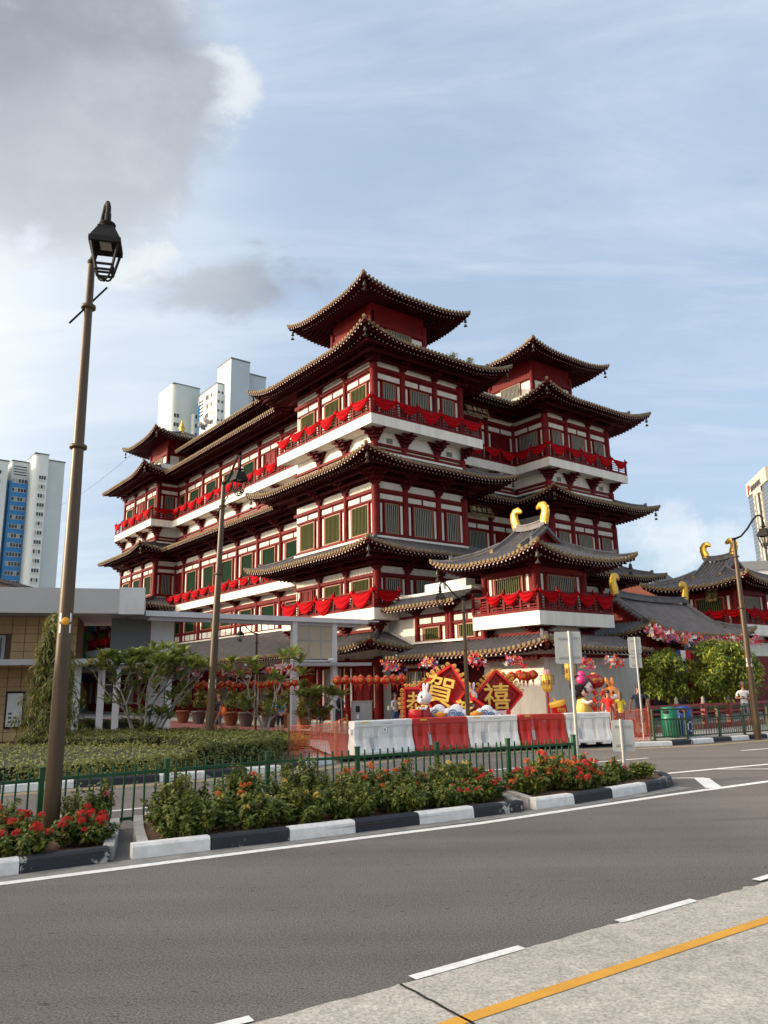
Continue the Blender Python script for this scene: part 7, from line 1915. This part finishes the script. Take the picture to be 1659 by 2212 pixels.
# ---------------------------------------------------------------- far buildings
M_HW = mat('tower_white', (.56, .60, .59), .8, var=.08, vscale=.15, stretch=(1, 1, .15)); M_HB = mat('tower_white_shaded', (.40, .46, .49), .8, var=.06, vscale=.1); M_BLUE = mat('tower_blue', (.035, .22, .50), .7, var=.1, vscale=.2)  # M_HB: bluish tone of the shaded tower sides put into the wall colour
M_WG = mat('tower_window', (.035, .045, .05), .25, var=.5, vscale=.35); M_WF = mat('tower_frame', (.62, .62, .60), .7); M_AC = mat('aircon', (.6, .6, .58), .6); M_CUR = mat('curtain', (.34, .33, .30), .8)
rn = random.Random(12)
def win(parent, x0, x1, y, z0, z1, n=3, face='y', frame=True):
    d = .12
    if face == 'y':
        o = bx('window', M_WF, parent, x0, x1, y - d, y, z0, z1); w = (x1 - x0) / n
        for k in range(n): b = bx('pane', M_CUR if rn.random() < .25 else M_WG, parent, x0 + w * k + .08, x0 + w * (k + 1) - .05, y - d - .03, y - d, z0 + .1, z1 - .1)
    else:
        o = bx('window', M_WF, parent, y - d, y, x0, x1, z0, z1); w = (x1 - x0) / n
        for k in range(n): b = bx('pane', M_CUR if rn.random() < .25 else M_WG, parent, y - d - .03, y - d, x0 + w * k + .08, x0 + w * (k + 1) - .05, z0 + .1, z1 - .1)
t1 = thing('apartment_tower', 'pale blue-white apartment tower with bright blue balcony bands at the left edge', 'building', (-93.3, 215.7, 0), AZ)
def block(parent, x0, x1, y0, y1, z1, m, r=0.0, name='wall'):
    if not r: return bx(name, m, parent, x0, x1, y0, y1, 0, z1)
    poly = []
    for k in range(7): a = R(180 + 90 * k / 6); poly.append((x0 + r + r * math.cos(a), y0 + r + r * math.sin(a)))
    poly += [(x1, y0), (x1, y1), (x0, y1)]
    return MB().prism(poly, z1, None, 0).build(name, m, parent)
block(t1, -4.6, 0, .4, 16, 68.0, M_HB); block(t1, -8.4, -4.61, 0, 15, 69.4, M_HW, 1.6); block(t1, -13.2, -8.41, 6.0, 14, 62.0, M_BLUE); block(t1, -13.0, -8.45, 6.4, 14, 68.0, M_HW); block(t1, -30, -14.6, 3.0, 15, 66.6, M_HW); block(t1, -14.59, -13.21, 8.5, 14, 63.0, M_HB)
for (x0, x1, y, z) in ((-4.8, .15, .2, 68.0), (-8.5, -4.6, -.15, 69.4), (-30.2, -14.4, 2.8, 66.6), (-13.1, -8.4, 6.2, 68.0)): bx('parapet', mat('dark_parapet', (.12, .13, .13), .8), t1, x0, x1, y, y + 9, z, z + .35)
for k in range(4): bx('louvre', M_WG, t1, -12.4, -8.9, 6.34, 6.41, 64.0 + k * .8, 64.3 + k * .8)
for f in range(22):
    z = 61.9 - f * 2.69
    win(t1, -7.0, -5.0, .0, z, z + 1.25, 3); win(t1, -12.6, -8.7, 5.98, z - .4, z + .9, 5); bx('sill', M_HW, t1, -7.1, -4.9, -.3, .0, z - .35, z - .2)
    win(t1, -18.4, -16.2, 3.0, z + .8, z + 2.0, 3); win(t1, -22.5, -20.3, 3.0, z + .8, z + 2.0, 3); bx('balcony_band', M_BLUE, t1, -13.0, -8.5, 5.9, 6.0, z - 1.75, z - .5)
    if f % 1 == 0: bx('air_conditioner', M_AC, t1, -14.3, -13.6, 8.0, 8.5, z - .2, z + .6); MB().bar((.0, 8, z + .4), (1.5, 8, z + .2), .07).build('drying_bracket', M_WG, t1)
t2 = thing('apartment_tower', 'white and pale green apartment tower rising behind the temple roof', 'building', (-42.6, 202.6, 0), AZ)
block(t2, 0, 5.9, 0, 8.6, 94.0, M_HB); block(t2, 5.91, 12, 1.5, 9, 91.3, M_HB); block(t2, 12.01, 20, 2.5, 9, 88, M_HB); block(t2, -2.0, 0.5, 4.4, 17.2, 87.5, M_HW); block(t2, -9.2, -.6, 19.5, 30, 91.0, mat('tower_green', (.46, .52, .50), .8, var=.06, vscale=.1), 1.8); block(t2, -3.2, -.5, 17.25, 20, 82, mat('tower_green', (.46, .52, .50), .8))
bx('wall', M_HW, t2, -.02, .0, -.0, 8.6, 84, 94.0); bx('parapet', mat('dark_parapet', (.12, .13, .13), .8), t2, -.15, 6.0, -.15, 8.8, 94.0, 94.4); bx('parapet', mat('dark_parapet', (.12, .13, .13), .8), t2, 5.9, 12.1, 1.35, 9, 91.3, 91.7); bx('parapet', mat('dark_parapet', (.12, .13, .13), .8), t2, -2.15, .4, 4.25, 17.3, 87.5, 87.8); bx('parapet', mat('dark_parapet', (.12, .13, .13), .8), t2, -9.0, -.5, 19.4, 30, 91.0, 91.3)  # thin white wall sheet paints the sunlit left side paler
for f in range(9):
    z = 84.4 - f * 2.8
    for y in (6.4, 9.8): win(t2, y, y + 2.0, -2.0, z, z + 1.5, 2, 'x')
    for x in (-1.7, -.6): bx('window', M_WG, t2, x, x + .55, 4.34, 4.4, z + .2, z + .9)
    win(t2, -8.6, -6.8, 19.5, z - 4, z - 2.6, 2); win(t2, -2.9, -1.4, 17.25, z - 4, z - 2.6, 2)
    bx('window', M_WG, t2, .02, .5, 4.3, 4.39, z - .4, z + 1.0); bx('air_conditioner', M_AC, t2, .06, .5, 3.7, 4.3, z - 1.2, z - .4)
    for y in (6.6, 10.2): MB().bar((-2.1, y, z - .1), (-4.6, y - .2, z + .3), .06).build('drying_pole', M_WG, t2)
    bx('blue_pipe', M_BLUE, t2, -2.2, -2.01, 16.0, 16.8, z - 2.8, z - .02)
for k in range(5): bx('louvre', M_WG, t2, -2.06, -2.0, 13.4, 16.2, 80.6 + k * 1.1, 81.0 + k * 1.1)
for k, c in enumerate(((.5, .48, .46), (.3, .3, .32), (.08, .08, .12), (.55, .5, .45), (.35, .3, .3))):
    P = [[Vector((-2.6 - 1.2 * u + .1 * math.sin(v * 5 + k), 12.5 - 1.3 * k + .5 * u, 78.2 - .9 * (k % 3) - 1.5 * v)) for u in (0, .33, .66, 1)] for v in (0, .3, .6, 1)]
    MB().grid(P).build('laundry', mat('laundry_%d' % k, c, .9), t2)
t3 = thing('office_tower', 'grey glass office tower with cream stone bands and rooftop name at the right edge', 'building', (138.0, 266.4, 0), math.atan2(.98, .19) - R(90))
M_CRM = mat('cream_stone', (.40, .37, .30), .8, var=.1, vscale=.3); M_OFG = mat('office_curtain_wall', (.10, .125, .16), .3, var=.2, vscale=.4, spec=.6)
bx('glass_body', M_OFG, t3, 0, 30, 0, 26, 0, 71.7); bx('stone_crown', M_CRM, t3, -.4, 30.4, -.4, 26.4, 71.7, 77)
for z in np.arange(2, 71, 1.35): bx('mullion_band', mat('dark_mullion', (.05, .06, .07), .5), t3, -.08, 0, 0.05, 26, float(z), float(z) + .12)
for y in (7.5, 16.5): bx('stone_fin', M_CRM, t3, -.5, .0, y, y + 1.6, 30, 71.7)
bx('slot', M_DARK, t3, -.12, 0, 10.2, 13.0, 38, 70); bx('slot_wall', mat('slot_stone', (.36, .35, .32), .8), t3, -.3, 0, 13.0, 15.2, 38, 70); bx('stone_band', M_CRM, t3, -.45, 0, 7.5, 18, 33, 37.8); bx('stone_band', M_CRM, t3, -.45, 0, 7.5, 18, 70.0, 71.75)
for y in (7.9, 16.9):
    for k in range(16): bx('slit_window', M_WG, t3, -.55, -.49, y + .2, y + .7, 34 + k * 2.3, 35 + k * 2.3)
for txt, sz, y, m, zc in (('P', 5.4, 22.6, mat('logo_red', (.30, .03, .03), .6), 73.6), ('ERENNIAL', 2.9, 13.2, mat('logo_dark', (.05, .045, .05), .6), 73.3)):
    me = text_mesh(txt, sz, .1, bold=.06); me.materials.append(m); link('lettering', me, t3, (-.55, y, zc), (R(90), 0, R(-90)))
# roofs glimpsed beyond the gate hall
o = thing('tiled_roof_house', 'low house with an orange tiled roof beyond the gate hall', 'house', (22.5, 72, 0), AZ); bx('wall', M_WHT, o, -3, 9, 0, 8, 0, 9.0)
b = MB(); b.add([(-3.6, -.8, 9.0), (9.6, -.8, 9.0), (9.6, 4, 11.8), (-3.6, 4, 11.8), (9.6, 8.8, 9.0), (-3.6, 8.8, 9.0)], [(0, 1, 2, 3), (3, 2, 4, 5), (0, 3, 5), (1, 4, 2)]); rf = b.build('roof', mat('orange_tile', (.40, .11, .05), .75, var=.3, vscale=4), o)
for k in range(42): MB().tube([(-3.5 + k * .31, -.82, 9.03), (-3.5 + k * .31, 4, 11.84)], .07, 5).build('tile_row', mat('orange_tile', (.40, .11, .05), .75), rf)
o = thing('grey_hall', 'pale grey hall behind the pavilions at right', 'building', (30, 86, 0), AZ); bx('wall', M_GREYP, o, -4, 10, 0, 8, 0, 11.4); b = MB(); b.prism([(-4.3, 11.4), (3, 14.0), (10.3, 11.4)], 8.4, Matrix.Translation((0, 8.2, 0)) @ Matrix.Rotation(R(90), 4, 'X')); b.build('roof', mat('grey_slate', (.20, .20, .21), .7), o)
o = thing('grey_office_block', 'low grey office block with ribbon windows under the office tower', 'building', (62, 136, 0), R(-10)); bx('wall', M_GREYP, o, 0, 22, 0, 14, 0, 21.0)
for k in range(4): bx('ribbon_window', M_WG, o, .3, 21.7, -.06, 0, 9.3 + k * 3, 10.9 + k * 3)
bx('roof', mat('grey_slate', (.20, .20, .21), .7), o, -.3, 22.3, -.3, 14.3, 21.0, 22.6)
o = thing('painted_block', 'long low block painted in blue, green, yellow and red squares behind the station', 'building', (-29.2, 36, 0), R(0)); bx('wall', M_HW, o, -16, 0, 0, 42, 0, 10.2)
PCOL = [mat('panel_%d' % q, c_, .7) for q, c_ in enumerate(((.03, .12, .36), (.05, .28, .16), (.62, .50, .16), (.55, .16, .08), (.10, .35, .45)))]
for i in range(14):
    for k in range(4): bx('colour_panel', PCOL[(i + 2 * k) % 5], o, .0, .12, i * 3.0 + .01, i * 3.0 + 2.98, k * 2.3 + .8, k * 2.3 + 3.05)
bx('roof', mat('grey_slate', (.20, .20, .21), .7), o, -16.3, .3, -.3, 42.3, 10.2, 10.5)
# terrace added unseen, out of frame to the left: it keeps the low sun off the roadway
sh = thing('added_shade_terrace', 'added row of three-storey shophouses, unseen left of the view, shading the road', 'building', (-46, -4, 0), R(0))
bx('wall', mat('shade_terrace_cream', (.55, .48, .36), .8, var=.1, vscale=.5), sh, -9, 0, -24, 30, 0, 12.0); bx('roof', mat('orange_tile', (.40, .11, .05), .75), sh, -9.4, .6, -24.4, 30.4, 12.0, 12.6)
for i in range(9):
    for k in range(2): bx('window', M_WG, sh, 0, .06, -22 + i * 6, -19 + i * 6, 5 + k * 3.6, 7.2 + k * 3.6)
bx('overhead_cable', M_DARK, None, 0, 0.001, 0, .001, -5, -4.999) if False else None
tag(MB().tube([(-95 + 73.5 * q, 205 - 138.5 * q, 52 - 27.8 * q - 9 * q * (1 - q)) for q in [k / 24 for k in range(25)]], .022, 4).build('overhead_cable', M_DARK), 'thin cable running from the left tower to the temple roof', 'cable')
